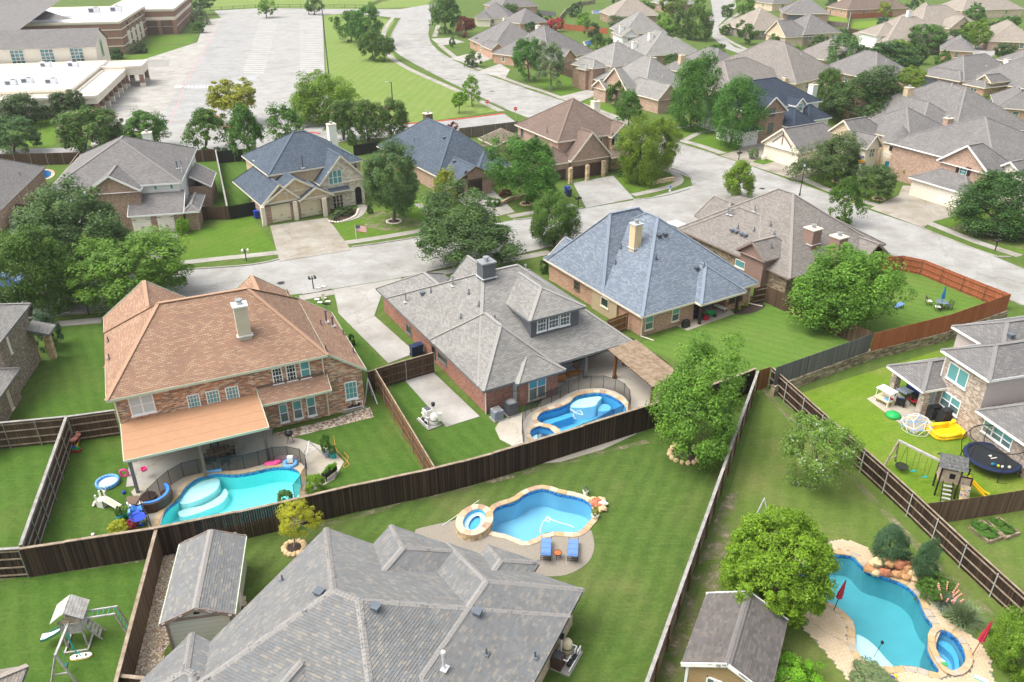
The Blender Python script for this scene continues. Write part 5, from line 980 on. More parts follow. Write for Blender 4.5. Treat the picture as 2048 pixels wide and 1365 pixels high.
# ---------------------------------------------------------------- trees: crowns of many leaf faces in clumps, tapered trunk, limbs
LEAF={}
def leafmesh(name,nclump,nleaf,size,seed,shape='round',mats='leaf',sparse=0.0,flat=.0):
    """unit crown: fits a unit sphere; clumps on a lumpy shell, leaves on each clump"""
    rg=np.random.default_rng(seed)
    # lumpy envelope
    lob=rg.normal(size=(9,3)); lob/=np.linalg.norm(lob,axis=1)[:,None]; la=rg.uniform(.12,.42,9)
    C=[];Rr=[]
    while len(C)<nclump:
        d=rg.normal(size=3); d/=np.linalg.norm(d)
        if d[2]<-.55 and rg.random()<.8: continue
        env=(.68 if shape!='dense' else .86)+(1 if shape!='dense' else .35)*sum(a*max(0,float(d@l))**5 for a,l in zip(la,lob))
        if shape=='cone': t=(d[2]+1)/2; env*=(1.3-1.02*t); r0=1
        if shape=='cone': d=d*np.array([1,1,1.0]) if d[2]<.3 else d*np.array([1,1,1+.9*d[2]])
        if shape=='umbrella': env*=.86+.2*(1-abs(d[2]))
        r=env*rg.uniform(.45,1.0)**.45
        C.append(d*r); Rr.append(rg.uniform(.1,.28)*(1-.25*sparse)*(.62 if shape=='dense' else 1))
    C=np.array(C); Rr=np.array(Rr); per=nleaf//nclump
    n=per*nclump; idx=np.repeat(np.arange(nclump),per)
    d=rg.normal(size=(n,3)); d/=np.linalg.norm(d,axis=1)[:,None]; d[:,2]=np.abs(d[:,2])*np.where(rg.random(n)<.72,1,-1)
    rad=Rr[idx]*rg.uniform(.35,1.08,n)**.6
    p=C[idx]+d*rad[:,None]*np.array([1,1,.8])
    kr=np.percentile(np.hypot(p[:,0],p[:,1]),93); z0,z1=np.percentile(p[:,2],2),np.percentile(p[:,2],98); zc_=(z0+z1)/2; kz=(z1-z0)/2
    p=np.stack([p[:,0]/kr,p[:,1]/kr,(p[:,2]-zc_)/kz],1); C=np.stack([C[:,0]/kr,C[:,1]/kr,(C[:,2]-zc_)/kz],1)
    nrm=d*.75+C[idx]*.35+rg.normal(size=(n,3))*.55+np.array([0,0,.25]); nrm/=np.linalg.norm(nrm,axis=1)[:,None]
    t=np.cross(nrm,rg.normal(size=(n,3))); t/=np.linalg.norm(t,axis=1)[:,None]; b=np.cross(nrm,t)
    s=size*rg.uniform(.6,1.35,n)[:,None]
    v=np.stack([p-t*s,p-b*s*.55-nrm*s*.1,p+t*s,p+b*s*.55-nrm*s*.1],1).reshape(-1,3)
    me=bpy.data.meshes.new(name); me.vertices.add(n*4); me.vertices.foreach_set('co',v.astype(np.float32).ravel())
    me.loops.add(n*4); me.loops.foreach_set('vertex_index',np.arange(n*4,dtype=np.int32)); me.polygons.add(n)
    me.polygons.foreach_set('loop_start',np.arange(0,n*4,4,dtype=np.int32)); me.polygons.foreach_set('loop_total',np.full(n,4,np.int32))
    ct=rg.uniform(-.22,.22,nclump); tone=np.clip(.5+ct[idx]+rg.normal(0,.16,n),0,1)
    at=me.attributes.new('tone','FLOAT','FACE'); at.data.foreach_set('value',tone.astype(np.float32))
    me.update(); me.validate(); return me,C
_LM=dict(leaf_bright=((.17,.3,.028),.4,.35),leaf_fresh=((.135,.26,.03),.42,.33),leaf_mid=((.085,.19,.026),.42,.33),leaf_dark=((.058,.12,.026),.45,.25),leaf_oak=((.088,.162,.045),.4,.28),leaf_yellow=((.2,.24,.02),.35,.35),leaf_gold=((.27,.33,.03),.4,.3),leaf_lime=((.175,.36,.022),.4,.38),leaf_red=((.14,.022,.03),.4,.25),leaf_flame=((.42,.03,.04),.3,.25),leaf_pine=((.06,.13,.055),.35,.15),leaf_silver=((.16,.23,.1),.4,.25),leaf_spring=((.42,.46,.03),.3,.35))
for k_,(a_,b_,c_) in _LM.items(): defm(k_,leafmat,a_,b_,c_)
defm('leaf_crape',leafmat,(.09,.175,.03),.4,.28,(.42,.2,.22)); defm('leaf_flower',leafmat,(.17,.3,.05),.4,.35,(.62,.66,.6))
_ns={}
def crown(shape,lod,var,mat):
    key=(shape,lod,var,mat)
    if key not in LEAF:
        nc,nl,sz={'n':(170,36000,.028),'m':(95,10000,.05),'f':(60,4200,.075)}[lod]
        gk=(shape,lod,var)
        if gk not in _ns:
            sp={'sparse':.5}.get(shape,0)
            if shape=='sparse': nc,nl,sz=int(nc*.75),int(nl*.42),sz*1.05
            if shape=='dense': nc,nl,sz=int(nc*2.2),int(nl*1.6),sz*.95
            _ns[gk]=leafmesh('crown',nc,nl,sz,var*17+{'n':100,'m':200,'f':300}[lod]+{'round':1,'cone':2,'umbrella':3,'sparse':4,'dense':6}.get(shape,5),shape,sparse=sp)
        me,C=_ns[gk]; me2=me.copy() if len(me.materials) else me
        if len(me2.materials): me2.materials.clear()
        me2.materials.append(MAT(mat)); LEAF[key]=(me2,C)
    return LEAF[key]
TREEN=[0]
def tree(label,b,c,w,h,shape='round',mat='leaf_mid',lod='m',name='shade_tree',trunk=None,bark='bark',stems=1,group=None,limbs=7):
    """b base pixel, c crown centre pixel, w,h crown size in photo pixels"""
    TREEN[0]+=1; rg=random.Random(TREEN[0]*13); base=P(*b); cc=PY(c[0],c[1],base.y); k=px_m(cc); rw=w/k/2*.94
    dep=math.atan2(CAMH-cc.z,cc.y); hi=h/k/2; rz=math.sqrt(max((hi*.45)**2,hi**2-(rw*math.sin(dep))**2))/math.cos(dep); rz=min(max(rz,rw*.56),rw*1.9)*.93
    zc=max(cc.z,rz*.75); T=thing(name,label,'tree',base,group)
    me,C=crown(shape,lod,TREEN[0]%4,mat); o=mobj('crown',me,T); cx,cy=cc.x-base.x,0.0; o.location=(cx,cy,zc); o.rotation_euler=(rg.uniform(-.09,.09),rg.uniform(-.09,.09),rg.uniform(0,6.28)); o.scale=(rw*rg.uniform(.92,1.08),rw*rg.uniform(.92,1.08),rz)
    tr=trunk or max(.07,rw*.055); mb=MB()
    for s in range(stems):
        ox,oy=((rg.uniform(-.5,.5)*rw*.22,rg.uniform(-.5,.5)*rw*.22) if stems>1 else (0,0)); top=Vector((cx+ox*3,cy+oy*3,zc-.1*rz)); a=Vector((ox*.5,oy*.5,-.1)); m1=a.lerp(top,.5)+Vector((rg.uniform(-.1,.1),rg.uniform(-.1,.1),0))*rw*.3; r_=tr/(1 if stems==1 else 1.6)
        mb.cyl(a,a+Vector((0,0,.25)),r_*1.5,r_*1.1,8); mb.cyl(a+Vector((0,0,.2)),m1,r_*1.1,r_*.85,8); mb.cyl(m1,top,r_*.85,r_*.45,8)
    q=mb.mesh('trunk',[bark]); mobj('trunk',q,T)
    M=Matrix.Rotation(o.rotation_euler.z,3,'Z'); pick=sorted(range(len(C)),key=lambda i:rg.random())[:limbs]
    for i in pick:
        e=M@Vector((C[i][0]*rw,C[i][1]*rw,C[i][2]*rz)); e=Vector((cx,cy,zc))+e*.85; st=Vector((cx*.7,cy,zc-rz*rg.uniform(.35,.75))); st.z=max(st.z,.4*zc*.5); mid=st.lerp(e,.5)+Vector((0,0,-.06*rw))
        m_=MB(); m_.cyl(st,mid,tr*.42,tr*.28,6,cap=False); m_.cyl(mid,e,tr*.28,tr*.08,6,cap=False); mobj('limb',m_.mesh('limb',[bark]),T)
    return T
N='n';F_='f'
tree('large bright green tree overhanging the back fence corner',(1368,906),(1389,796),206,190,'round','leaf_fresh',N,trunk=.22)
tree('wide round light green tree beside the right-hand pool',(1548,1206),(1558,1120),242,205,'dense','leaf_lime',N,trunk=.2,limbs=12)
tree('sparse young tree with white blossom in the right-hand yard',(1617,976),(1637,905),150,150,'sparse','leaf_flower',N,trunk=.07,limbs=14)
tree('small yellow-green young tree in a stone ring by the dark fence',(589,1096),(591,1032),84,72,'sparse','leaf_spring',N,trunk=.06,bark='bark_pale',limbs=16,stems=2)
tree('spreading oak between the street and the grey roofed house',(925,530),(922,458),215,140,'round','leaf_oak',N,trunk=.2)
tree('small round street tree left of the blue roof',(1108,492),(1104,437),106,100,'round','leaf_mid',N,trunk=.14,stems=2)
tree('round green tree in a stone ring before the brown garage house',(1053,408),(1050,335),145,118,'round','leaf_mid',N,trunk=.17)
tree('round dark oak in a white stone ring on the flag lawn',(788,444),(789,358),132,128,'round','leaf_oak',N,trunk=.2)
tree('small pyramidal magnolia by the navy roofed brick house',(888,408),(888,374),54,72,'cone','leaf_gold','m',trunk=.08)
tree('bright green twin-crowned tree on the corner lawn, nearer one',(1272,366),(1282,305),88,128,'round','leaf_bright',N,trunk=.14)
tree('bright green tree on the corner lawn beside the low stone wall',(1308,350),(1318,297),84,112,'round','leaf_bright',N,trunk=.14)
tree('small green tree left of the corner lawn trees',(1258,256),(1257,220),56,72,'round','leaf_mid','m')
tree('tall conical dark green street tree, left of a pair',(1381,258),(1388,188),108,142,'cone','leaf_mid',N,trunk=.2)
tree('tall conical dark green street tree, right of a pair',(1460,293),(1472,224),112,128,'cone','leaf_mid',N,trunk=.2)
tree('small rounded tree on the lawn by the gabled brick house',(1230,212),(1234,186),36,44,'round','leaf_mid',F_)
tree('green street tree, left of two by the broad taupe roof',(1058,162),(1055,116),62,72,'round','leaf_mid','m')
tree('silvery green street tree, right of two by the broad taupe roof',(1102,177),(1101,130),62,85,'round','leaf_silver','m')
tree('large dusky live oak hiding the left white garage house',(168,545),(155,450),205,165,'round','leaf_oak',N,trunk=.25)
tree('big oak at the left edge by the street',(60,632),(58,550),165,185,'round','leaf_mid',N,trunk=.25)
tree('wide light green oak across the street before the orange roof',(238,606),(258,540),228,120,'round','leaf_fresh',N,trunk=.22)
tree('small dark evergreen beside the grey brick house at left',(92,697),(90,660),52,74,'cone','leaf_pine','m',name='evergreen_tree')
tree('broad light green tree over the brown fence right of the blue roof',(1668,650),(1677,575),208,166,'round','leaf_fresh',N,trunk=.2)
tree('slender young tree behind the two salmon chimneys',(1692,450),(1690,403),64,92,'cone','leaf_mid','m')
tree('young conical tree behind the taupe roof at the corner',(1478,398),(1476,358),72,74,'cone','leaf_bright','m')
tree('flat-topped oak in front of the turret house',(1673,364),(1667,315),126,88,'umbrella','leaf_oak',N,trunk=.16)
tree('small round tree on the lawn below the turret bay',(1757,399),(1756,364),76,62,'round','leaf_oak','m')
tree('dense dark tree cut by the right edge above a ring of stones',(1990,464),(2006,408),176,124,'round','leaf_dark',N,trunk=.2)
tree('olive bushy tree against the turret',(1815,360),(1817,334),46,50,'round','leaf_gold',F_)
tree('wide dark crape tree with amber top behind the half-timbered gable',(1722,246),(1733,196),180,112,'umbrella','leaf_dark',N,trunk=.14,stems=4)
tree('amber-topped tree just left of the wide dark one',(1660,234),(1658,178),46,76,'round','leaf_mid','m')
tree('dusky oak behind the tan brick hip roof',(1698,152),(1695,110),82,74,'round','leaf_oak','m')
tree('very dark broad oak right of the dusky one',(1778,155),(1778,120),106,66,'round','leaf_dark','m')
tree('yellow-green tree above the small orange roof',(1815,188),(1820,160),64,48,'round','leaf_bright','m')
tree('rounded tree before the pale dormer roof',(1850,106),(1856,78),86,52,'round','leaf_mid','m')
tree('small tree beside the round one near the far drive',(1924,104),(1925,86),32,36,'round','leaf_mid',F_)
tree('light green vase-shaped tree near the far parked cars',(1944,98),(1953,66),62,46,'umbrella','leaf_bright','m')
tree('small dark tree on the bright far lawn',(1764,67),(1765,51),30,32,'round','leaf_pine',F_)
tree('far tree among pale roofs at the top right',(1955,42),(1955,26),46,34,'round','leaf_mid',F_)
tree('feathery tree beside the far side street',(1402,80),(1398,48),62,62,'round','leaf_mid','m')
tree('dense tree left of the feathery one',(1365,74),(1365,48),44,50,'round','leaf_mid',F_)
tree('yellow-green tree at the top of the far side street',(1348,36),(1345,15),54,42,'round','leaf_bright',F_)
tree('small lollipop tree on the far corner lawn',(1491,89),(1493,63),42,38,'round','leaf_mid',F_)
tree('yellowish tree at the top edge by the parked far car',(1488,28),(1490,8),46,32,'round','leaf_bright',F_)
tree('dark round tree by the top of the curving road',(890,68),(890,27),64,66,'round','leaf_mid','m')
tree('red-leaved crape myrtle by the curving road',(930,74),(931,53),40,36,'round','leaf_red','m')
tree('round tree in the field cluster, leftmost',(702,84),(705,52),62,56,'round','leaf_mid','m')
tree('round tree in the field cluster, topmost',(735,92),(733,48),66,62,'round','leaf_mid','m')
tree('round tree in the field cluster, front centre',(747,121),(744,90),56,54,'round','leaf_mid','m',stems=3)
tree('round tree in the field cluster, rightmost',(768,123),(770,97),42,46,'round','leaf_mid','m',stems=3)
tree('thin young tree behind the field cluster',(741,40),(742,20),18,34,'sparse','leaf_bright',F_)
tree('young tree on the left parking island',(533,36),(532,13),38,28,'round','leaf_bright',F_)
tree('young tree on the right parking island',(629,30),(628,10),36,28,'round','leaf_mid',F_)
tree('golden-green spreading tree by the school drive',(465,250),(468,198),102,72,'round','leaf_gold','m',trunk=.2)
tree('large round tree at the end of the parking lot',(637,246),(636,198),126,98,'round','leaf_bright',N,trunk=.2)
tree('conical dark tree left of the golden one',(411,302),(411,262),84,84,'cone','leaf_mid','m')
tree('tall conical tree behind the brown fence gap',(497,316),(493,262),76,98,'cone','leaf_mid','m')
tree('small dense tree behind the navy roof chimney',(570,286),(572,246),78,66,'cone','leaf_mid','m')
for i,(bx_,by_,cx_) in enumerate(((688,280,688),(737,284,736),(781,275,788))): tree('dark crape myrtle with pink tips behind the navy roofs, '+('left','middle','right')[i]+' of three',(bx_,by_),(cx_,238),66,74,'round','leaf_crape','m',stems=5)
tree('slender yellow-green tree by the sidewalk on the field',(944,214),(942,180),42,56,'sparse','leaf_lime','m')
tree('small lime tree near the stop sign on the field',(918,227),(918,198),36,32,'round','leaf_lime',F_)
tree('dark oak at the left edge before the school',(35,254),(38,220),88,62,'round','leaf_dark','m')
tree('dark oak at the left edge beside the brown fence',(28,306),(28,272),88,72,'round','leaf_oak','m')
tree('dark tree before the school canopy',(136,246),(135,214),76,62,'round','leaf_dark','m')
tree('broad crape myrtle with pink blossom by the school road',(165,306),(163,262),108,84,'round','leaf_crape','m',stems=4)
tree('crape myrtle right of the broad blossoming one',(222,298),(222,258),66,72,'round','leaf_crape','m',stems=4)
tree('dark tree behind the grey roof chimney at left',(292,298),(292,258),92,66,'round','leaf_mid','m')
tree('tree by the school corner at the top edge',(402,30),(402,8),46,30,'round','leaf_mid',F_)
tree('tiny young tree beside the first garage on the curving road',(905,96),(905,84),14,18,'round','leaf_mid',F_)
tree('bushy young tree on the drive corner by the curving road',(946,134),(945,119),34,28,'round','leaf_mid',F_)
tree('bushy evergreen behind the broad taupe roof pool',(1195,98),(1194,83),34,30,'cone','leaf_mid',F_)
tree('reddish tree in the far pool yard',(1110,64),(1112,52),34,28,'round','leaf_flame',F_)
tree('green tree left of the far pool yard shrub',(1096,56),(1094,44),24,22,'round','leaf_dark',F_)
tree('pale flowering tree behind the second row chimneys',(1232,58),(1232,46),36,28,'round','leaf_silver',F_)
tree('dark burgundy tree beside the tall conical street trees',(1402,250),(1400,230),30,34,'round','leaf_red',F_)
tree('dark tree between two roofs at the top right',(1568,98),(1570,78),36,34,'round','leaf_mid',F_)
tree('tall tree at the left of the tan gabled house',(1545,105),(1548,88),30,38,'round','leaf_mid',F_)
tree('far tree at the top edge right of the curved fence',(1706,26),(1708,12),18,30,'round','leaf_dark',F_)
tree('tree beside the lower right pool edge with yellow-green leaves',(2030,1335),(2034,1288),104,120,'round','leaf_bright',N,trunk=.09,stems=3)
_far=[(1010,70,30,'leaf_mid','beside the first brick roof above the road'),(1130,92,26,'leaf_mid','behind the broad taupe roof'),(1075,40,26,'leaf_dark','left of the far pool yard'),(1165,40,24,'leaf_lime','behind the far white umbrella'),(1215,92,26,'leaf_mid','left of the steep second row roof'),(1330,50,36,'leaf_bright','right of the pale second row roof'),(1435,105,30,'leaf_mid','left of the wide grey hip roof'),(1540,128,34,'leaf_mid','over the brown-grey hip roof ridge'),(1590,110,30,'leaf_bright','below the tan gabled house'),(1622,112,28,'leaf_mid','in the shrub row below the tan gabled house'),(1655,104,30,'leaf_bright','at the end of the shrub row below the tan gabled house'),(1730,118,34,'leaf_oak','between the two dusky oaks'),(1800,100,34,'leaf_bright','left of the rounded far tree'),(1890,120,30,'leaf_mid','behind the pickup house ridge'),(1880,40,26,'leaf_mid','between the pale top right roofs'),(1930,60,26,'leaf_mid','above the far parked cars'),(2020,50,30,'leaf_mid','behind the tan brick house at the right edge'),(2035,150,30,'leaf_mid','below the grey roof at the right edge'),(1965,205,26,'leaf_bright','beside the red crape shrubs'),(1770,20,26,'leaf_gold','by the red-brown top edge roof'),(1735,16,24,'leaf_lime','left of the gold tree at the top edge'),(1610,25,24,'leaf_mid','beside the slate-sided house'),(1455,22,22,'leaf_mid','on the far side street verge'),(1400,10,26,'leaf_bright','at the top edge left of the side street'),(1290,20,28,'leaf_mid','above the pale second row roof'),(1150,20,26,'leaf_dark','on the slope under the curved retaining wall'),(960,88,22,'leaf_dark','right of the red-leaved crape myrtle'),(1340,125,30,'leaf_mid','between the two-storey and second row roofs'),(1420,205,34,'leaf_dark','behind the left tall conical street tree'),(1238,12,26,'leaf_dark','above the far rectangular pool'),(1475,130,32,'leaf_dark','between the wide grey hip roofs'),(1640,90,34,'leaf_dark','right of the tan gabled house'),(1685,75,28,'leaf_dark','below the small far lawn'),(1835,110,34,'leaf_dark','left of the pickup house'),(1910,75,28,'leaf_dark','before the pale right roof'),(1985,60,28,'leaf_dark','behind the far white car'),(2010,105,30,'leaf_dark','right of the far drive'),(1830,12,26,'leaf_dark','at the top edge between pale roofs'),(1990,8,28,'leaf_mid','at the top right corner'),(1665,8,22,'leaf_dark','at the top edge right of the slate-sided house'),(1530,50,26,'leaf_dark','beside the grey-beige hip roof'),(1450,60,20,'leaf_mid','on the inner bend of the side street'),(1185,60,26,'leaf_dark','behind the far pool yard fence'),(1060,60,26,'leaf_dark','on the left of the far pool yard'),(1020,22,24,'leaf_mid','by the red brick top edge house'),(1310,92,26,'leaf_dark','between the second row chimneys'),(1510,215,30,'leaf_mid','behind the right tall conical street tree')]
for x_,y_,w_,m_,lb_ in _far: tree('small far tree '+lb_,(x_,y_+w_*.55),(x_,y_),w_*1.25,w_*1.1,'round',m_,F_)
# conifers by the right pool
tree('blue-green juniper left of the pool boulders',(1782,1124),(1780,1086),72,78,'cone','leaf_pine',N,name='evergreen_tree',trunk=.08)
tree('narrow blue-green juniper behind the pool boulders',(1850,1160),(1852,1120),52,84,'cone','leaf_pine',N,name='evergreen_tree',trunk=.08)
SHN=[0]
def shrub(label,b,w,h,mat='leaf_mid',name='shrub',lod='f',group=None):
    SHN[0]+=1; base=P(*b); k=px_m(base); rw=w/k/2; rz=max(.2,h/k/2); me,C=crown('round',lod,SHN[0]%4,mat); o=mobj(name,me); o.location=base+Vector((0,0,rz*.8)); o.rotation_euler=(0,0,SHN[0]); o.scale=(rw,rw,rz); return tag(o,label,'shrub',group)
for a in [('round clipped shrub beside the right white garage door',(368,468),28,34,'leaf_lime','shrub','m'),('variegated round shrub between the blue and taupe roofs',(1405,502),40,34,'leaf_silver','shrub','m'),('light green shrub spilling over the pool fence by the planter',(632,985),40,44,'leaf_lime','shrub','m'),('lime green shrub at the corner of the aqua pool yard',(238,1064),38,26,'leaf_spring','shrub','m'),('red flowering plant in a pot by the aqua pool',(266,1056),24,20,'leaf_flame'),('dark shrub at the end of the aqua pool',(570,1000),34,22,'leaf_mid','shrub','m'),('clipped dark hedge under the beige house window',(692,428),34,16,'leaf_dark'),('grey-green ball shrub at the beige garage, left',(667,440),16,14,'leaf_silver'),('grey-green ball shrub at the beige garage, right',(678,433),16,14,'leaf_silver'),('small hedge right of the arched front door',(741,428),12,24,'leaf_dark'),('dark shrub at the corner of the blue roofed house',(1088,548),16,34,'leaf_dark'),('round shrub beside the long driveway',(705,690),16,26,'leaf_dark'),('low juniper spilling right of the boulders',(1868,1190),66,44,'leaf_mid','shrub','m'),('yellow flowering bush at the bottom edge by the tan shed',(1570,1372),110,54,'leaf_lime','shrub','m'),('sprawling bush on the bottom edge of the paved deck',(1745,1368),90,24,'leaf_silver','shrub','m'),('bush by the pale wall of the school, upper',(400,50),34,34,'leaf_silver'),('bush by the pale wall of the school, lower',(398,66),30,22,'leaf_mid'),('round shrub on the school lawn',(283,106),30,24,'leaf_dark'),('dark shrub below the school gable',(233,118),34,22,'leaf_dark'),('grey shrub next to the round school shrub',(266,108),24,20,'leaf_silver'),('red crape shrub left of the far bay window',(1950,178),26,28,'leaf_flame'),('red crape shrub right of the far bay window',(2008,185),32,30,'leaf_flame'),('bushes at the foot of the left beige brick drive wall',(985,412),30,18,'leaf_mid'),('shrubs at the corner porch of the brown garage house',(1245,352),26,14,'leaf_mid'),('clump of shrubs on the grass island drive',(1506,318),22,22,'leaf_silver'),('purple shrub bed beside the navy house drive',(1010,392),26,16,'leaf_red'),('pale flowering shrub by the fence of the brown house',(905,268),22,24,'leaf_red'),('small tree-like shrub behind the navy roofs fence gap',(703,290),20,28,'leaf_mid'),('lavender behind the boulders',(1765,1122),36,20,'leaf_silver'),('lavender mass right of the boulders',(1825,1135),40,30,'leaf_silver')]: shrub(*a)

def blades(label,b,rad,ht,n,mat,stalk=None,name='yucca'):
    base=P(*b); T=thing(name,label,'plant',base); rg=random.Random(n); mb=MB()
    for i in range(n):
        a=rg.uniform(0,6.283); el=rg.uniform(.25,1.5); L_=ht*rg.uniform(.7,1.1); d=V3((math.cos(a)*math.cos(el),math.sin(a)*math.cos(el),math.sin(el))); p0=base+V3((rg.uniform(-.3,.3)*rad,rg.uniform(-.3,.3)*rad,0)); s=V3((-d.y,d.x,0)).normalized()*.022
        p1=p0+d*L_*.6; p2=p0+d*L_+V3((0,0,-.18*L_*math.cos(el)))
        mb.poly([p0-s,p0+s,p1+s*.8,p1-s*.8]); mb.poly([p1-s*.8,p1+s*.8,p2])
    o=mb.build('blade',mat,T); o['kind']='stuff'
    for i in range(stalk or 0):
        a=rg.uniform(0,6.283); t_=base+V3((math.cos(a)*rad*.9,math.sin(a)*rad*.9,ht*rg.uniform(1.1,1.6))); m=MB(); m.cyl(base,t_,.014,.008,5); m.build('flower_stalk','rust',T)
        for k in range(5): q=base.lerp(t_,.6+.09*k); MB().ell(q,(.05,.05,.06),6,4).build('flower','coral',T)
    return T
V3=Vector
defm('blade_green',plain,(.16,.22,.1),.6,0,.35,6); defm('blade_grey',plain,(.2,.26,.2),.6,0,.3,6)
blades('spiky grey-green yucca clump beside the paved pool deck',(1925,1242),.9,1.35,900,'blade_green'); blades('red-flowered yucca behind the paved pool deck',(1888,1212),.7,1.0,500,'blade_grey',9); blades('smaller spiky yucca left of the big clump',(1902,1218),.5,.8,350,'blade_grey',4)
# ---------------------------------------------------------------- fences
RNDF=random.Random(3)
def fence(label,pp,ht=2.3,mat='fn_dark',side=0,cap=None,rail='cap_wood',post='galv',z0=0,zt=None,sec=2.4,pw=.14,name='wooden_fence',steps=False,ptop=0.05):
    """pp: pixels of the top line; side: +1/-1 the side that shows rails and posts (left/right of the run)"""
    zt=z0+ht if zt is None else zt; w_=[P(q[0],q[1],zt) for q in pp]; line=resample(smooth_open([p.to_2d() for p in w_],1) if False else [p.to_2d() for p in w_],sec)
    T=thing(name,label,'fence',(line[0].x,line[0].y,z0))
    for a,b in zip(line,line[1:]):
        d=(b-a); L_=d.length; d.normalize(); n=Vector((-d.y,d.x)); k=max(2,round(L_/pw)); mb=MB(); up=ht+RNDF.uniform(-.03,.03)*(1 if steps else .3)
        for i in range(k):
            c=a.lerp(b,(i+.5)/k)-n*side*.03; mb.box((c.x,c.y,z0+up/2+RNDF.uniform(-.012,.012)),(L_/k*.97,.022+RNDF.uniform(0,.006),up),math.atan2(d.y,d.x)+RNDF.uniform(-.012,.012),bottom=False)
        o=mb.build('picket',mat,T); o['kind']='stuff'
        if side:
            for z in ((.3,ht*.5,ht-.25) if ht<2 else (.25,ht*.37,ht*.66,ht-.18)):
                p,q=a+n*side*.045,b+n*side*.045; MB().bar((p.x,p.y,z0+z),(q.x,q.y,z0+z),.045,.09).build('rail',rail,T)
        if cap: p,q=a-d*.01,b+d*.01; MB().bar((p.x,p.y,z0+up+.02),(q.x,q.y,z0+up+.02),.2 if cap!='thin' else .1,.045).build('cap_board','cap_wood' if cap in ('w','thin') else 'cap_grey',T)
    if side or post=='wood':
        for p in line: 
            d=n*side*.11 if side else Vector((0,0)); c=p+d; 
            if post=='wood': MB().box((c.x,c.y,z0+ht/2),(.1,.1,ht+.06),math.atan2(n.y,n.x)).build('post','wood_post',T)
            else: MB().cyl((c.x,c.y,z0),(c.x,c.y,z0+ht-.05),.03,.03,8).build('post',post,T)
    return T
fence('long dark brown board fence with pale cap across the back yards',[(39,1098),(313,1057),(500,1019),(710,970),(872,937),(1000,903),(1279,817),(1390,782),(1475,752),(1512,737)],2.25,'fn_dark',0,'w',steps=True)
fence('short dark fence with rails at the left edge below the long fence',[(-60,1103),(38,1097)],2.25,'fn_dark',-1,'g',rail='cap_wood')
fence('dark fence with grey cap and steel posts running up the left yard',[(132,835),(41,1091)],2.25,'fn_brown',1,'g',rail='cap_grey')
fence('dark railed fence with grey cap crossing the left yards',[(-60,852),(132,834)],2.25,'fn_brown',-1,'g')
fence('railed fence joining the left yard fence to the orange roofed house',[(134,834),(229,821)],2.25,'fn_brown',-1,'g')
fence('brown railed fence between the orange and grey roofed houses',[(751,740),(871,939)],1.95,'fn_mid',-1,'thin',rail='fn_honey',post='galv')
fence('brown gate fence across the end of the long driveway',[(751,739),(810,722),(867,706)],1.95,'fn_brown',-1,'thin',rail='fn_mid')
fence('short brown fence against the corner of the orange roofed house',[(733,745),(750,740)],1.95,'fn_brown',-1,'thin',rail='fn_mid')
fence('brown capped fence between the gravel strip and the play lawn',[(312,1060),(228,1378)],2.15,'fn_mid',0,'w')
fence('short capped fence at the bottom edge below the gravel strip',[(238,1352),(335,1362)],2.0,'fn_brown',0,'w')
fence('weathered grey-capped fence between the near lawn and the right pool yard',[(1516,743),(1285,1390)],2.05,'fn_brown',1,'g',rail='cap_wood',post='wood')
fence('short honey-coloured fence closing the corner beside the grey fence',[(1519,741),(1543,734)],1.95,'fn_honey',0,None)
fence('dark railed fence slanting down the right side of the olive lawn',[(1544,735),(1693,867),(1806,966),(1930,1082),(2070,1208)],1.9,'fn_dark',-1,'thin',rail='cap_wood',post='galv_pale')
fence('brown picket fence between the play set and the garden beds',[(1857,1007),(1950,996),(2070,977)],1.8,'fn_mid',0,None)
GW=[(1553,735),(1745,668)]; RW=[(1749,667),(1900,630),(2022,588)]
fence('weathered grey fence standing on the stone wall',GW,1.75,'fn_grey',0,None,z0=.95)
fence('rust red fence standing on the stone wall',RW,1.8,'fn_red',0,None,z0=.95)
def stonewall(label,pp,z1,zt,mat='stone_wall',th=.4,name='stone_wall'):
    w_=[P(q[0],q[1],zt).to_2d() for q in pp]; a=offset(w_,th/2,False); b=offset(w_,-th/2,False); return single(name,MB().slab(a+b[::-1],0,z1),mat,label,'wall')
stonewall('tan stone retaining wall under the grey and red fences',[(1553,735),(1745,667),(1900,630),(2024,588)],.94,2.7)
fence('brown fence between the blue roofed yard and the corner yard',[(1534,572),(1640,618),(1745,664)],1.85,'fn_brown',0,None)
fence('small railed gate fence at the corner of the blue roofed house',[(1509,577),(1534,572)],1.8,'fn_brown',-1,None,post='wood')
fence('red railed fence behind the umbrella lawn',[(1766,515),(1826,511),(1925,551),(2022,589)],1.8,'fn_red',-1,None,rail='fn_red',post='wood_post' if False else 'trim_brown')
fence('short brown fence beside the blue roofed house wall',[(1215,641),(1254,627)],1.8,'fn_honey',-1,None,post='wood')
fence('brown fence behind the pergola along the blue roofed yard',[(1262,676),(1328,720),(1392,782)],1.8,'fn_brown',-1,None,rail='fn_mid')
fence('dark steel-post fence behind the small left pool',[(-40,310),(70,307),(156,305)],1.9,'fn_brown',-1,None,rail='fn_brown')
fence('dark fence beside the left grey roofed house',[(157,306),(82,407)],1.9,'fn_brown',0,'thin')
fence('short dark fence by the left edge air conditioners',[(29,408),(104,413)],1.9,'fn_dark',0,None)
fence('brown fence behind the left narrow lawn',[(376,302),(430,299)],1.9,'fn_brown',-1,None,rail='fn_brown')
fence('black stained fence behind the right narrow lawn',[(432,304),(500,297)],1.9,'black',-1,None,rail='black')
fence('grey-edged fence dividing the two narrow lawns',[(431,301),(454,413)],1.85,'fn_old',0,'g')
fence('brown gate fence right of the double white garage',[(400,414),(456,413)],1.8,'fn_brown',0,None)
fence('black stained fence left of the beige house',[(457,413),(515,403)],1.8,'black',0,None)
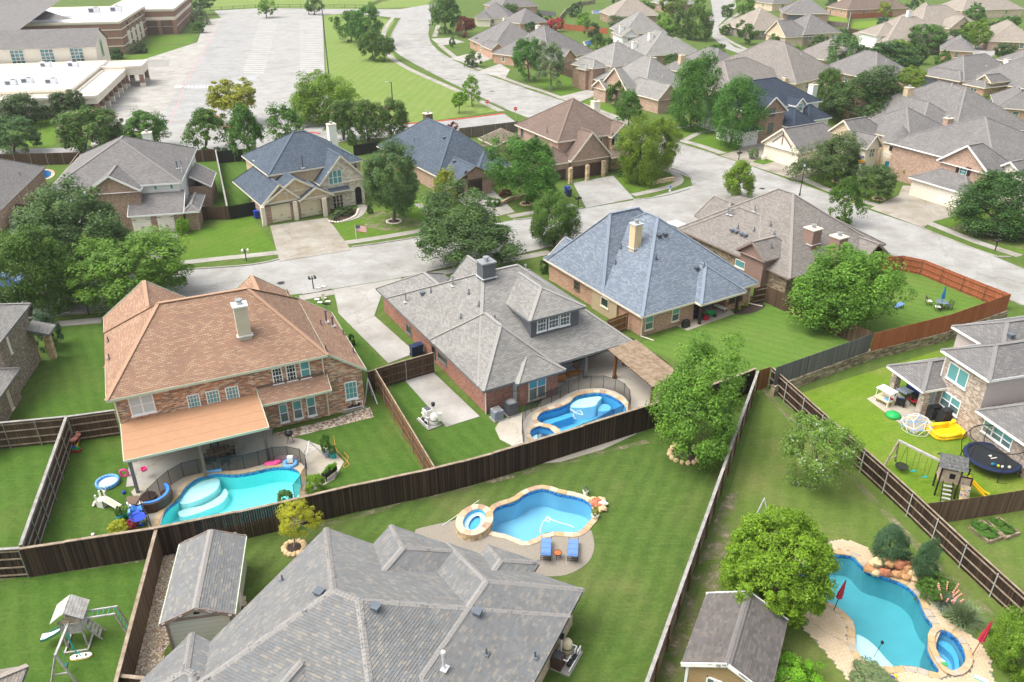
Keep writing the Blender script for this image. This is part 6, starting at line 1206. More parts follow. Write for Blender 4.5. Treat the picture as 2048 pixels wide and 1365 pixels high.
fence('black fence between the two navy roofed houses',[(706,291),(760,283)],1.8,'black',0,None)
fence('old grey fence behind the brown roofed house',[(918,257),(1036,243)],1.9,'fn_old',-1,None,rail='fn_old')
fence('honey brown fence right of the white chimney house',[(1632,208),(1706,214)],1.8,'fn_honey',0,None)
fence('rust fence around the bright far lawn',[(1703,28),(1786,24)],1.9,'fn_red',0,None)
fence('dark railed fence below the bright far lawn',[(1697,56),(1760,70)],1.9,'fn_brown',0,None)
fence('grey fence left of the bright far lawn',[(1660,21),(1700,24)],1.8,'fn_old',0,None); fence('grey fence below the small far lawn',[(1655,42),(1697,46)],1.8,'fn_old',0,None)
fence('pale capped fence running between the far lawns',[(1704,12),(1694,68)],1.9,'fn_old',0,'g')
fence('rust brown fence of the far pool yard',[(1126,48),(1216,57)],1.9,'fn_red',0,None)
fence('grey fence behind the far pool yard',[(1036,16),(1112,24)],1.9,'fn_grey',0,None)
fence('brown fence left of the two-storey cream siding house',[(1124,135),(1150,143)],1.8,'fn_brown',0,None)
stonewall('curved stone retaining wall at the top edge',[(1118,34),(1132,18),(1152,6),(1190,0)],1.6,1.6)
def iron(label,pp,ht=1.3):
    w_=resample([P(*q).to_2d() for q in pp],5); T=thing('iron_fence',label,'fence',(w_[0].x,w_[0].y,0))
    for a,b in zip(w_,w_[1:]):
        for z in (.2,ht): MB().bar((a.x,a.y,z),(b.x,b.y,z),.07).build('rail','iron',T)
        mb=MB()
        for i in range(14): c=a.lerp(b,(i+.5)/14); mb.bar((c.x,c.y,0),(c.x,c.y,ht),.035)
        o=mb.build('picket','iron',T); o['kind']='stuff'
    for a in w_: MB().bar((a.x,a.y,0),(a.x,a.y,ht+.1),.12).build('post','iron',T)
iron('black iron fence along the sports field at the top edge',[(420,22),(520,16),(640,15),(732,17)]); iron('black iron fence turning up towards the top edge',[(733,18),(760,5),(790,-3)])
# ---------------------------------------------------------------- pools
def pool(label,loop,plaster,wat,cop,depth=1.5,cw=.38,clen=.62,ledges=(),deck=None,name='swimming_pool',wz=-.13,tile=True,raise_=0):
    c=sum(loop,Vector((0,0)))/len(loop); T=thing(name,label,'pool',(c.x,c.y,0)); rg=random.Random(len(label))
    mb=MB(); mb.flat([loop],-depth); n=len(loop); ar=sum(loop[i].x*loop[(i+1)%n].y-loop[(i+1)%n].x*loop[i].y for i in range(n)); lp=loop if ar>0 else loop[::-1]
    for i in range(n):
        a,b=lp[i],lp[(i+1)%n]; mb.poly([(b.x,b.y,-depth),(a.x,a.y,-depth),(a.x,a.y,raise_+.0),(b.x,b.y,raise_+.0)])
    mb.build('basin',plaster,T)
    if tile:
        tb=MB(); il=offset(lp,-.015)
        for i in range(n): a,b=il[i],il[(i+1)%n]; tb.poly([(b.x,b.y,wz-.12),(a.x,a.y,wz-.12),(a.x,a.y,raise_),(b.x,b.y,raise_)])
        tb.build('tile_band','tile_blue',T)
    for (lg,z,m) in ledges:
        q=smooth_closed(G(*lg),4); s_=MB().slab(q,-depth,z); s_.build('ledge',m,T)
    il=offset(lp,.05); MB().flat([il],raise_+wz).build('water',wat,T)
    out=resample(offset(lp,cw),clen,closed=True); k=len(out)
    inn=[]
    base=resample(lp,.05,closed=True)
    for p in out: inn.append(min(base,key=lambda q:(q-p).length_squared))
    for i in range(k):
        q=[inn[i],out[i],out[(i+1)%k],inn[(i+1)%k]]; m=sum(q,Vector((0,0)))/4; q=[m+(p-m)*.97 for p in q]
        if (q[0]-q[3]).length<.02: continue
        MB().slab(q,raise_+.0,raise_+.055+rg.uniform(0,.02)).build('coping_stone',rg.choice(cop),T)
    return T
TAN=['cope_tan','cope_pale','cope_tan','cope_rust','cope_pale']; HON=['cope_honey','cope_tan','cope_tan','cope_grey','cope_honey']; PAL=['cope_pale','cope_tan','cope_pale','cope_honey','cope_rust']
pool('aqua freeform pool with white shelf behind the orange roofed house',POOL['aqua'],'plaster_aqua','water_aqua',HON,1.3,ledges=[([(358,1000),(364,988),(378,971),(401,957),(430,950),(438,958),(430,974),(404,990),(375,1000)],-.3,'plaster_shelf'),([(352,1008),(372,1001),(405,994),(436,976),(446,962),(452,972),(440,990),(405,1006),(362,1018)],-.7,'plaster_shelf')])
pool('blue kidney pool with pale shelf inside the black mesh fence',POOL['grey'],'plaster_sky','water',PAL,1.4,.45,ledges=[([(1140,808),(1152,796),(1175,790),(1203,788),(1196,798),(1190,806),(1165,810)],-.28,'plaster_shelf'),([(1196,800),(1206,793),(1220,796),(1222,804),(1208,808),(1198,806)],-.75,'plaster_blue'),([(1078,838),(1088,828),(1115,820),(1140,812),(1146,818),(1118,828),(1096,836),(1084,844)],-.7,'plaster_sky')])
pool('small round spa beside the blue kidney pool',POOL['grey_spa'],'plaster_sky','water',TAN,.9,.4,.5,ledges=[([(1064,866),(1070,860),(1084,857),(1080,866),(1072,874)],-.5,'plaster_pale')],name='spa')
pool('blue freeform pool on the near lawn with stone coping',POOL['near'],'plaster_mist','water',PAL,1.5,.42,.6,ledges=[([(986,1058),(1000,1062),(1026,1066),(1044,1078),(1052,1080),(1044,1083),(1026,1073),(1000,1067),(983,1062)],-.3,'plaster_blue'),([(986,1052),(1000,1056),(1026,1058),(1050,1072),(1060,1078),(1044,1082),(1026,1066),(1000,1062)],-.6,'plaster_sky')])
pool('large teal freeform pool with pale tanning shelf at lower right',POOL['right'],'plaster_teal','water_teal',HON,1.7,.42,.55,ledges=[([(1712,1263),(1730,1268),(1752,1285),(1772,1308),(1792,1330),(1779,1334),(1746,1330),(1721,1312),(1712,1290)],-.28,'plaster_pale'),([(1716,1262),(1738,1268),(1760,1284),(1782,1308),(1806,1330),(1790,1330),(1770,1308),(1750,1286)],-.6,'plaster_sky')])
pool('oval spa joined to the teal pool',POOL['right_spa'],'plaster_blue','water_teal',HON,.9,.36,.5,ledges=[([(1880,1275),(1888,1270),(1906,1279),(1920,1302),(1922,1324),(1912,1334),(1914,1318),(1908,1300),(1894,1286)],-.45,'plaster_sky')],name='spa',raise_=.12)
pool('small blue pool corner behind the left edge house',POOL['left_small'],'plaster_sky','water',TAN,1.2,.5,.8)
pool('far rectangular blue pool beyond the second row',POOL['far'],'plaster_sky','water',PAL,1.2,.5,1.2); pool('sliver of blue pool behind the broad taupe roof',POOL['far2'],'plaster_sky','water',PAL,1.2,.5,1.2)
# raised stone spa of the near pool
sc=P(949,1041).to_2d(); e=[]; 
for i in range(28):
    t=2*math.pi*i/28; e.append((math.cos(t),math.sin(t)))
ax=P(985,1039,.45).to_2d()-P(912,1039,.45).to_2d(); rx=ax.length/2; ry=(P(949,1006,.45).to_2d()-P(949,1072,.45).to_2d()).length/2*.97; cc=P(949,1040,.45).to_2d(); th=R(-18)
def ell_(k,m=0): return [cc+Vector((a*(rx-k)*math.cos(th)-b*(ry-k)*math.sin(th),a*(rx-k)*math.sin(th)+b*(ry-k)*math.cos(th))) for a,b in e]
T=thing('spa','raised oval stone spa at the edge of the near pool','pool',(cc.x,cc.y,0)); o_,i_=ell_(0),ell_(.5)
mb=MB(); mb.skirt(o_,0,.42); mb.build('outer_wall','stone_tan',T); mb=MB(); mb.flat([i_],.02); n=len(i_)
for k in range(n): a,b=i_[k],i_[(k+1)%n]; mb.poly([(b.x,b.y,.02),(a.x,a.y,.02),(a.x,a.y,.43),(b.x,b.y,.43)])
mb.build('basin','plaster_sky',T); j_=ell_(.85); mb=MB(); mb.flat([i_,j_],.2); mb.build('bench','plaster_pale',T); MB().flat([ell_(.48)],.36).build('water','water',T); rg=random.Random(4)
for k in range(0,28,2): q=[i_[k],o_[k],o_[(k+1)%28],o_[(k+2)%28],i_[(k+2)%28],i_[(k+1)%28]]; m=sum(q,Vector((0,0)))/6; MB().slab([m+(p-m)*.975 for p in q],.42,.48+rg.uniform(0,.02)).build('coping_stone',rg.choice(PAL),T)
# decks and paving round the pools (holes where the water is)
def deck(name,pp,mat,z,holes=(),smooth=True): return sheet(name,pp,mat,z,holes,smooth)
deck('pool_deck',[(829,1067),(856,1053),(909,1041),(960,1030),(990,1016),(1050,1030),(1080,1060),(1130,1072),(1178,1058),(1187,1079),(1188,1099),(1178,1123),(1154,1141),(1119,1153),(1060,1150),(960,1150),(880,1120)],'deck_tan',.016,('near',)) if False else None
mb=MB(); mb.flat([smooth_closed(G((829,1067),(856,1053),(909,1041),(950,1022),(975,1030),(983,1060),(1000,1071),(1026,1077),(1044,1088),(1060,1086),(1078,1077),(1096,1068),(1120,1068),(1150,1070),(1178,1058),(1187,1079),(1188,1099),(1178,1123),(1154,1141),(1119,1153),(1060,1152),(960,1150),(880,1120)),3)],.016); struct('pool_deck',mb,'deck_tan')
ring=offset(POOL['right'],.38)
dk=smooth_closed(G((1655,1083),(1690,1081),(1722,1090),(1745,1108),(1775,1130),(1830,1160),(1862,1200),(1882,1232),(1921,1258),(1957,1283),(1978,1316),(1984,1346),(1978,1385),(1850,1400),(1740,1400),(1705,1370),(1660,1316),(1613,1263),(1586,1221),(1574,1160),(1600,1095)),3)
o=struct('paved_deck',MB().flat([dk,POOL['right'],POOL['right_spa']],.012),'joint')
# pavers: real blocks laid in running bond
pv=MB(); a0=R(-38); ux,uy=Vector((math.cos(a0),math.sin(a0))),Vector((-math.sin(a0),math.cos(a0))); c0=P(1740,1240).to_2d(); rr=offset(POOL['right'],.4); r2=offset(POOL['right_spa'],.36); rg=random.Random(8); cnt=0
for i in range(-40,41):
    for j in range(-60,61):
        p=c0+ux*((i+(.5 if j%2 else 0))*.3)+uy*(j*.2)
        if inside(p,dk) and not inside(p,rr) and not inside(p,r2): pv.box((p.x,p.y,.03+rg.uniform(0,.004)),(.288,.188,.03),a0,bottom=False); cnt+=1
q=pv.build('paver','paver',o); q['kind']='stuff'
deck('patio_slab',[(1733,798),(1786,776),(1868,848),(1828,869)],'patio',.02,smooth=False)
deck('pool_deck',[(262,985),(285,960),(340,935),(520,900),(545,870),(600,878),(665,900),(688,925),(668,960),(640,975),(600,1000),(600,1010),(604,958),(596,940),(572,933),(540,935),(505,943),(470,948),(430,946),(400,953),(374,969),(360,988),(330,1020),(316,1066),(300,1062),(285,1020)],'patio',.02,smooth=False)
deck('patio_slab',[(252,975),(262,905),(545,850),(545,905),(340,945),(290,970)],'drive_pale',.026,smooth=False)
deck('pool_deck',[(1035,858),(1050,835),(1075,815),(1105,770),(1120,735),(1210,705),(1262,690),(1330,760),(1330,815),(1270,850),(1255,860),(1255,822),(1250,810),(1231,795),(1205,785),(1174,786),(1150,792),(1136,806),(1113,815),(1083,824),(1072,838),(1082,849),(1100,850),(1124,868),(1120,885),(1090,905),(1042,895)],'deck_pale',.02,smooth=False) if False else None
mb=MB(); mb.flat([G((990,858),(1000,842),(1045,825),(1075,815),(1105,770),(1120,735),(1210,705),(1262,690),(1335,765),(1340,815),(1270,870),(1205,900),(1120,925),(1050,930),(1042,905),(1020,890),(1000,880)),POOL['grey'],POOL['grey_spa']],.021); struct('pool_deck',mb,'deck_pale')
sheet('patio_slab',[(1338,645),(1366,622),(1432,600),(1470,628),(1375,662)],'patio',.02); sheet('planting_bed',[(1466,626),(1500,592),(1530,612),(1500,628)],'mulch',.022,smooth=True)
sheet('gravel_strip',[(318,1122),(345,1098),(480,1095),(478,1110),(330,1300),(322,1375),(262,1385)],'gravel',.012); sheet('gravel_strip',[(652,842),(740,815),(748,835),(655,858),(560,882),(546,868)],'gravel',.013)
sheet('planting_bed',[(662,448),(668,430),(700,420),(718,420),(714,432),(690,440)],'mulch',.05,smooth=True); sheet('flagstone_path',[(1500,1315),(1535,1300),(1570,1330),(1600,1375),(1500,1380)],'cope_tan',.014)
# individual pebbles on the gravel strips
def pebbles(loop,n,rmin,rmax,parent_name,cols,seed=1):
    rg=random.Random(seed); lp=G(*loop); xs=[p.x for p in lp]; ys=[p.y for p in lp]; mb=MB(); c=0; t=0
    while c<n and t<n*20:
        t+=1; p=(rg.uniform(min(xs),max(xs)),rg.uniform(min(ys),max(ys)))
        if inside(p,lp): r_=rg.uniform(rmin,rmax); mb.ell((p[0],p[1],.01+r_*.2),(r_,r_*rg.uniform(.6,1),r_*.5),6,3,rg.randrange(len(cols))); c+=1
    o=mb.build(parent_name,cols); o['kind']='stuff'; o['label']='mixed tan river pebbles on the strip beside the pale garden shed' ; o['category']='gravel'; return o
pebbles([(318,1122),(345,1098),(355,1110),(322,1300),(335,1375),(262,1385)],2600,.03,.08,'river_pebbles',['boulder_tan','cope_pale','cope_rust','cope_grey','stone_edge'])
# stone rings
def ring(label,b,rpx,n=14,mat='stone_edge',soil='mulch',name='stone_ring',sz=.16,flowers=None):
    c=P(*b); r_=rpx/px_m(c); T=thing(name,label,'tree ring',c); MB().flat([[Vector((c.x+r_*math.cos(t*.4488),c.y+r_*math.sin(t*.4488))) for t in range(14)]],.06).build('soil',soil,T); rg=random.Random(n+int(rpx))
    for i in range(n): a=2*math.pi*i/n; MB().ell((c.x+r_*math.cos(a),c.y+r_*math.sin(a),.07),(sz*rg.uniform(.8,1.2),sz*rg.uniform(.8,1.3),sz*rg.uniform(.6,.9)),8,5,noise=.12,seed=i).build('stone',mat,T)
    return T
ring('ring of tan boulders with dark plants under the fence corner tree',(1370,910),30,16,'boulder_tan',sz=.24); ring('ring of tan stones around the small yellow-green tree',(589,1097),20,14,'boulder_tan',sz=.2); ring('white stone ring around the oak on the flag lawn',(788,444),14,18,'stone_edge',sz=.16); ring('tan stone ring around the tree before the brown garages',(1053,409),11,14,'boulder_tan',sz=.22); ring('stone ring around the oak before the turret house',(1673,364),8,12,'boulder_tan',sz=.18); ring('stone ring around the small round tree below the turret',(1757,399),11,12,'boulder_tan',sz=.18); ring('pale stone ring under the dense tree at the right edge',(1985,468),14,14,'stone_edge',sz=.2)
# ---------------------------------------------------------------- things in the yards and streets (built in local metres)
def lt(name,label,cat,b,rz=0,z=0,group=None,s=1):
    p=P(b[0],b[1],z); T=thing(name,label,cat,p,group,R(rz)); ORG[T.name]=Vector(); T.scale=(s,s,s); return T
def pt_(T,name,mat,fn,sm=False): return part(name,mat,T,fn,sm)
V=Vector
# --- sun loungers and table by the near pool
def lounger(label,b,rz):
    T=lt('sun_lounger',label,'sun lounger',b,rz,group='pair of loungers by the near pool')
    for x in (-.3,.3):
        pt_(T,'side_rail','iron',lambda m:m.bar((x,-.95,.34),(x,.95,.34),.04))
        for y in (-.85,.75): pt_(T,'leg','iron',lambda m:m.bar((x,y,0),(x,y,.36),.035))
    pt_(T,'crossbar','iron',lambda m:m.bar((-.3,-.85,.12),(.3,-.85,.12),.03)); pt_(T,'crossbar','iron',lambda m:m.bar((-.3,-.95,.34),(.3,-.95,.34),.03))
    pt_(T,'seat_cushion','cushion',lambda m:[m.box((0,-.62+k*.44+.22,.41),(.62,.42,.09)) for k in range(3)])
    bk=Matrix.Rotation(R(28),3,'X'); pt_(T,'backrest','iron',lambda m:m.box((0,-.9,.55),(.6,.75,.03),rot=Matrix.Rotation(R(-35),3,'X')))
    pt_(T,'back_cushion','cushion',lambda m:m.box((0,-.88,.61),(.62,.8,.09),rot=Matrix.Rotation(R(-35),3,'X'))); return T
lounger('blue cushioned lounger by the near pool, left of the small table',(1092,1103),-4); lounger('blue cushioned lounger by the near pool, right of the small table',(1146,1105),-6)
T=lt('side_table','small round bronze table between the two loungers','table',(1115,1117)); pt_(T,'table_top','copper',lambda m:m.cyl((0,0,.44),(0,0,.47),.24,.24,20)); pt_(T,'rim','iron',lambda m:m.lathe((0,0,.44),[(.24,0),(.27,0),(.27,.04),(.24,.04)],20))
for a in range(3): pt_(T,'leg','iron',lambda m:m.bar((.2*math.cos(a*2.1),.2*math.sin(a*2.1),0),(.12*math.cos(a*2.1),.12*math.sin(a*2.1),.45),.03))
# --- rocks
def rocks(label,b,items,name='rock_waterfall'):
    T=lt(name,label,'rocks',b)
    for i,(x,y,z,r,m) in enumerate(items): 
        def f(mb): mb.ell((x,y,z*.9),(r*1.05,r*.75,r*.66),8,5,noise=.24,seed=i+len(label))
        pt_(T,'boulder',m,f)
    return T
rg=random.Random(2)
rocks('stacked tan and red boulders of the waterfall at the teal pool',(1783,1150),[(-1.3,.25,.3,.42,'boulder'),(-.85,.35,.75,.42,'boulder_tan'),(-.2,.2,.85,.46,'boulder'),(.35,.1,.8,.42,'boulder_red'),(.75,.0,.55,.4,'boulder'),(1.1,-.25,.4,.36,'boulder_tan'),(1.2,-.55,.2,.3,'boulder_tan'),(-.5,-.1,.35,.38,'boulder_red'),(.1,-.2,.3,.36,'boulder'),(.65,-.4,.25,.32,'boulder'),(-1.0,-.05,.2,.33,'boulder_tan'),(0,.5,.6,.5,'boulder'),(.8,.35,.5,.42,'boulder_red')])
rocks('pink and tan rock outcrop at the corner of the near pool',(1194,1014),[(-.35,.45,.2,.3,'boulder_tan'),(0,.3,.3,.34,'boulder_red'),(.3,.45,.25,.3,'boulder_tan'),(.4,.05,.25,.32,'stone_edge'),(.1,-.15,.2,.32,'boulder_red'),(.35,-.4,.2,.3,'boulder_tan'),(-.2,.05,.2,.28,'boulder_red'),(.05,-.55,.12,.22,'boulder_tan'),(-.15,.6,.2,.24,'boulder_tan')])
def pot(label,b,mat='offwhite',r=.16,h=.28,plant='leaf_mid',pr=.2,ph=.3,name='plant_pot'):
    T=lt(name,label,'plant pot',b); pt_(T,'pot',mat,lambda m:m.lathe((0,0,0),[(0,.01),(r*.7,.01),(r,h),(r*1.08,h),(r*1.08,h-.03),(r*.9,h-.04),(0,h-.05)],16))
    me,_=crown('round','f',1,plant); o=mobj('plant',me,T); o.location=(0,0,h+ph*.6); o.scale=(pr,pr,ph); return T
pot('white urn with a small plant on the near pool coping',(1171,989),'offwhite',.2,.35,'leaf_silver',.2,.2); pot('white bowl of yellow flowers by the near pool rocks',(1190,1036),'offwhite',.24,.24,'leaf_gold',.25,.35)
pot('grey pot with tall plant beside the aqua pool deck',(654,914),'cushion_grey',.28,.5,'leaf_mid',.4,.8); pot('turquoise pot right of the grey pot',(667,916),'teal',.26,.42,'leaf_mid',.3,.35); pot('turquoise pot by the water table at the aqua pool',(242,1042),'teal',.24,.45,'leaf_mid',.25,.4); pot('wide green pot beside the turquoise one at the aqua pool',(251,1034),'green',.34,.4,'leaf_lime',.34,.2); pot('grey tub of soil by the blue toys at the aqua pool',(251,1024),'cushion_grey',.3,.4,'leaf_dark',.2,.1)
# --- mesh pool fences
def netfence(label,pp,ht=1.25,step=1.05):
    w_=resample(smooth_open(G(*pp),4),step); T=thing('pool_fence',label,'fence',(w_[0].x,w_[0].y,0))
    for a,b in zip(w_,w_[1:]):
        MB().poly([(a.x,a.y,.04),(b.x,b.y,.04),(b.x,b.y,ht),(a.x,a.y,ht)]).build('mesh_panel','net_black',T); MB().bar((a.x,a.y,ht),(b.x,b.y,ht),.025).build('top_binding','black',T)
    for a in w_: MB().cyl((a.x,a.y,0),(a.x,a.y,ht+.05),.022,.022,6).build('post','black',T)
netfence('black mesh safety fence around the blue kidney pool',[(1048,900),(1044,862),(1052,835),(1075,818),(1105,806),(1133,790),(1150,782),(1180,778),(1210,778),(1235,786),(1254,800),(1260,818),(1255,835)]); netfence('black mesh safety fence across the near side of the kidney pool',[(1075,895),(1120,900),(1135,892),(1152,880),(1185,868),(1215,852),(1245,838)])
netfence('black mesh safety fence around the aqua pool, patio side',[(305,1062),(292,1040),(288,1026),(310,1000),(336,976),(360,960),(385,950),(430,945),(476,942),(520,932),(555,922),(590,923),(612,934),(615,958)]); netfence('short black mesh safety fence at the right end of the aqua pool',[(590,1000),(604,982),(614,962)])
# --- pergola
A,B,C=P(1216,703,2.5),P(1305,778,2.5),P(1272,683,2.5); ax=(B-A).normalized(); T=thing('pergola','weathered wooden pergola roof beside the kidney pool','pergola',(A.x,A.y,0)); W_=(C-A).length*1.0; side=(C-A).normalized(); L_=(B-A).length
for i,(u,v) in enumerate(((.6,.5),(L_-.5,.5),(.6,W_-.4),(L_-.5,W_-.4))):
    p=A+ax*u+side*v; MB().box((p.x,p.y,1.2),(.22,.22,2.4),math.atan2(ax.y,ax.x)).build('post','wood_post',T); MB().box((p.x,p.y,.15),(.3,.3,.3),math.atan2(ax.y,ax.x)).build('post_base','wood_post',T)
for v in (.5,W_-.4): p,q=A+side*v,A+side*v+ax*L_; MB().bar((p.x,p.y,2.42),(q.x,q.y,2.42),.1,.22).build('beam','wood_post',T)
for k in range(22): p=A+ax*(L_*(k+.5)/22); q=p+side*W_; MB().bar((p.x,p.y,2.58),(q.x,q.y,2.58),.05,.1).build('rafter','wood_post',T)
for k in range(22): p=A+side*(W_*(k+.5)/22); q=p+ax*(L_); MB().bar((p.x,p.y,2.66+random.uniform(0,.008)),(q.x,q.y,2.66),W_/22*.86,.03).build('board','pergola',T)
# --- seating
def armchair(label,b,rz,fr='wickerw',cu='cushion_grey',w=.7,name='armchair',cat='chair',group=None):
    T=lt(name,label,cat,b,rz,group=group)
    for x in (-w/2+.04,w/2-.04):
        for y in (-.3,.3): pt_(T,'leg',fr,lambda m:m.bar((x,y,0),(x,y,.6 if y<0 else .8),.06))
        pt_(T,'armrest',fr,lambda m:m.bar((x,-.34,.6),(x,.34,.62),.07,.05))
    pt_(T,'seat_frame',fr,lambda m:m.box((0,0,.3),(w,.68,.08))); pt_(T,'seat_cushion',cu,lambda m:m.box((0,-.02,.4),(w-.14,.6,.13))); pt_(T,'backrest',fr,lambda m:m.box((0,.34,.6),(w,.06,.5))); pt_(T,'back_cushion',cu,lambda m:m.box((0,.26,.62),(w-.16,.12,.4))); return T
armchair('wicker sofa with grey cushions on the covered patio by the kidney pool',(1133,748),0+30,w=1.5,name='sofa',cat='sofa'); armchair('wicker armchair with blue-grey cushion right of the patio sofa',(1166,744),-30); armchair('wicker armchair left of the patio coffee table, back to the pool',(1122,763),190)
def table(label,b,rz,w,d,h,top,leg,name='table',cat='table'):
    T=lt(name,label,cat,b,rz); pt_(T,'table_top',top,lambda m:m.box((0,0,h),(w,d,.05)))
    for x in (-w/2+.06,w/2-.06):
        for y in (-d/2+.06,d/2-.06): pt_(T,'leg',leg,lambda m:m.bar((x,y,0),(x,y,h),.05))
    return T
table('low wooden coffee table with flowers on the covered patio',(1146,754),25,1.1,.65,.42,'wickerw','wickerw','coffee_table'); pot('purple flowers in a white pot on the patio coffee table',(1149,744),'offwhite',.1,.18,'leaf_red',.15,.15)
# curved wicker sofa by aqua pool
T=lt('wicker_sofa','brown wicker crescent sofa with round table and bright blue cushions','sofa',(306,1004),25)
def arc(m,r0,r1,z0,z1,a0,a1,n=12):
    for k in range(n):
        t,u=R(a0+(a1-a0)*k/n),R(a0+(a1-a0)*(k+1)/n); q=[(r0*math.cos(t),r0*math.sin(t)),(r1*math.cos(t),r1*math.sin(t)),(r1*math.cos(u),r1*math.sin(u)),(r0*math.cos(u),r0*math.sin(u))]; m.slab([V(p) for p in q],z0,z1)
pt_(T,'base','wicker',lambda m:arc(m,.65,1.3,0,.38,-115,35)); pt_(T,'backrest','wicker',lambda m:arc(m,1.18,1.32,.38,.78,-115,35)); pt_(T,'cushion','pool_blue',lambda m:arc(m,1.0,1.2,.4,.84,-112,32)); pt_(T,'round_table','wicker',lambda m:m.cyl((-.25,.25,0),(-.25,.25,.4),.55,.55,18))
T=lt('wicker_ottoman','brown wicker wedge ottoman below the crescent sofa','ottoman',(286,1001),10); pt_(T,'base','wicker',lambda m:arc(m,.2,.95,0,.38,180,260,6)); pt_(T,'cushion','trim_brown',lambda m:arc(m,.2,.95,.38,.46,180,260,6))
# dining set under tan cover
table('dark patio dining table under the tan patio cover',(440,918),25,1.6,1.0,.73,'trim_brown','black')
for i,(x,y,r_) in enumerate(((421,924,-60),(462,911,110),(432,908,20),(452,926,200))): armchair('dark patio chair under the tan cover, '+('left end of','right end of','far side of','near side of')[i]+' the table',(x,y),r_,'black','swing_grey',.6)
# --- AC units
def ac(label,b,rz=30,w=.75,h=.8,mat='cushion_grey'):
    T=lt('air_conditioner',label,'air conditioner',b,rz); pt_(T,'pad','kerb',lambda m:m.box((0,0,.05),(w+.2,w+.2,.1))); pt_(T,'casing',mat,lambda m:m.box((0,0,.1+h/2),(w,w,h)))
    for k in range(7): pt_(T,'grille_slat','steel_dark' if mat!='black_plastic' else 'iron',lambda m:m.box((0,0,.18+k*h/8),(w+.02,w+.02,.03)))
    pt_(T,'fan_guard','galv',lambda m:m.lathe((0,0,.1+h),[(w*.46,0),(w*.46,.05),(w*.4,.05),(w*.12,.07),(0,.07)],18)); pt_(T,'fan','black',lambda m:m.cyl((0,0,.1+h),(0,0,.1+h+.055),w*.36,w*.36,18)); return T
ac('short pale grey air conditioner at the red brick corner',(994,838)); ac('tall dark air conditioner beside the bay window',(1022,828),30,.85,1.05,'steel_dark'); ac('tall slate air conditioner at the left edge house',(38,449),13,.95,1.2,'steel_dark'); ac('small slate air conditioner at the left edge house',(33,459),13,.7,.8,'steel_dark'); ac('air conditioner in the side yard of the left edge house',(83,393),13,.8,.8,'galv_pale')
# --- pool pump sets
def pumps(label,b,rz,heater='offwhite',filt='offwhite',s=1):
    T=lt('pool_equipment',label,'pool equipment',b,rz,s=s); pt_(T,'pad','kerb',lambda m:m.box((0,0,.05),(1.9,1.2,.1))); pt_(T,'heater',heater,lambda m:m.box((-.6,.25,.5),(.65,.6,.8))); pt_(T,'heater_top','steel_dark',lambda m:m.box((-.6,.25,.93),(.5,.45,.06)))
    pt_(T,'filter_tank',filt,lambda m:m.lathe((.5,.2,.1),[(0,0),(.28,0),(.3,.1),(.3,.75),(.2,.92),(0,.98)],16),True); pt_(T,'clamp_band','black',lambda m:m.cyl((.5,.2,.5),(.5,.2,.56),.315,.315,16))
    for k,(x,y) in enumerate(((-.2,-.3),(.3,-.38))):
        pt_(T,'pump','black_plastic',lambda m:(m.cyl((x-.25,y,.28),(x+.2,y,.28),.13,.13,12),m.cyl((x+.12,y,.2),(x+.12,y,.5),.12,.12,12)))
    for pts in ([(.25,-.38,.55),(.25,-.38,.85),(.5,-.38,.85),(.5,-.1,.85)],[(-.15,-.3,.5),(-.15,-.3,.75),(-.6,-.3,.75),(-.6,0,.75)],[(.75,-.5,.1),(.75,-.5,.7),(.3,-.5,.7),(.3,-.5,.5)],[(-.8,-.5,.25),(.7,-.5,.25)],[(.5,.55,.5),(0,.55,.5),(0,.2,.5)]): pt_(T,'pipe','pvc',lambda m:m.tube(pts,.035,8))
    pt_(T,'vent_stack','pvc',lambda m:m.cyl((.1,.4,.1),(.1,.4,1.5),.06,.06,10)); pt_(T,'vent_cap','black_plastic',lambda m:m.cyl((.1,.4,1.5),(.1,.4,1.75),.14,.16,12)); return T
pumps('white pool pump set on a pad beside the side lawn slab',(858,846),-55); pumps('pool pump set with grey heater against the brick wall of the orange roofed house',(705,815),25,'steel_dark','galv_pale'); pumps('pool pump set with brown heater beside the cream brick wall at the bottom',(1133,1322),62,'wicker','beige',.95)
T=lt('utility_pedestal','white utility pedestal beside the pale concrete slab','utility box',(881,852)); pt_(T,'cabinet','offwhite',lambda m:m.box((0,0,.85),(.3,.18,.7))); pt_(T,'stand','galv',lambda m:(m.bar((-.1,0,0),(-.1,0,.6),.05),m.bar((.1,0,0),(.1,0,.6),.05)))
# --- grills
def kettle(label,b):
    T=lt('kettle_grill',label,'grill',b); pt_(T,'bowl','black',lambda m:m.lathe((0,0,.6),[(0,0),(.2,.03),(.3,.15),(.31,.22)],16),True); pt_(T,'lid','black',lambda m:m.lathe((0,0,.83),[(.31,0),(.29,.1),(.18,.2),(0,.23)],16),True)
    for a in range(3): pt_(T,'leg','iron',lambda m:m.bar((.3*math.cos(a*2.1),.3*math.sin(a*2.1),0),(.18*math.cos(a*2.1),.18*math.sin(a*2.1),.65),.03))
    pt_(T,'handle','wood_old',lambda m:m.bar((-.08,0,1.09),(.08,0,1.09),.04)); return T
kettle('black kettle grill at the end of the tan patio cover',(580,885))
def covgrill(label,b,rz,s=1):
    T=lt('covered_grill',label,'grill',b,rz,s=s); pt_(T,'cover','black_plastic',lambda m:(m.box((0,0,.45),(1.1,.6,.9)),m.box((0,0,1.0),(.8,.5,.25)))); pt_(T,'cover_fold','steel_dark',lambda m:[m.bar((-.5+.25*k,-.305,.05),(-.45+.25*k,-.305,.88),.03) for k in range(5)]); return T
covgrill('grill under a black cover by the lower window',(1866,836),15); covgrill('taller black covered grill next to the wall',(1888,845),15,1.1); covgrill('covered grill against the bricks beside the blue yard patio',(1371,655),31,.7)
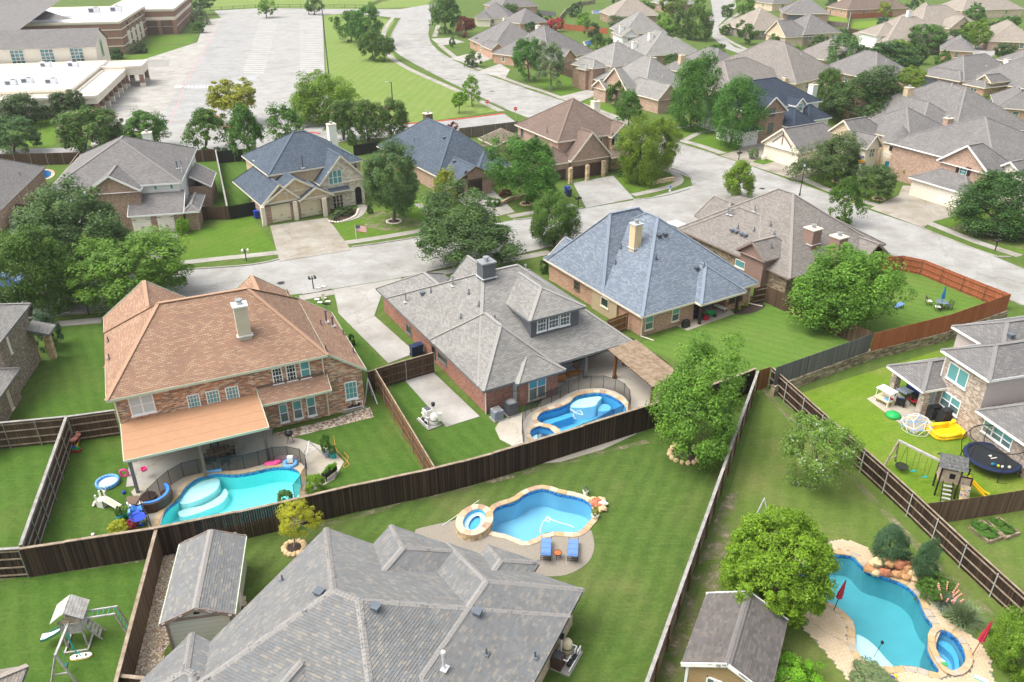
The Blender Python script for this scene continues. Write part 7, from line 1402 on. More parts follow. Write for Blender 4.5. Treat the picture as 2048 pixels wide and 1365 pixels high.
# --- playground dome
T=lt('climbing_dome','white geodesic climbing dome on the tan patio slab','climbing dome',(1831,858)); r_=1.15; rings=[(0,r_*.93,10),(.55,r_*.98,10),(.98,r_*.62,5),(1.2,.02,1)]; pts=[]
for j,(z,rr_,n) in enumerate(rings): pts.append([(rr_*math.cos(2*math.pi*(k+.5*(j%2))/n),rr_*math.sin(2*math.pi*(k+.5*(j%2))/n),z) for k in range(n)])
ed=set()
for j in range(3):
    for p in pts[j]:
        for q in sorted(pts[j+1],key=lambda q:math.dist(p,q))[:2]: ed.add((p,q))
    if j<3:
        n=len(pts[j]); 
        for k in range(n): ed.add((pts[j][k],pts[j][(k+1)%n]))
for i,(p,q) in enumerate(sorted(ed)): pt_(T,'bar',('offwhite','sky','beige')[i%3],lambda m:m.cyl(p,q,.025,.025,6))
# --- yellow inflatable pool
T=lt('inflatable_pool','yellow rectangular inflatable duck pool beside the patio slab','inflatable pool',(1890,868),10)
def rr(w,d,n=6,r=.45): 
    o=[]
    for cx,cy,a0 in ((w/2-r,d/2-r,0),(-w/2+r,d/2-r,90),(-w/2+r,-d/2+r,180),(w/2-r,-d/2+r,270)):
        for k in range(n+1): a=R(a0+90*k/n); o.append(V((cx+r*math.cos(a),cy+r*math.sin(a))))
    return o
lp=rr(2.3,1.55)
for z in (.14,.38): pt_(T,'air_tube','yellow',lambda m:m.tube([(p.x,p.y,z) for p in lp+lp[:1]],.15,10),True)
pt_(T,'floor','yellow',lambda m:m.slab(lp,.02,.06)); pt_(T,'duck_head','yellow',lambda m:(m.ell((1.0,.6,.62),(.2,.2,.2),12,8),m.ell((-.9,.45,.6),(.16,.16,.16),12,8)),True); pt_(T,'beak','orange',lambda m:m.ell((-.78,.4,.58),(.09,.06,.04),8,5))
# --- trampoline
T=lt('trampoline','round black trampoline with safety net hoop poles','trampoline',(1978,933)); r_=1.85
pt_(T,'mat','tramp_mat',lambda m:m.cyl((0,0,.8),(0,0,.82),r_-.25,r_-.25,40)); pt_(T,'edge_pad','navy',lambda m:m.lathe((0,0,.8),[(r_-.28,.03),(r_-.26,.07),(r_,.06),(r_+.02,0)],40)); pt_(T,'frame','iron',lambda m:m.lathe((0,0,.74),[(r_-.04,0),(r_+.03,0),(r_+.03,.06),(r_-.04,.06)],40))
for k in range(6):
    a=k*math.pi/3+.3; c,s_=math.cos(a),math.sin(a); pt_(T,'leg','iron',lambda m:m.tube([(c*r_,s_*r_,.75),(c*(r_+.1),s_*(r_+.1),.0),(c*(r_+.1)-s_*.6,s_*(r_+.1)+c*.6,.0)],.03,6)); pt_(T,'net_pole','black',lambda m:m.tube([(c*(r_+.05),s_*(r_+.05),.2),(c*(r_+.28),s_*(r_+.28),1.2),(c*(r_+.22),s_*(r_+.22),1.9),(c*(r_-.05),s_*(r_-.05),2.35)],.025,6))
pt_(T,'net_hoop','black',lambda m:m.lathe((0,0,2.35),[(r_-.08,0),(r_-.03,0),(r_-.03,.05),(r_-.08,.05)],40)); pt_(T,'net','net_tramp',lambda m:m.cyl((0,0,.85),(0,0,2.35),r_-.22,r_-.06,40,cap=False)); pt_(T,'printed_mark','offwhite',lambda m:(m.box((.05,-.12,.826),(.5,.09,.006),.25),m.box((-.1,.12,.826),(.12,.2,.006),.5),m.box((.02,.2,.826),(.1,.12,.006),-.3)))
for i,(x,y,c) in enumerate(((-.5,-.95,'teal'),(-.35,-1.0,'royal'),(-.2,-1.15,'lime'),(.05,-1.25,'offwhite'),(.5,-1.3,'offwhite'))):
    p=P(1978,933)+V((x,y,.9)); single('toy_ball',MB().ell(p,(.11,.11,.11),12,8),c,('teal','blue','lime','white','white')[i]+' toy ball on the trampoline mat'+('','','',' beside the lime one',' on its own near the rim')[i],'ball',p,'toy balls on the trampoline',True)
# --- wooden play set on the right
T=lt('play_set','dark-framed play tower with grey gable roof and climbing wall','play set',(1886,985),-20)
for x in (-.6,.6):
    for y in (-.55,.55): pt_(T,'post','wood_dark',lambda m:m.bar((x,y,0),(x,y,2.5),.1))
pt_(T,'deck','wood_play',lambda m:m.box((.35,0,1.25),(2.0,1.15,.08)))
for y in (-.56,.56): pt_(T,'wall_panel','wood_play',lambda m:m.box((0,y,1.75),(1.15,.04,.95)))
pt_(T,'wall_panel','wood_play',lambda m:m.box((-.6,0,1.75),(.04,1.05,.95))); pt_(T,'window_opening','black',lambda m:m.box((.1,-.585,1.8),(.35,.02,.4))); pt_(T,'number_sign','offwhite',lambda m:m.box((-.625,.1,2.0),(.02,.3,.3))); pt_(T,'sign_mark','black',lambda m:(m.box((-.637,.1,2.05),(.01,.14,.04)),m.box((-.637,.1,1.95),(.01,.14,.04)),m.box((-.637,.1,2.0),(.01,.04,.14))))
for sg in (-1,1): 
    for k in range(5): pt_(T,'roof_board','fn_grey',lambda m:m.box((0,sg*(.1+.16*k),3.05-.13*k-.0),(1.75,.19,.03),rot=Matrix.Rotation(R(-sg*38),3,'X')))
for sg in (-1,1): pt_(T,'gable_panel','wood_play',lambda m:m.poly([(sg*.62,-.6,2.3),(sg*.62,.6,2.3),(sg*.62,0,2.95)]))
for x in (1.3,): 
    for y in (-.55,.55): pt_(T,'post','wood_dark',lambda m:m.bar((x,y,0),(x,y,1.95),.09))
for y in (-.55,.55): pt_(T,'balcony_rail','wood_dark',lambda m:m.bar((.6,y,1.9),(1.3,y,1.9),.07))
pt_(T,'balcony_panel','wood_play',lambda m:m.box((.95,-.56,1.6),(.65,.03,.5)))
for k in range(5): pt_(T,'ladder_rung','wood_old',lambda m:m.box((-.05,-.8-.16*(4-k),.2+.23*k),(.55,.16,.05)))
for x in (-.35,.25): pt_(T,'ladder_rail','wood_dark',lambda m:m.bar((x,-1.6,0),(x,-.6,1.35),.06))
pt_(T,'climbing_wall','wood_play',lambda m:m.poly([(.75,-1.35,.0),(1.35,-1.35,.0),(1.35,-.58,1.3),(.75,-.58,1.3)])); hc=['blue','red','green','yellow','teal','royal']
for k in range(12): pt_(T,'climbing_hold',hc[k%6],lambda m:m.ell((.85+.2*(k%3)+.03*(k%2),-1.25+.16*(k//3),.2+.27*(k//3)+.05*(k%2)),(.06,.05,.05),8,5))
pt_(T,'slide','yellow',lambda m:[m.poly([(1.3+.3*k,.5-.6,1.3-.27*k+.06*(k>3)*(k-3)),(1.6+.3*k,-.1,1.03-.27*k+.08*(k>2)*(k-2)),(1.6+.3*k,.45,1.03-.27*k+.08*(k>2)*(k-2)),(1.3+.3*k,.45,1.3-.27*k+.06*(k>3)*(k-3))]) for k in range(4)])
for y in (-.1,.45): pt_(T,'slide_side','yellow',lambda m:m.tube([(1.3,y,1.42),(1.9,y,.9),(2.5,y,.4),(2.85,y,.28)],.07,6))
pt_(T,'swing_beam','wood_old',lambda m:m.bar((-.6,.3,2.25),(-3.2,2.0,2.25),.14)); 
for q in ((-3.8,1.5,0),(-2.9,2.7,0)): pt_(T,'swing_leg','wood_play',lambda m:m.bar((-3.15,1.97,2.25),q,.1))
pt_(T,'swing_brace','wood_play',lambda m:m.bar((-3.55,1.7,.7),(-3.0,2.35,.7),.07)); pt_(T,'basket_swing','iron',lambda m:m.lathe((-2.6,1.6,.4),[(.42,0),(.46,0),(.46,.05),(.42,.05)],18)); pt_(T,'basket_net','net_black',lambda m:m.cyl((-2.6,1.6,.41),(-2.6,1.6,.42),.42,.42,18))
for d in ((.3,.2),(-.3,-.2)): pt_(T,'rope','iron',lambda m:m.cyl((-2.6+d[0],1.6+d[1],.42),(-2.6,1.6,2.2),.012,.012,5))
for (x,y) in ((-1.9,1.15),(-1.2,.7)): 
    pt_(T,'swing_seat','teal',lambda m:m.box((x,y,.5),(.4,.16,.04),.5))
    for d in (-.17,.17): pt_(T,'rope','iron',lambda m:m.cyl((x+d,y+d*.5,.52),(x+d,y+d*.5,2.2),.01,.01,5))
# --- weathered play set on the left
T=lt('play_set','weathered grey play tower with green slide and monkey bars','play set',(160,1280),12,s=.9)
for x in (-.55,.55):
    for y in (-.5,.5): pt_(T,'post','wood_old',lambda m:m.bar((x,y,0),(x,y,2.2),.1))
pt_(T,'deck','wood_old',lambda m:m.box((0,0,1.15),(1.2,1.1,.07)))
for y in (-.53,.53):
    for k in range(4): pt_(T,'wall_board','wood_old',lambda m:m.box((0,y,1.3+.16*k),(1.15,.03,.14)))
for sg in (-1,1):
    for k in range(6): pt_(T,'roof_board','wood_old',lambda m:m.box((sg*(.09+.15*k),0,2.95-.105*k*1.05),(.17,1.55,.03),rot=Matrix.Rotation(R(sg*36),3,'Y')))
for k in range(3): pt_(T,'gable_board','wood_play',lambda m:m.box((0,-.6,2.1+.17*k),(1.25-.4*k,.03,.14)))
pt_(T,'slide_bed','white',lambda m:[m.poly([(-.6-.28*k,-.2,1.2-.2*k+.02*k*k),(-.88-.28*k,-.2,1.0-.2*k+.02*(k+1)**2-.0),(-.88-.28*k,.25,1.0-.2*k+.02*(k+1)**2),(-.6-.28*k,.25,1.2-.2*k+.02*k*k)]) for k in range(5)])
for y in (-.22,.27): pt_(T,'slide_side','slide_green',lambda m:m.tube([(-.6,y,1.28),(-1.16,y,.92),(-1.72,y,.66),(-2.0,y,.6)],.07,6))
pt_(T,'swing_beam','wood_old',lambda m:m.bar((.0,-.5,2.05),(-.1,-3.0,2.05),.13))
for q in ((-.75,-3.3,0),(.6,-3.3,0)): pt_(T,'swing_leg','wood_old',lambda m:m.bar((-.1,-2.95,2.05),q,.1))
pt_(T,'swing_brace','wood_old',lambda m:m.bar((-.5,-3.15,.75),(.35,-3.15,.75),.08)); pt_(T,'glider','teal',lambda m:(m.bar((-.05,-1.2,2.0),(.35,-1.6,.5),.05),m.bar((.3,-1.4,.5),(.6,-1.8,.5),.05),m.bar((0,-1.0,1.9),(.05,-1.3,.5),.04)))
pt_(T,'swing_seat','slide_green',lambda m:m.box((-.05,-2.4,.55),(.2,.35,.12)))
for d in (-.15,.15): pt_(T,'rope','teal',lambda m:m.cyl((-.05,-2.4+d,.55),(-.05,-2.4+d,2.0),.012,.012,5))
for y in (-.3,.3):
    pt_(T,'monkey_bar_rail','wood_old',lambda m:m.bar((.55,y,1.95),(2.5,y,1.95),.09)); pt_(T,'end_post','wood_old',lambda m:m.bar((2.45,y,1.95),(2.85,y,0),.09))
for k in range(6): pt_(T,'monkey_bar','teal',lambda m:m.cyl((.85+.3*k,-.3,1.95),(.85+.3*k,.3,1.95),.022,.022,6))
for k in range(4): pt_(T,'ladder_rung','teal',lambda m:m.cyl((2.75-.08*k,-.3,.45+.38*k),(2.75-.08*k,.3,.45+.38*k),.022,.022,6))
for k in range(4): pt_(T,'step','wood_old',lambda m:m.box((.75+.14*(3-k),.1,.25+.25*k),(.14,.7,.05)))
for y in (-.25,.45): pt_(T,'step_rail','wood_old',lambda m:m.bar((.65,y,1.15),(1.35,y,0),.07))
pt_(T,'sandbox_frame','wood_old',lambda m:(m.bar((-.6,-.95,.06),(.7,-.95,.06),.1),m.bar((.7,-.95,.06),(.7,.6,.06),.1),m.bar((-.6,-.95,.06),(-.6,.6,.06),.1)))
T=lt('balance_board','cream balance board with black foot straps on the play lawn','board',(163,1315),12); pt_(T,'deck','offwhite',lambda m:m.slab(smooth_closed([V((-.55,0)),V((-.4,.16)),V((0,.2)),V((.4,.16)),V((.55,0)),V((.4,-.16)),V((0,-.2)),V((-.4,-.16))],4),.05,.12)); pt_(T,'edge','yellow',lambda m:m.slab(smooth_closed([V((-.56,0)),V((-.4,.17)),V((0,.21)),V((.4,.17)),V((.56,0)),V((.4,-.17)),V((0,-.21)),V((-.4,-.17))],4),.02,.05))
for x in (-.2,.25): pt_(T,'foot_strap','black',lambda m:m.box((x,0,.15),(.06,.12,.06)))
# --- aqua pool yard toys
T=lt('paddling_pool','pale blue round inflatable paddling pool on the grass','paddling pool',(216,968)); pt_(T,'ring','sky',lambda m:[m.tube([(.72*math.cos(k*.3142),.72*math.sin(k*.3142),z) for k in range(21)],.09,8) for z in (.09,.22)],True); pt_(T,'floor','plaster_pale',lambda m:m.cyl((0,0,.02),(0,0,.1),.7,.7,20))
T=lt('toy_slide','cream plastic toddler slide by the blue toys','slide',(206,1012),-15); pt_(T,'tower','offwhite',lambda m:(m.box((0,.0,.3),(.5,.5,.6)),m.cyl((-.2,.2,.5),(-.2,.2,1.1),.06,.06,8),m.cyl((.2,.2,.5),(.2,.2,1.1),.06,.06,8),m.cyl((-.2,-.2,.5),(-.2,-.2,1.0),.06,.06,8))); pt_(T,'chute','beige',lambda m:[m.box((.45+.3*k,0,.55-.15*k),(.34,.4,.06),rot=Matrix.Rotation(R(26),3,'Y')) for k in range(4)])
for y in (-.2,.2): pt_(T,'chute_side','offwhite',lambda m:m.tube([(.25,y,.72),(1.45,y,.12)],.05,6))
for k in range(3): pt_(T,'step','offwhite',lambda m:m.box((-.35-.1*k,-.1,.42-.16*k),(.14,.4,.06)))
pt_(T,'hoop','offwhite',lambda m:m.tube([(.2*math.cos(k*.524),.35+.05,1.15+.0*k+.2*math.sin(k*.524)) for k in range(13)],.025,6))
T=lt('beach_chair','white slatted lounge on the blue toys by the aqua pool','chair',(274,1013),25); pt_(T,'frame','offwhite',lambda m:(m.bar((-.6,-.25,.3),(.6,-.25,.3),.05),m.bar((-.6,.25,.3),(.6,.25,.3),.05)))
for k in range(8): pt_(T,'slat','offwhite',lambda m:m.box((-.52+.15*k,0,.33),(.11,.6,.03)))
T=lt('beach_chair','blue plastic lounge under the white slatted one','chair',(288,1022),30); pt_(T,'shell','pool_blue',lambda m:(m.box((0,0,.25),(1.1,.6,.12)),m.box((-.55,0,.42),(.3,.6,.1),rot=Matrix.Rotation(R(40),3,'Y'))))
T=lt('toy_rocker','blue patterned rocker toy beside the pots','toy',(270,1034),20); pt_(T,'body','sky',lambda m:(m.box((0,0,.2),(.7,.45,.3)),m.box((-.25,0,.45),(.15,.45,.3)))); pt_(T,'rim','blue',lambda m:m.box((0,0,.38),(.74,.49,.05)))
T=lt('water_table','royal blue round water table on a white stand','water table',(281,1050)); pt_(T,'basin','royal',lambda m:m.lathe((0,0,.55),[(0,0),(.4,.02),(.5,.12),(.46,.12),(.38,.05),(0,.04)],20)); pt_(T,'stand','offwhite',lambda m:m.cyl((0,0,0),(0,0,.56),.06,.06,8)); pt_(T,'foot','blue',lambda m:m.box((0,0,.04),(.5,.3,.08)))
T=lt('flat_ball','blue ball on the grass by the paddling pool','ball',(248,988)); pt_(T,'shell','royal',lambda m:m.ell((0,0,.13),(.13,.13,.13),12,8),True)
T=lt('beach_ball','red and white ball near the long fence','ball',(187,1073)); pt_(T,'shell','offwhite',lambda m:m.ell((0,0,.13),(.13,.13,.13),12,8),True); pt_(T,'stripe','red',lambda m:m.lathe((0,0,.13),[(.132,-.04),(.134,0),(.132,.04)],16))
def flam(label,b,rz):
    T=lt('flamingo_ornament',label,'flamingo ornament',b,rz,group='flamingo ornaments by the left fence'); pt_(T,'body','coral',lambda m:m.ell((0,0,.62),(.3,.17,.16),12,8),True); pt_(T,'neck','peach',lambda m:m.tube([(.22,0,.66),(.34,0,.85),(.28,0,1.0),(.34,0,1.1)],.035,6)); pt_(T,'head','peach',lambda m:m.ell((.38,0,1.12),(.08,.05,.05),8,6)); pt_(T,'beak','black',lambda m:m.cyl((.44,0,1.11),(.52,0,1.06),.025,.008,6))
    for y in (-.05,.05): pt_(T,'leg','coral',lambda m:m.cyl((0,y,0),(0,y,.55),.014,.014,5))
flam('pink flamingo ornament by the left fence, nearest',(151,893),40); flam('pink flamingo ornament by the left fence, middle',(159,885),70); flam('pink flamingo ornament by the left fence, farthest right',(171,878),20)
T=lt('ride_on_toy','small ride-on toy in green, blue and red by the left fence','toy',(154,904)); pt_(T,'body','green',lambda m:m.box((0,0,.3),(.5,.22,.2))); pt_(T,'seat','blue',lambda m:m.box((-.1,0,.45),(.22,.2,.1))); pt_(T,'handlebar','yellow',lambda m:(m.bar((.18,0,.35),(.18,0,.65),.04),m.bar((.18,-.2,.65),(.18,.2,.65),.04)))
for x in (-.2,.2):
    for y in (-.14,.14): pt_(T,'wheel','red',lambda m:m.cyl((x,y-.03,.12),(x,y+.03,.12),.12,.12,12))
T=lt('hanging_swing','pink toddler swing hanging under the tan patio cover','swing',(292,955),25); pt_(T,'seat','pink',lambda m:m.lathe((0,0,.6),[(0,0),(.2,.02),(.24,.2),(.2,.2),(.16,.06),(0,.05)],14)); [pt_(T,'rope','offwhite',lambda m:m.cyl((d,0,.75),(d,0,2.9),.012,.012,5)) for d in (-.18,.18)]
T=lt('toy_hoop','pink toy ring leaning on the patio post','toy',(250,953)); pt_(T,'ring','pink',lambda m:m.tube([(.28*math.cos(k*.524),0,.3+.28*math.sin(k*.524)) for k in range(13)],.08,8),True)
T=lt('folded_umbrella','folded bright blue umbrella lying on the aqua pool coping','umbrella',(427,944),12); pt_(T,'canopy','sky',lambda m:m.cyl((-.75,0,.12),(.6,0,.12),.05,.2,10)); pt_(T,'pole','galv',lambda m:m.cyl((-1.6,0,.1),(.75,0,.1),.02,.02,6))
T=lt('pool_float','bright pink deflated float on the aqua pool coping','pool float',(545,929),10); pt_(T,'shell','pink',lambda m:(m.ell((0,0,.1),(.6,.25,.1),12,6,noise=.1),m.ell((.35,.05,.16),(.3,.2,.12),10,6,noise=.1)),True)
T=lt('pool_float','pale striped ring float with white seat on the aqua pool coping','pool float',(581,930)); pt_(T,'ring','sky',lambda m:m.tube([(.42*math.cos(k*.393),.42*math.sin(k*.393),.14) for k in range(17)],.14,8),True); pt_(T,'seat','offwhite',lambda m:m.box((0,.15,.4),(.4,.25,.5)))
T=lt('beach_towel','rumpled pink towel behind the mesh fence','towel',(572,917)); pt_(T,'cloth','cloth',lambda m:m.ell((0,0,.04),(.8,.3,.08),14,6,noise=.25),True)
T=lt('white_frame','white tubular A-frame swing stand on the pool deck','swing stand',(623,918),20)
for q in ((-.6,-.8),(-.5,.8),(.9,.2)): pt_(T,'leg','pvc',lambda m:m.cyl((q[0],q[1],0),(0,0,1.55),.045,.04,8))
pt_(T,'brace','pvc',lambda m:(m.cyl((-.3,-.4,.75),(.45,.1,.75),.03,.03,6),m.cyl((-.25,.4,.75),(.45,.1,.75),.03,.03,6)))
T=lt('planter_trough','dark trough planter of leafy plants on the deck edge','planter',(660,955),60); pt_(T,'trough','iron',lambda m:m.box((0,0,.5),(1.2,.4,.35))); [pt_(T,'leg','iron',lambda m:m.bar((x,y,0),(x,y,.4),.05)) for x in (-.5,.5) for y in (-.15,.15)]; me_,_=crown('round','f',2,'leaf_lime'); o=mobj('plants',me_,T); o.location=(0,0,.8); o.scale=(.65,.28,.25)
T=lt('garden_hose','tan garden hose curled on the lawn','hose',(693,935)); pp=smooth_open([P(x,y,.03)-P(693,935,0) for x,y in ((667,872),(672,898),(682,910),(694,922),(698,930),(690,936),(687,931),(694,924),(696,914),(688,905))],5); pt_(T,'tube','hose',lambda m:m.tube(pp,.02,6))
T=lt('white_frame','white A-frame swing stand against the brown fence corner','swing stand',(742,798),10)
for q in ((-.5,-.5),(.5,-.9),(.1,.5)): pt_(T,'leg','pvc',lambda m:m.cyl((q[0],q[1],0),(-.1,0,2.0),.04,.035,8))
T=lt('white_frame','white tubular A-frame behind the round light green tree','swing stand',(1516,1050),0)
for q in ((-.7,-.4),(.7,-.4),(0,.6)): pt_(T,'leg','galv_pale',lambda m:m.cyl((q[0],q[1],0),(.1,0,2.2),.04,.035,8))
# --- pool cleaner hoses
for lb,pp in (('white cleaner hose looping in the near pool',[(1080,1067),(1082,1054),(1090,1040),(1100,1036),(1098,1044),(1092,1040),(1094,1034),(1104,1040),(1120,1046),(1136,1050),(1148,1055)]),('white cleaner hose floating in the kidney pool',[(1140,818),(1152,826),(1165,830),(1160,822),(1150,826),(1146,832),(1152,838)])): 
    w_=smooth_open([P(x,y,-.09) for x,y in pp],6); single('cleaner_hose',MB().tube(w_,.022,6),'pvc',lb,'hose',w_[0])
w_=[P(885,1051,.04),P(958,1001,.5)]; single('skimmer_pole',MB().cyl(w_[0],w_[1],.02,.02,6),'pvc','long white skimmer pole leaning across the raised spa','pole',w_[0])
# --- closed umbrellas
def closed(label,b,col,h=2.4,lean=(0,0),pole='iron'):
    T=lt('closed_umbrella',label,'umbrella',b); t=V((lean[0],lean[1],h)); pt_(T,'pole',pole,lambda m:m.cyl((0,0,0),t,.025,.025,8)); a,b_=t*.45,t*1.0
    def f(m):
        prof=((.45,.19),(.5,.15),(.58,.16),(.7,.12),(.85,.08),(1.0,.03)); n=12
        for (u,r0),(v,r1) in zip(prof,prof[1:]):
            for k in range(n):
                q=lambda uu,rr_,kk:t*uu+V((math.cos(kk*2*math.pi/n),math.sin(kk*2*math.pi/n),0))*rr_*(1 if kk%2 else .7)
                m.poly([q(u,r0,k),q(u,r0,k+1),q(v,r1,k+1),q(v,r1,k)])
    pt_(T,'canopy',col,f); pt_(T,'finial',pole,lambda m:m.ell(t,(.04,.04,.05),8,5)); return T
closed('closed red umbrella at the edge of the teal pool under the light tree',(1667,1222),'crimson',2.3,(.25,0)); closed('closed red umbrella right of the oval spa',(1944,1312),'crimson',2.6,(.35,0),'rust'); 
T=lt('tiki_torch','black fountain torch standing on the pale tanning shelf','torch',(1748,1314),z=-.3); pt_(T,'pole','black',lambda m:m.cyl((0,0,0),(.2,0,1.05),.015,.015,6)); pt_(T,'head','black',lambda m:m.ell((.21,0,1.1),(.09,.09,.12),10,6))
closed('closed blue umbrella over the glass table on the corner lawn',(1880,617),'umb_blue',2.4)
T=lt('patio_table','round glass table under the closed blue umbrella','table',(1880,617)); pt_(T,'table_top','pane_mid',lambda m:m.cyl((0,0,.7),(0,0,.73),.62,.62,22)); pt_(T,'pedestal','iron',lambda m:m.cyl((0,0,.02),(0,0,.7),.05,.05,8)); pt_(T,'base','iron',lambda m:m.cyl((0,0,0),(0,0,.06),.25,.25,16))
def metalchair(label,b,rz,fr='iron',seat='offwhite',group=None):
    T=lt('patio_chair',label,'chair',b,rz,group=group)
    for x in (-.24,.24):
        for y in (-.24,.24): pt_(T,'leg',fr,lambda m:m.bar((x,y,0),(x,y,.44),.03))
        pt_(T,'armrest',fr,lambda m:m.bar((x,-.24,.64),(x,.26,.66),.035))
    pt_(T,'seat',seat,lambda m:m.box((0,0,.46),(.5,.5,.06))); pt_(T,'backrest',fr,lambda m:(m.bar((-.24,.26,.44),(-.24,.32,.95),.03),m.bar((.24,.26,.44),(.24,.32,.95),.03),[m.bar((-.24,.28+.012*k,.58+.09*k),(.24,.28+.012*k,.58+.09*k),.025) for k in range(5)])); return T
metalchair('white cushioned metal chair left of the glass table',(1856,610),80); metalchair('white cushioned metal chair in front of the glass table',(1874,622),170); metalchair('dark metal chair right of the glass table',(1896,619),-70,'iron','steel_dark'); 
T=lt('deck_lounge','small blue sling lounge beside the broad light green tree','chair',(1796,616),20); pt_(T,'sling','cushion',lambda m:m.box((0,0,.3),(1.0,.55,.05),rot=Matrix.Rotation(R(-20),3,'Y'))); pt_(T,'frame','iron',lambda m:[m.bar((x,y,0),(x,y,.35),.03) for x in (-.4,.4) for y in (-.25,.25)])
# --- patio of the right house
T=lt('party_table','white-topped children play kitchen canopy on the patio','play house',(1768,806),-60); pt_(T,'canopy','offwhite',lambda m:m.box((0,0,1.25),(1.4,.95,.05)));
[pt_(T,'post','offwhite',lambda m:m.bar((x,y,.4),(x,y,1.25),.05)) for x in (-.6,.6) for y in (-.4,.4)]; pt_(T,'counter','beige',lambda m:m.box((0,-.1,.45),(1.3,.8,.12))); [pt_(T,'leg','beige',lambda m:m.box((x,y,.2),(.14,.14,.4))) for x in (-.55,.55) for y in (-.35,.3)]; pt_(T,'basin','sky',lambda m:m.box((.3,-.15,.53),(.5,.4,.06))); pt_(T,'cloth','red',lambda m:m.box((.45,.1,.58),(.25,.2,.1)))
table('grey square patio table under the covered porch edge',(1806,796),-60,1.0,1.0,.72,'cushion_grey','black'); armchair('dark wicker armchair with blue cushion left of the porch table',(1799,811),150,'black','blue',.7); metalchair('dusty red sling chair right of the porch table',(1827,812),-40,'iron','crimson'); metalchair('dusty red sling chair facing the house on the porch',(1820,807),120,'iron','crimson')
T=lt('outdoor_sofa','navy blue sofa at the back of the covered porch','sofa',(1835,790),-75); pt_(T,'base','navy',lambda m:m.box((0,0,.25),(2.0,.8,.4))); pt_(T,'backrest','navy',lambda m:m.box((0,.42,.6),(2.0,.2,.6))); [pt_(T,'cushion','royal',lambda m:m.box((x,-.05,.5),(.62,.7,.14))) for x in (-.65,0,.65)]
T=lt('sandbox_cover','green turtle sandbox on the patio slab','sandbox',(1786,833)); pt_(T,'shell','green',lambda m:m.lathe((0,0,0),[(.0,.38),(.35,.34),(.55,.2),(.6,.05),(.55,0)],18),True)
# --- blue-roof patio
T=lt('wheelbarrow','green wheelbarrow with red tub on the blue roofed patio','wheelbarrow',(1420,636),10); pt_(T,'tray','green',lambda m:m.lathe((0,0,.35),[(0,0),(.3,.02),(.48,.25),(.44,.25),(.27,.05),(0,.04)],8)); pt_(T,'handle','wood_post',lambda m:(m.bar((-.1,.2,.4),(-.95,.25,.5),.04),m.bar((-.1,-.2,.4),(-.95,-.25,.5),.04))); pt_(T,'wheel','tyre',lambda m:m.cyl((.5,-.04,.17),(.5,.04,.17),.17,.17,14)); [pt_(T,'leg','iron',lambda m:m.bar((-.35,y,0),(-.3,y,.4),.03)) for y in (-.2,.2)]
T=lt('storage_tub','red plastic tub in front of the green wheelbarrow','tub',(1411,640)); pt_(T,'bucket','red',lambda m:m.lathe((0,0,0),[(0,.02),(.25,.02),(.32,.35),(.3,.35),(.24,.05),(0,.05)],14))
T=lt('garden_bench','iron garden bench with cream cushion on the blue roofed patio','bench',(1440,622),-50); pt_(T,'seat','offwhite',lambda m:m.box((0,0,.45),(1.3,.5,.1))); pt_(T,'backrest','copper',lambda m:([m.bar((-.6+.2*k,.27,.5),(-.6+.2*k,.32,1.0),.03) for k in range(7)],m.bar((-.65,.3,1.0),(.65,.3,1.0),.04))); [pt_(T,'leg','iron',lambda m:m.bar((x,y,0),(x,y,.45),.04)) for x in (-.6,.6) for y in (-.2,.22)]
armchair('dark blue patio chair at the left of the blue roofed patio',(1398,640),30,'black','navy',.65); table('dark patio table under the blue roofed porch',(1405,628),31,1.1,.8,.7,'trim_grey','black')
for i,(x,y) in enumerate(((1478,620),(1491,612),(1503,604))): shrub('yellow-green tuft in the mulch bed, '+('nearest','middle','farthest')+'' if False else 'yellow-green tuft in the mulch bed, '+('nearest','middle','farthest')[i]+' of three',(x,y),10,7,'leaf_spring')
# --- wheelie bins
def bin_(label,b,rz=0,mat='royal'):
    T=lt('wheelie_bin',label,'bin',b,rz); 
    def f(m):
        q0=[(-.24,-.24),(.24,-.24),(.24,.24),(-.24,.24)]; q1=[(-.29,-.32),(.29,-.32),(.29,.32),(-.29,.32)]; m.poly([(x,y,.05) for x,y in q0[::-1]])
        for k in range(4): a,b2=k,(k+1)%4; m.poly([(*q0[a],.05),(*q0[b2],.05),(*q1[b2],1.0),(*q1[a],1.0)])
    pt_(T,'body',mat,f); pt_(T,'lid',mat,lambda m:m.box((0,-.02,1.03),(.62,.7,.07))); pt_(T,'handle','black_plastic',lambda m:m.bar((-.22,.36,.98),(.22,.36,.98),.04)); [pt_(T,'wheel','tyre',lambda m:m.cyl((x,.27,.12),(x+.06,.27,.12),.12,.12,12)) for x in (-.27,.21)]
bin_('blue wheelie bin beside the beige garage',(514,437),33); bin_('dark blue bin against the gate, left one',(828,712),30,'bin'); bin_('dark blue bin against the gate, right one',(839,708),30,'bin'); bin_('blue bin left of the brown garage drive',(1134,388),29,'royal'); bin_('second blue bin nearer the street by the brown garage drive',(1138,393),29,'bin'); bin_('dark bin by the far garage on the curving road',(1011,128),0,'navy')
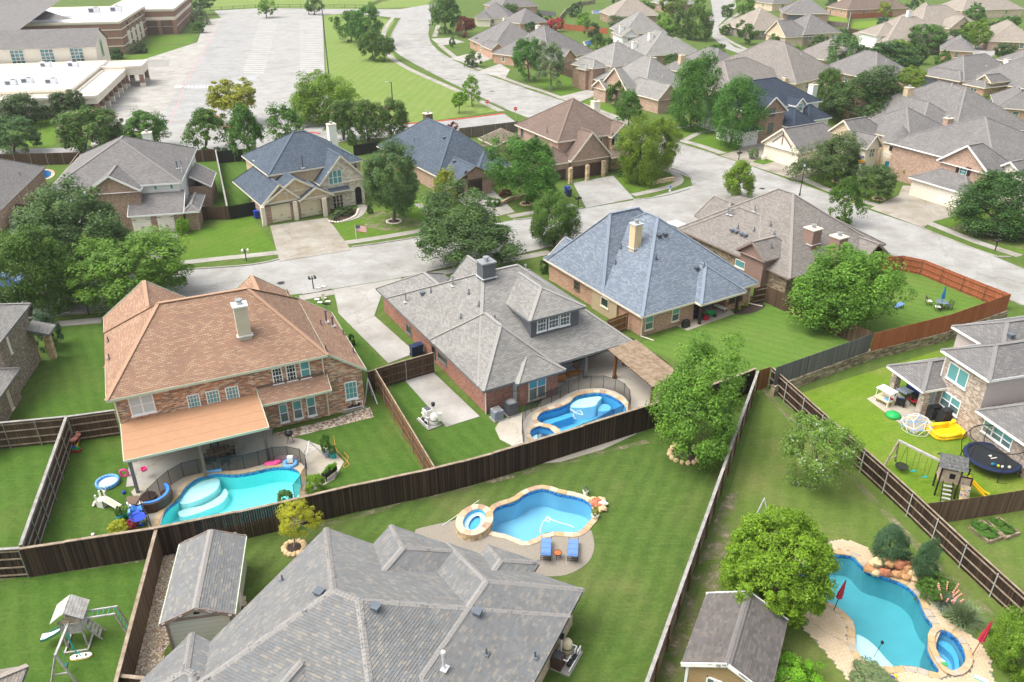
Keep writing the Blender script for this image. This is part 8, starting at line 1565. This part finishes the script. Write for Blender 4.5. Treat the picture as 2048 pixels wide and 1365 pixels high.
# --- mailboxes, lamps, signs
def mailbox(label,b,rz=0,post='iron',h=1.15,box='black_plastic'):
    T=lt('mailbox',label,'mailbox',b,rz); pt_(T,'post',post,lambda m:m.bar((0,0,0),(0,0,h+.35),.1)); pt_(T,'arm',post,lambda m:m.bar((-.4,0,h),(.4,0,h),.07))
    for x in (-.3,.3): pt_(T,'box',box,lambda m:(m.box((x,0,h+.13),(.2,.48,.14)),m.cyl((x,-.24,h+.2),(x,.24,h+.2),.1,.1,10)))
mailbox('twin mailbox on a black post at the street island by the drive',(627,578),25); mailbox('mailbox on a dark post before the wide light oak',(178,630),10,'wood_dark',1.2); mailbox('white-topped mailbox post on the front lawn strip',(493,522),10,'iron',1.1,'offwhite'); mailbox('black mailbox beside the brown garage drive',(1156,415),29); mailbox('black mailbox across the street at the right edge',(1990,502),30,'iron'); mailbox('black mailbox at the grass island drive',(1477,322),30); mailbox('mailbox near the far pickups',(1883,196),20); mailbox('mailbox at the top of the curving road',(859,58),0)
def lamp(label,b,h=3.4):
    T=lt('street_lamp',label,'street lamp',b); pt_(T,'post','iron',lambda m:m.cyl((0,0,0),(0,0,h),.07,.045,10)); pt_(T,'base','iron',lambda m:m.cyl((0,0,0),(0,0,.5),.13,.09,10)); pt_(T,'lantern','pane_blind',lambda m:m.cyl((0,0,h),(0,0,h+.4),.12,.17,6)); pt_(T,'lantern_cap','iron',lambda m:m.cyl((0,0,h+.4),(0,0,h+.6),.2,.02,6))
lamp('black lantern lamp post rising behind the taupe roof',(1599,392),4.2)
def pole(label,b,top,arms=()):
    base=P(*b); t=PY(top[0],top[1],base.y); T=lt('light_pole',label,'light pole',b); h=t.z; pt_(T,'shaft','steel_dark',lambda m:m.cyl((0,0,0),(0,0,h),.16,.1,10)); pt_(T,'footing','kerb',lambda m:m.cyl((0,0,0),(0,0,.6),.3,.3,12))
    for a in arms or ((-.9,),): pt_(T,'arm','steel_dark',lambda m:m.bar((0,0,h-.1),(a[0],0,h-.05),.08)); pt_(T,'lamp_head','galv_pale',lambda m:m.box((a[0]*1.2,0,h-.08),(.7,.35,.14)))
pole('tall parking light pole beside the field',(658,155),(645,-10)); pole('light pole behind the crape myrtles at the field edge',(785,204),(781,164),((-.8,),)); pole('light pole in front of the school canopy',(115,247),(104,196),((-.6,),)); pole('light pole by the far parking island',(618,30),(614,2))
T=lt('stop_sign','red stop sign at the school road corner, back of two','sign',(975,228)); 
def stop(T,z=2.0):
    pt_(T,'post','galv',lambda m:m.bar((0,0,0),(0,0,z+.4),.06)); oc=[(.38*math.cos(R(22.5+45*k)),.38*math.sin(R(22.5+45*k))) for k in range(8)]; pt_(T,'plate','sign_red',lambda m:(m.poly([(x,-.04,z+.4+y) for x,y in oc]),m.poly([(x,-.02,z+.4+y) for x,y in oc[::-1]]))); pt_(T,'border','offwhite',lambda m:m.poly([(x*1.08,-.03,z+.4+y*1.08) for x,y in oc]))
    # letters S T O P in strokes
    def strokes(m):
        S={'S':[(0,0,1,0),(1,0,1,.5),(1,.5,0,.5),(0,.5,0,1),(0,1,1,1)],'T':[(0,1,1,1),(.5,0,.5,1)],'O':[(0,0,1,0),(1,0,1,1),(1,1,0,1),(0,1,0,0)],'P':[(0,0,0,1),(0,1,1,1),(1,1,1,.5),(1,.5,0,.5)]}
        for i,c in enumerate('STOP'):
            for (a,b2,c2,d) in S[c]: m.bar((-.27+.145*i+a*.09,-.05,z+.31+b2*.18),(-.27+.145*i+c2*.09,-.05,z+.31+d*.18),.02)
    pt_(T,'lettering','offwhite',strokes)
stop(T); T=lt('stop_sign','red stop sign behind the brown roofed house at the junction','sign',(1031,243)); stop(T)
T=lt('school_beacon','solar school zone sign with yellow beacons and white plates','sign',(1712,374)); pt_(T,'post','galv',lambda m:m.cyl((0,0,0),(0,0,4.3),.06,.06,8)); pt_(T,'solar_panel','steel_dark',lambda m:m.box((0,0,4.4),(.6,.5,.05),rot=Matrix.Rotation(R(30),3,'X'))); pt_(T,'beacon_housing','yellow',lambda m:(m.box((-.2,0,3.8),(.35,.25,.35)),m.box((.2,0,3.8),(.35,.25,.35)))); pt_(T,'beacon_lens','orange',lambda m:(m.cyl((-.2,-.16,3.8),(-.2,-.13,3.8),.12,.12,12),m.cyl((.2,-.16,3.8),(.2,-.13,3.8),.12,.12,12))); pt_(T,'speed_plate','offwhite',lambda m:m.box((0,-.08,2.95),(.6,.03,.95))); pt_(T,'lower_beacon','orange',lambda m:m.box((0,-.05,2.25),(.35,.25,.3))); pt_(T,'lower_plate','offwhite',lambda m:m.box((0,-.08,1.75),(.5,.03,.5)))
# --- flag
T=lt('flag','small American flag on a pole stuck in the front lawn','flag',(713,481)); pt_(T,'pole','pvc',lambda m:m.cyl((0,0,0),(0,0,2.0),.025,.025,8))
fw,fh=1.35,.85
def fl(u,v): return (u*fw+.02,.1*math.sin(u*5.0),2.0-.05-(1-v)*fh-.08*u)
for k in range(13):
    def f(m):
        u0=.42 if k>=6 else 0.0
        for i in range(8):
            a,b2=u0+(1-u0)*i/8,u0+(1-u0)*(i+1)/8; m.poly([fl(a,k/13),fl(b2,k/13),fl(b2,(k+1)/13),fl(a,(k+1)/13)])
    pt_(T,'stripe','flag_red' if k%2==0 else 'offwhite',f)
def f(m):
    for i in range(4): a,b2=.42*i/4,.42*(i+1)/4; m.poly([fl(a,6/13),fl(b2,6/13),fl(b2,1),fl(a,1)])
c_=pt_(T,'canton','flag_blue',f)
for r_ in range(5):
    for q in range(6 if r_%2==0 else 5):
        u=.42*(q+.6+(0 if r_%2==0 else .5))/6.3; v=6/13+(7/13)*(r_+.6)/5.2; p=V(fl(u,v)); mb=MB(); mb.box(p+V((0,-.012,0)),(.028,.006,.028),0); mb.box(p+V((0,-.0125,0)),(.024,.006,.024),rot=Matrix.Rotation(R(45),3,'Y')); mb.build('star','offwhite',c_)
# --- hydrant, garden beds, misc
T=lt('fire_hydrant','silver and blue fire hydrant on the corner verge','hydrant',(1340,383)); pt_(T,'barrel','galv_pale',lambda m:m.lathe((0,0,0),[(0,0),(.2,0),(.2,.06),(.13,.1),(.13,.5),(.17,.52),(.17,.58)],14),True); pt_(T,'bonnet','blue',lambda m:m.lathe((0,0,.58),[(.17,0),(.15,.12),(.05,.2),(.05,.26),(0,.26)],14),True); pt_(T,'outlet','galv_pale',lambda m:m.cyl((-.24,0,.42),(.24,0,.42),.07,.07,10))
def bed(label,pp):
    w_=G(*pp); c=sum(w_,V((0,0)))/4; T=thing('raised_bed',label,'raised bed',(c.x,c.y,0)); 
    for a,b2 in zip(w_,w_[1:]+w_[:1]): MB().bar((a.x,a.y,.12),(b2.x,b2.y,.12),.14,.24).build('edging','stone_brown',T)
    MB().flat([w_],.15).build('soil','mulch',T)
    me_,_=crown('round','m',1,'leaf_mid'); o=mobj('plants',me_,T); d=w_[1]-w_[0]; e2=w_[2]-w_[1]; o.location=(0,0,.22); o.rotation_euler=(0,0,math.atan2(e2.y,e2.x)); o.scale=(e2.length*.55,d.length*.55,.22)
bed('low stone-edged garden bed of greens, left of two',[(1938,1058),(1962,1046),(2003,1078),(1976,1088)]); bed('low stone-edged garden bed of greens, right of two',[(1976,1048),(1996,1040),(2037,1070),(2010,1080)])
T=lt('pool_noodle','blue and yellow segmented float on the paved deck, upper','pool float',(1757,1352),-8); [pt_(T,'segment',('yellow','royal','royal','royal','royal','royal')[k],lambda m:m.ell((-.5+.2*k,0,.1),(.12,.1,.1),10,6),True) for k in range(6)]
T=lt('pool_noodle','blue and yellow segmented float on the paved deck, lower','pool float',(1776,1362),25); [pt_(T,'segment',('royal','royal','yellow','royal','royal','yellow')[k],lambda m:m.ell((-.5+.2*k,0,.1),(.12,.1,.1),10,6),True) for k in range(6)]
T=lt('kick_board','white and teal foam board on the paved deck by the right edge','board',(1962,1360),-35); pt_(T,'foam','offwhite',lambda m:m.box((0,0,.06),(.65,.22,.06))); pt_(T,'edge','teal',lambda m:m.box((0,-.13,.05),(.65,.05,.05)))
T=lt('basketball_stuff','green and white toys on the spa wall','toy',(1887,1334),-60); pt_(T,'body','green',lambda m:m.ell((0,0,.25),(.2,.1,.06),10,5)); pt_(T,'top','offwhite',lambda m:m.ell((-.15,.05,.27),(.15,.08,.05),10,5))
T=lt('bicycle','dark bicycle wheel and debris leaning on the tan shed','bicycle',(1375,1318),64); [pt_(T,'wheel','tyre',lambda m:m.tube([(x+.32*math.cos(k*.449),0,.32+.32*math.sin(k*.449)) for k in range(15)],.025,6)) for x in (-.5,.5)]; pt_(T,'frame','rust',lambda m:(m.bar((-.5,0,.32),(0,0,.75),.04),m.bar((0,0,.75),(.4,0,.7),.04),m.bar((.4,0,.7),(.5,0,.32),.04),m.bar((-.1,0,.3),(0,0,.75),.04),m.bar((-.1,0,.3),(.4,0,.7),.04))); pt_(T,'saddle','black',lambda m:m.box((-.08,0,.85),(.24,.1,.06))); pt_(T,'handlebar','black',lambda m:m.bar((.4,-.25,.92),(.4,.25,.92),.03))
for i,(b,n_) in enumerate((((1488,330),0),((1527,322),1))): pass
T=lt('landscape_boulder','pale boulder on the grass island','boulder',(1527,322)); pt_(T,'rock','stone_edge',lambda m:m.ell((0,0,.5),(.45,.35,.6),10,7,noise=.12))
stonewall('low tan stone wall on the corner lawn',[(1304,369),(1325,366),(1347,362)],.6,0,'stone_tan',.45,'low_stone_wall'); stonewall('curved low stone wall below the brown garage planting bed',[(1000,412),(1018,402),(1050,395),(1074,388)],.5,0,'stone_tan',.4,'low_stone_wall')
# --- flagstones and beds at the pale shed
T=thing('stone_planter','pale stone edged bed of shrubs along the shed','planter',P(487,1165)); 
for (a,b2) in (((484,1135),(480,1190)),((476,1212),(470,1250))): MB().bar(P(*a,.1),P(*b2,.1),.3,.2).build('edging','stone_edge',T)
for i,(x,y) in enumerate(((478,1142),(475,1160),(472,1180),(468,1222),(464,1240))): me_,_=crown('round','f',i%4,'leaf_mid'); o=mobj('bush',me_,T); p=P(x,y)-P(487,1165); o.location=p+V((0,0,.25)); o.scale=(.32,.35,.3)
T=thing('stone_step','cream flagstone step at the shed door','step',P(478,1203))
for i,(x,y,r_,m_) in enumerate(((466,1200,.22,'stone_edge'),(474,1196,.25,'cope_tan'),(476,1206,.24,'cope_honey'),(467,1210,.26,'cope_grey'),(484,1200,.28,'cope_pale'),(486,1210,.25,'cope_pale'))): p=P(x,y); MB().slab([V((p.x+r_*math.cos(k*1.047+i),p.y+r_*.85*math.sin(k*1.047+i))) for k in range(6)],0,.12).build('flagstone',m_,T)
T=thing('flagstone_patch','irregular tan flagstones at the corner of the tan shed','paving',P(1540,1330)); rg=random.Random(6)
for i in range(14): x,y=1508+rg.uniform(0,60),1310+rg.uniform(0,60); p=P(x,y); r_=rg.uniform(.22,.38); MB().slab([V((p.x+r_*rg.uniform(.8,1.1)*math.cos(k*1.047+i),p.y+r_*rg.uniform(.8,1.1)*math.sin(k*1.047+i))) for k in range(6)],.02,.07+.003*i).build('flagstone',rg.choice(['cope_tan','cope_honey','cope_pale']),T)
# garden-edge stones by the beige bed
T=thing('stone_edging','white stone edging curving round the beige house bed','edging',P(690,442))
for i,p in enumerate(resample(smooth_open(G((660,444),(675,446),(695,441),(712,432),(717,420)),4),.42)): MB().ell((p.x,p.y,.1),(.2,.14,.12),8,5,noise=.12,seed=i).build('stone','stone_edge',T)
# --- vehicles
def car(label,b,rz,paint,kind='pickup',s=1):
    T=lt('pickup_truck' if kind=='pickup' else 'parked_car',label,'pickup' if kind=='pickup' else 'car',b,rz,s=s); L_=5.6 if kind=='pickup' else 4.6; w=.95; 
    pr=[(-L_/2,.45),(-L_/2,1.0),(-L_/2+.1,1.08),(L_/2-.15,1.02),(L_/2,.85),(L_/2,.45)]
    def ext(m,p,y0,y1):
        n=len(p); m.poly([(x,y0,z) for x,z in p]); m.poly([(x,y1,z) for x,z in p[::-1]])
        for i in range(n): a,b2=p[i],p[(i+1)%n]; m.poly([(a[0],y0,a[1]),(a[0],y1,a[1]),(b2[0],y1,b2[1]),(b2[0],y0,b2[1])])
    pt_(T,'body',paint,lambda m:ext(m,pr,-w,w))
    cab=[(-.55,1.06),(-.45,1.75),(.75,1.78),(1.45,1.04)] if kind=='pickup' else [(-2.0,1.06),(-1.5,1.5),(.5,1.52),(1.3,1.02)]
    pt_(T,'cabin',paint,lambda m:ext(m,cab,-w+.12,w-.12)); c2=[(x*.94+.02,z*.97+.03) for x,z in cab]
    for y in (-w+.112,w-.112): pt_(T,'side_window','pane_dark',lambda m:m.poly([(x,y,z) for x,z in ([(-.4,1.18),(-.34,1.66),(.68,1.68),(1.15,1.18)] if kind=='pickup' else [(-1.6,1.15),(-1.3,1.43),(.45,1.44),(.95,1.15)])]))
    a,b2=cab[2],cab[3]; pt_(T,'windscreen','pane_dark',lambda m:m.poly([(a[0]+.06,-.7,a[1]-.06),(b2[0]-.03,-.75,b2[1]+.1),(b2[0]-.03,.75,b2[1]+.1),(a[0]+.06,.7,a[1]-.06)]))
    if kind=='pickup': pt_(T,'bed','black_plastic',lambda m:m.box((-1.65,0,1.085),(1.95,1.55,.02))); pt_(T,'rear_window','pane_dark',lambda m:m.box((-.53,0,1.45),(.03,1.3,.4)))
    for x in (-L_/2+.95,L_/2-.95):
        for y in (-w+.02,w-.02): q=pt_(T,'wheel','tyre',lambda m:m.cyl((x,y-.12,.37),(x,y+.12,.37),.37,.37,18)); part('rim','galv_pale',q,lambda m:m.cyl((x,y-.13,.37),(x,y+.13,.37),.22,.22,14))
    for y in (-.7,.7): pt_(T,'headlight','pane_blind',lambda m:m.box((L_/2+.0,y,.82),(.06,.36,.16))); pt_(T,'tail_light','lamp_red',lambda m:m.box((-L_/2,y*1.2,.85),(.06,.16,.3)))
    pt_(T,'bumper','galv',lambda m:(m.box((L_/2+.04,0,.5),(.12,1.8,.2)),m.box((-L_/2-.04,0,.52),(.12,1.8,.18)))); return T
car('black pickup parked before the slate garage doors',(1871,182),72,'car_black'); car('silver pickup with a camper top parked right of the black one',(1899,181),68,'car_silver'); car('black car parked on the far drive at the right',(1975,92),60,'car_black','car'); car('white car parked on the far drive at the right edge',(1993,88),60,'car_white','car'); car('white and blue car half hidden between the blue and taupe roofs',(1356,472),-58,'car_white','car'); car('blue car behind the big oak at the left edge',(12,575),14,'car_blue','car'); car('dark car at the top edge of the far side street',(1528,12),20,'car_black','car')
# --- school
SO=P(194,191,4.2); sa=R(14); 
SCH=thing('school_building','low cream and brick school with white flat roofs and arcade','school',(SO.x,SO.y,0))
def SW(x,y,z=0): return V((SO.x+x*math.cos(sa)-y*math.sin(sa),SO.y+x*math.sin(sa)+y*math.cos(sa),z))
def sbox(x0,x1,y0,y1,z0,z1,wm,top='white_roof',bands=()):
    mb=MB(); mb.skirt([SW(x0,y0).to_2d(),SW(x1,y0).to_2d(),SW(x1,y1).to_2d(),SW(x0,y1).to_2d()],z0,z1); mb.build('wall',wm,SCH)
    mb=MB(); mb.flat([[SW(x0,y0).to_2d(),SW(x1,y0).to_2d(),SW(x1,y1).to_2d(),SW(x0,y1).to_2d()]],z1-.35); mb.build('flat_roof',top,SCH)
    for a,b2 in (((x0,y0),(x1,y0)),((x1,y0),(x1,y1)),((x1,y1),(x0,y1)),((x0,y1),(x0,y0))): MB().bar(SW(*a,z1-.2),SW(*b2,z1-.2),.5,.5).build('parapet','stucco_cream',SCH)
    for z,h_ in bands: 
        for a,b2 in (((x0,y0-.04),(x1,y0-.04)),((x1+.04,y0),(x1+.04,y1))): MB().bar(SW(*a,z),SW(*b2,z),.12,h_).build('stone_band','stucco_cream',SCH)
sbox(-60,-5.5,4,40,0,5.0,'stucco_cream'); sbox(-60,-.2,-.2,3.6,2.6,4.2,'stucco_cream'); sbox(-5,-.2,3.8,32,2.6,4.1,'stucco_cream')
for k in range(7): 
    p=SW(-.6,.3+5*k); MB().box((p.x,p.y,.6),(.9,.9,1.2),sa).build('column_base','stucco_cream',SCH); MB().box((p.x,p.y,1.9),(.75,.75,1.5),sa).build('column','br_school',SCH)
for k in range(6): p=SW(-6-8*k,.3); MB().box((p.x,p.y,1.3),(.75,.75,2.6),sa).build('column','br_school',SCH)
sbox(-5.5,3.4,32.5,41,2.7,4.7,'stucco_cream')
for x,y in ((2.9,33),(2.9,40.4),(-.5,33),(-.5,40.4)): p=SW(x,y); MB().box((p.x,p.y,1.35),(.9,.9,2.7),sa).build('column','br_school',SCH); MB().box((p.x,p.y,.4),(1.1,1.1,.8),sa).build('column_base','stucco_cream',SCH)
mb=MB(); mb.skirt([SW(-70,42).to_2d(),SW(-7.6,42).to_2d(),SW(-7.6,56).to_2d(),SW(-70,56).to_2d()],0,8.2); mb.poly([SW(-7.6,42,8.2),SW(-7.6,56,8.2),SW(-7.6,49,11.2)]); mb.build('wall','stucco_cream',SCH)
mb=MB(); mb.poly([SW(-70,41.4,8.0),SW(-7.2,41.4,8.0),SW(-7.2,49,11.4),SW(-70,49,11.4)]); mb.poly([SW(-7.2,56.6,8.0),SW(-70,56.6,8.0),SW(-70,49,11.4),SW(-7.2,49,11.4)]); mb.build('roof','sh_dark',SCH)
for k in range(6):
    x=-11.8-6.4*k; f_=MB()
    for i in range(4): f_.bar(SW(x-1.4+.933*i,41.93,4.7),SW(x-1.4+.933*i,41.93,7.7),.1)
    for i in range(5): f_.bar(SW(x-1.4,41.93,4.7+.75*i),SW(x+1.4,41.93,4.7+.75*i),.1)
    o=f_.build('window','stucco_cream',SCH)
    for i in range(3):
        for j in range(4): MB().poly([SW(x-1.4+.933*i,41.96,4.7+.75*j),SW(x-.467+.933*i,41.96,4.7+.75*j),SW(x-.467+.933*i,41.96,5.45+.75*j),SW(x-1.4+.933*i,41.96,5.45+.75*j)]).build('pane','pane_school',o)
MB().poly([SW(-7.56,47.8,4.8),SW(-7.56,50.2,4.8),SW(-7.56,50.2,8.6),SW(-7.56,49.6,9.4),SW(-7.56,48.4,9.4),SW(-7.56,47.8,8.6)]).build('window','pane_school',SCH)
sbox(-60,-9.8,88,136,0,8.8,'br_school',bands=((2.2,.25),(4.4,.25),(6.6,.25),(8.5,.7))); sbox(-22,-.4,132,185,0,8.0,'br_school',bands=((5.0,1.0),(7.6,.8),(2.5,.2)))
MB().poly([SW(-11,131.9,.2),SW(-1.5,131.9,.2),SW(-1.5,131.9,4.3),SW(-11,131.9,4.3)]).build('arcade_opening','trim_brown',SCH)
for x in (-10.5,-5.6,-.9): p=SW(x,131.5); MB().box((p.x,p.y,2.2),(1.1,1.0,4.4),sa).build('column','br_school',SCH)
for k in range(4): MB().poly([SW(-9.75,98+8*k,5.8),SW(-9.75,100.5+8*k,5.8),SW(-9.75,100.5+8*k,7.8),SW(-9.75,98+8*k,7.8)]).build('window','pane_dark',SCH)
for k in range(4): MB().poly([SW(-9.74,96+8*k,.5),SW(-9.74,101+8*k,.5),SW(-9.74,101+8*k,5.2),SW(-9.74,96+8*k,5.2)]).build('wall_panel','stucco_cream',SCH)
mb=MB(); mb.poly([SW(-75,90,9.5),SW(-22,90,9.5),SW(-45,112,14),SW(-75,112,14)]); mb.poly([SW(-75,80,9.0),SW(-30,60,9.0),SW(-28,112,13.8),SW(-75,112,13.8)]); mb.build('roof','sh_dark',SCH)
def letters(txt,p0,dx,sz,mat='black'):
    S={'A':[(0,0,.5,1),(.5,1,1,0),(.2,.4,.8,.4)],'E':[(0,0,0,1),(0,1,1,1),(0,.5,.8,.5),(0,0,1,0)],'L':[(0,0,0,1),(0,0,1,0)],'I':[(.5,0,.5,1)],'B':[(0,0,0,1),(0,1,.8,.9),(.8,.9,.8,.55),(.8,.55,0,.5),(.8,.5,1,.1),(1,.1,0,0)],'R':[(0,0,0,1),(0,1,1,.9),(1,.9,1,.55),(1,.55,0,.5),(.4,.5,1,0)],'Y':[(0,1,.5,.5),(1,1,.5,.5),(.5,.5,.5,0)]}
    mb=MB()
    for i,c in enumerate(txt):
        for a,b2,c2,d in S.get(c,[]): mb.bar(p0+dx*(sz*1.35*(i+a*.8))+V((0,0,sz*1.3*b2)),p0+dx*(sz*1.35*(i+c2*.8))+V((0,0,sz*1.3*d)),sz*.2)
    mb.build('lettering',mat,SCH)
letters('LIBRARY',SW(-.3,140,5.4),(SW(0,1)-SW(0,0)).normalized(),2.6) if False else None
def unit(label,x,y,z,w=2.2,d=1.6,h=1.1):
    p=SW(x,y,z); T=thing('rooftop_unit',label,'rooftop unit',p,None,sa); ORG[T.name]=V(); pt_(T,'casing','galv_pale',lambda m:m.box((0,0,h/2),(w,d,h))); pt_(T,'fan_grille','black',lambda m:m.cyl((w*.2,0,h),(w*.2,0,h+.06),d*.32,d*.32,14)); pt_(T,'louvre','steel_dark',lambda m:m.box((-w*.2,-d/2-.01,h*.5),(w*.4,.03,h*.6)))
for i,(x,y,z) in enumerate(((-11,13,4.65),(-16,15,4.65),(-18.5,13,4.65),(-11.5,35,4.65),(-17.5,36,4.65),(-29,33,4.65))): unit(('nearest','middle','left of middle','far right','far centre','far left')[i]+' white rooftop unit on the low school roof',x,y,z)
for i,(x,y,z) in enumerate(((-22,118,8.45),(-16,120,8.45),(-60,125,8.45))): unit(('left','right','farthest left')[i]+' rooftop unit on the brick school block',x,y,z,3.4,2.4,1.7)
def rack(label,b,rz,n=7):
    T=lt('bike_rack',label,'bike rack',b,rz); pp=[]
    for k in range(n): x=k*.55; pp+=[(x,0,0),(x,0,.75),(x+.12,0,.9),(x+.27,0,.75),(x+.27,0,.15)]
    pt_(T,'tube','galv',lambda m:m.tube(pp,.035,6))
for i,(b,n_) in enumerate((((297,128),10),((296,134),10),((234,206),8),((222,222),10),((256,204),5))): rack(('upper back','upper front','middle left','lowest','middle right')[i]+' wave bike rack on the school walk',b,12,n_)

def lid(label,b,r_=.22,mat='offwhite'):
    T=lt('valve_box',label,'valve box',b); pt_(T,'rim','kerb',lambda m:m.box((0,0,.03),(r_*2.4,r_*1.7,.06))); pt_(T,'lid',mat,lambda m:m.box((0,0,.065),(r_*2.1,r_*1.4,.02)))
for i,(b,s_) in enumerate((((634,600),'nearest the drive'),((648,597),'right of the pedestal'),((640,606),'lowest'),((656,604),'lower right'),((637,577),'left on the kerb island'),((647,574),'right on the kerb island'))): lid('white valve lid on the small front lawn, '+s_,b)
T=lt('utility_pedestal','short tan utility pedestal among the valve lids','utility box',(647,600)); pt_(T,'cabinet','beige',lambda m:m.box((0,0,.3),(.22,.22,.6))); pt_(T,'cap','kerb',lambda m:m.box((0,0,.62),(.26,.26,.06)))
def hole(label,b,r_=.4):
    T=lt('manhole_cover',label,'manhole cover',b); pt_(T,'frame','kerb',lambda m:m.cyl((0,0,.02),(0,0,.034),r_*1.15,r_*1.15,20)); pt_(T,'cover','iron',lambda m:m.cyl((0,0,.03),(0,0,.042),r_,r_,20))
hole('round manhole cover in the street above the orange roof',(562,567)); hole('manhole cover in the street by the corner',(1524,378)); hole('manhole cover on the curving road',(984,183),.5); hole('manhole cover in the school lane',(390,203),.6)
# ---------------------------------------------------------------- thin summer haze around everything
def haze(d):
    m=bpy.data.materials.new('haze_air'); m.use_nodes=True; t=m.node_tree; t.nodes.clear(); o=t.nodes.new('ShaderNodeOutputMaterial'); v=t.nodes.new('ShaderNodeVolumePrincipled')
    v.inputs['Color'].default_value=(.96,.97,1,1); v.inputs['Density'].default_value=d; v.inputs['Anisotropy'].default_value=.2; t.links.new(v.outputs[0],o.inputs['Volume'])
    mb=MB(); mb.box((0,720,19),(1900,1640,42)); me=bpy.data.meshes.new('haze'); me.from_pydata(mb.v,[],mb.f); me.materials.append(m); q=mobj('haze',me); q['kind']='stuff'
haze(.00018)
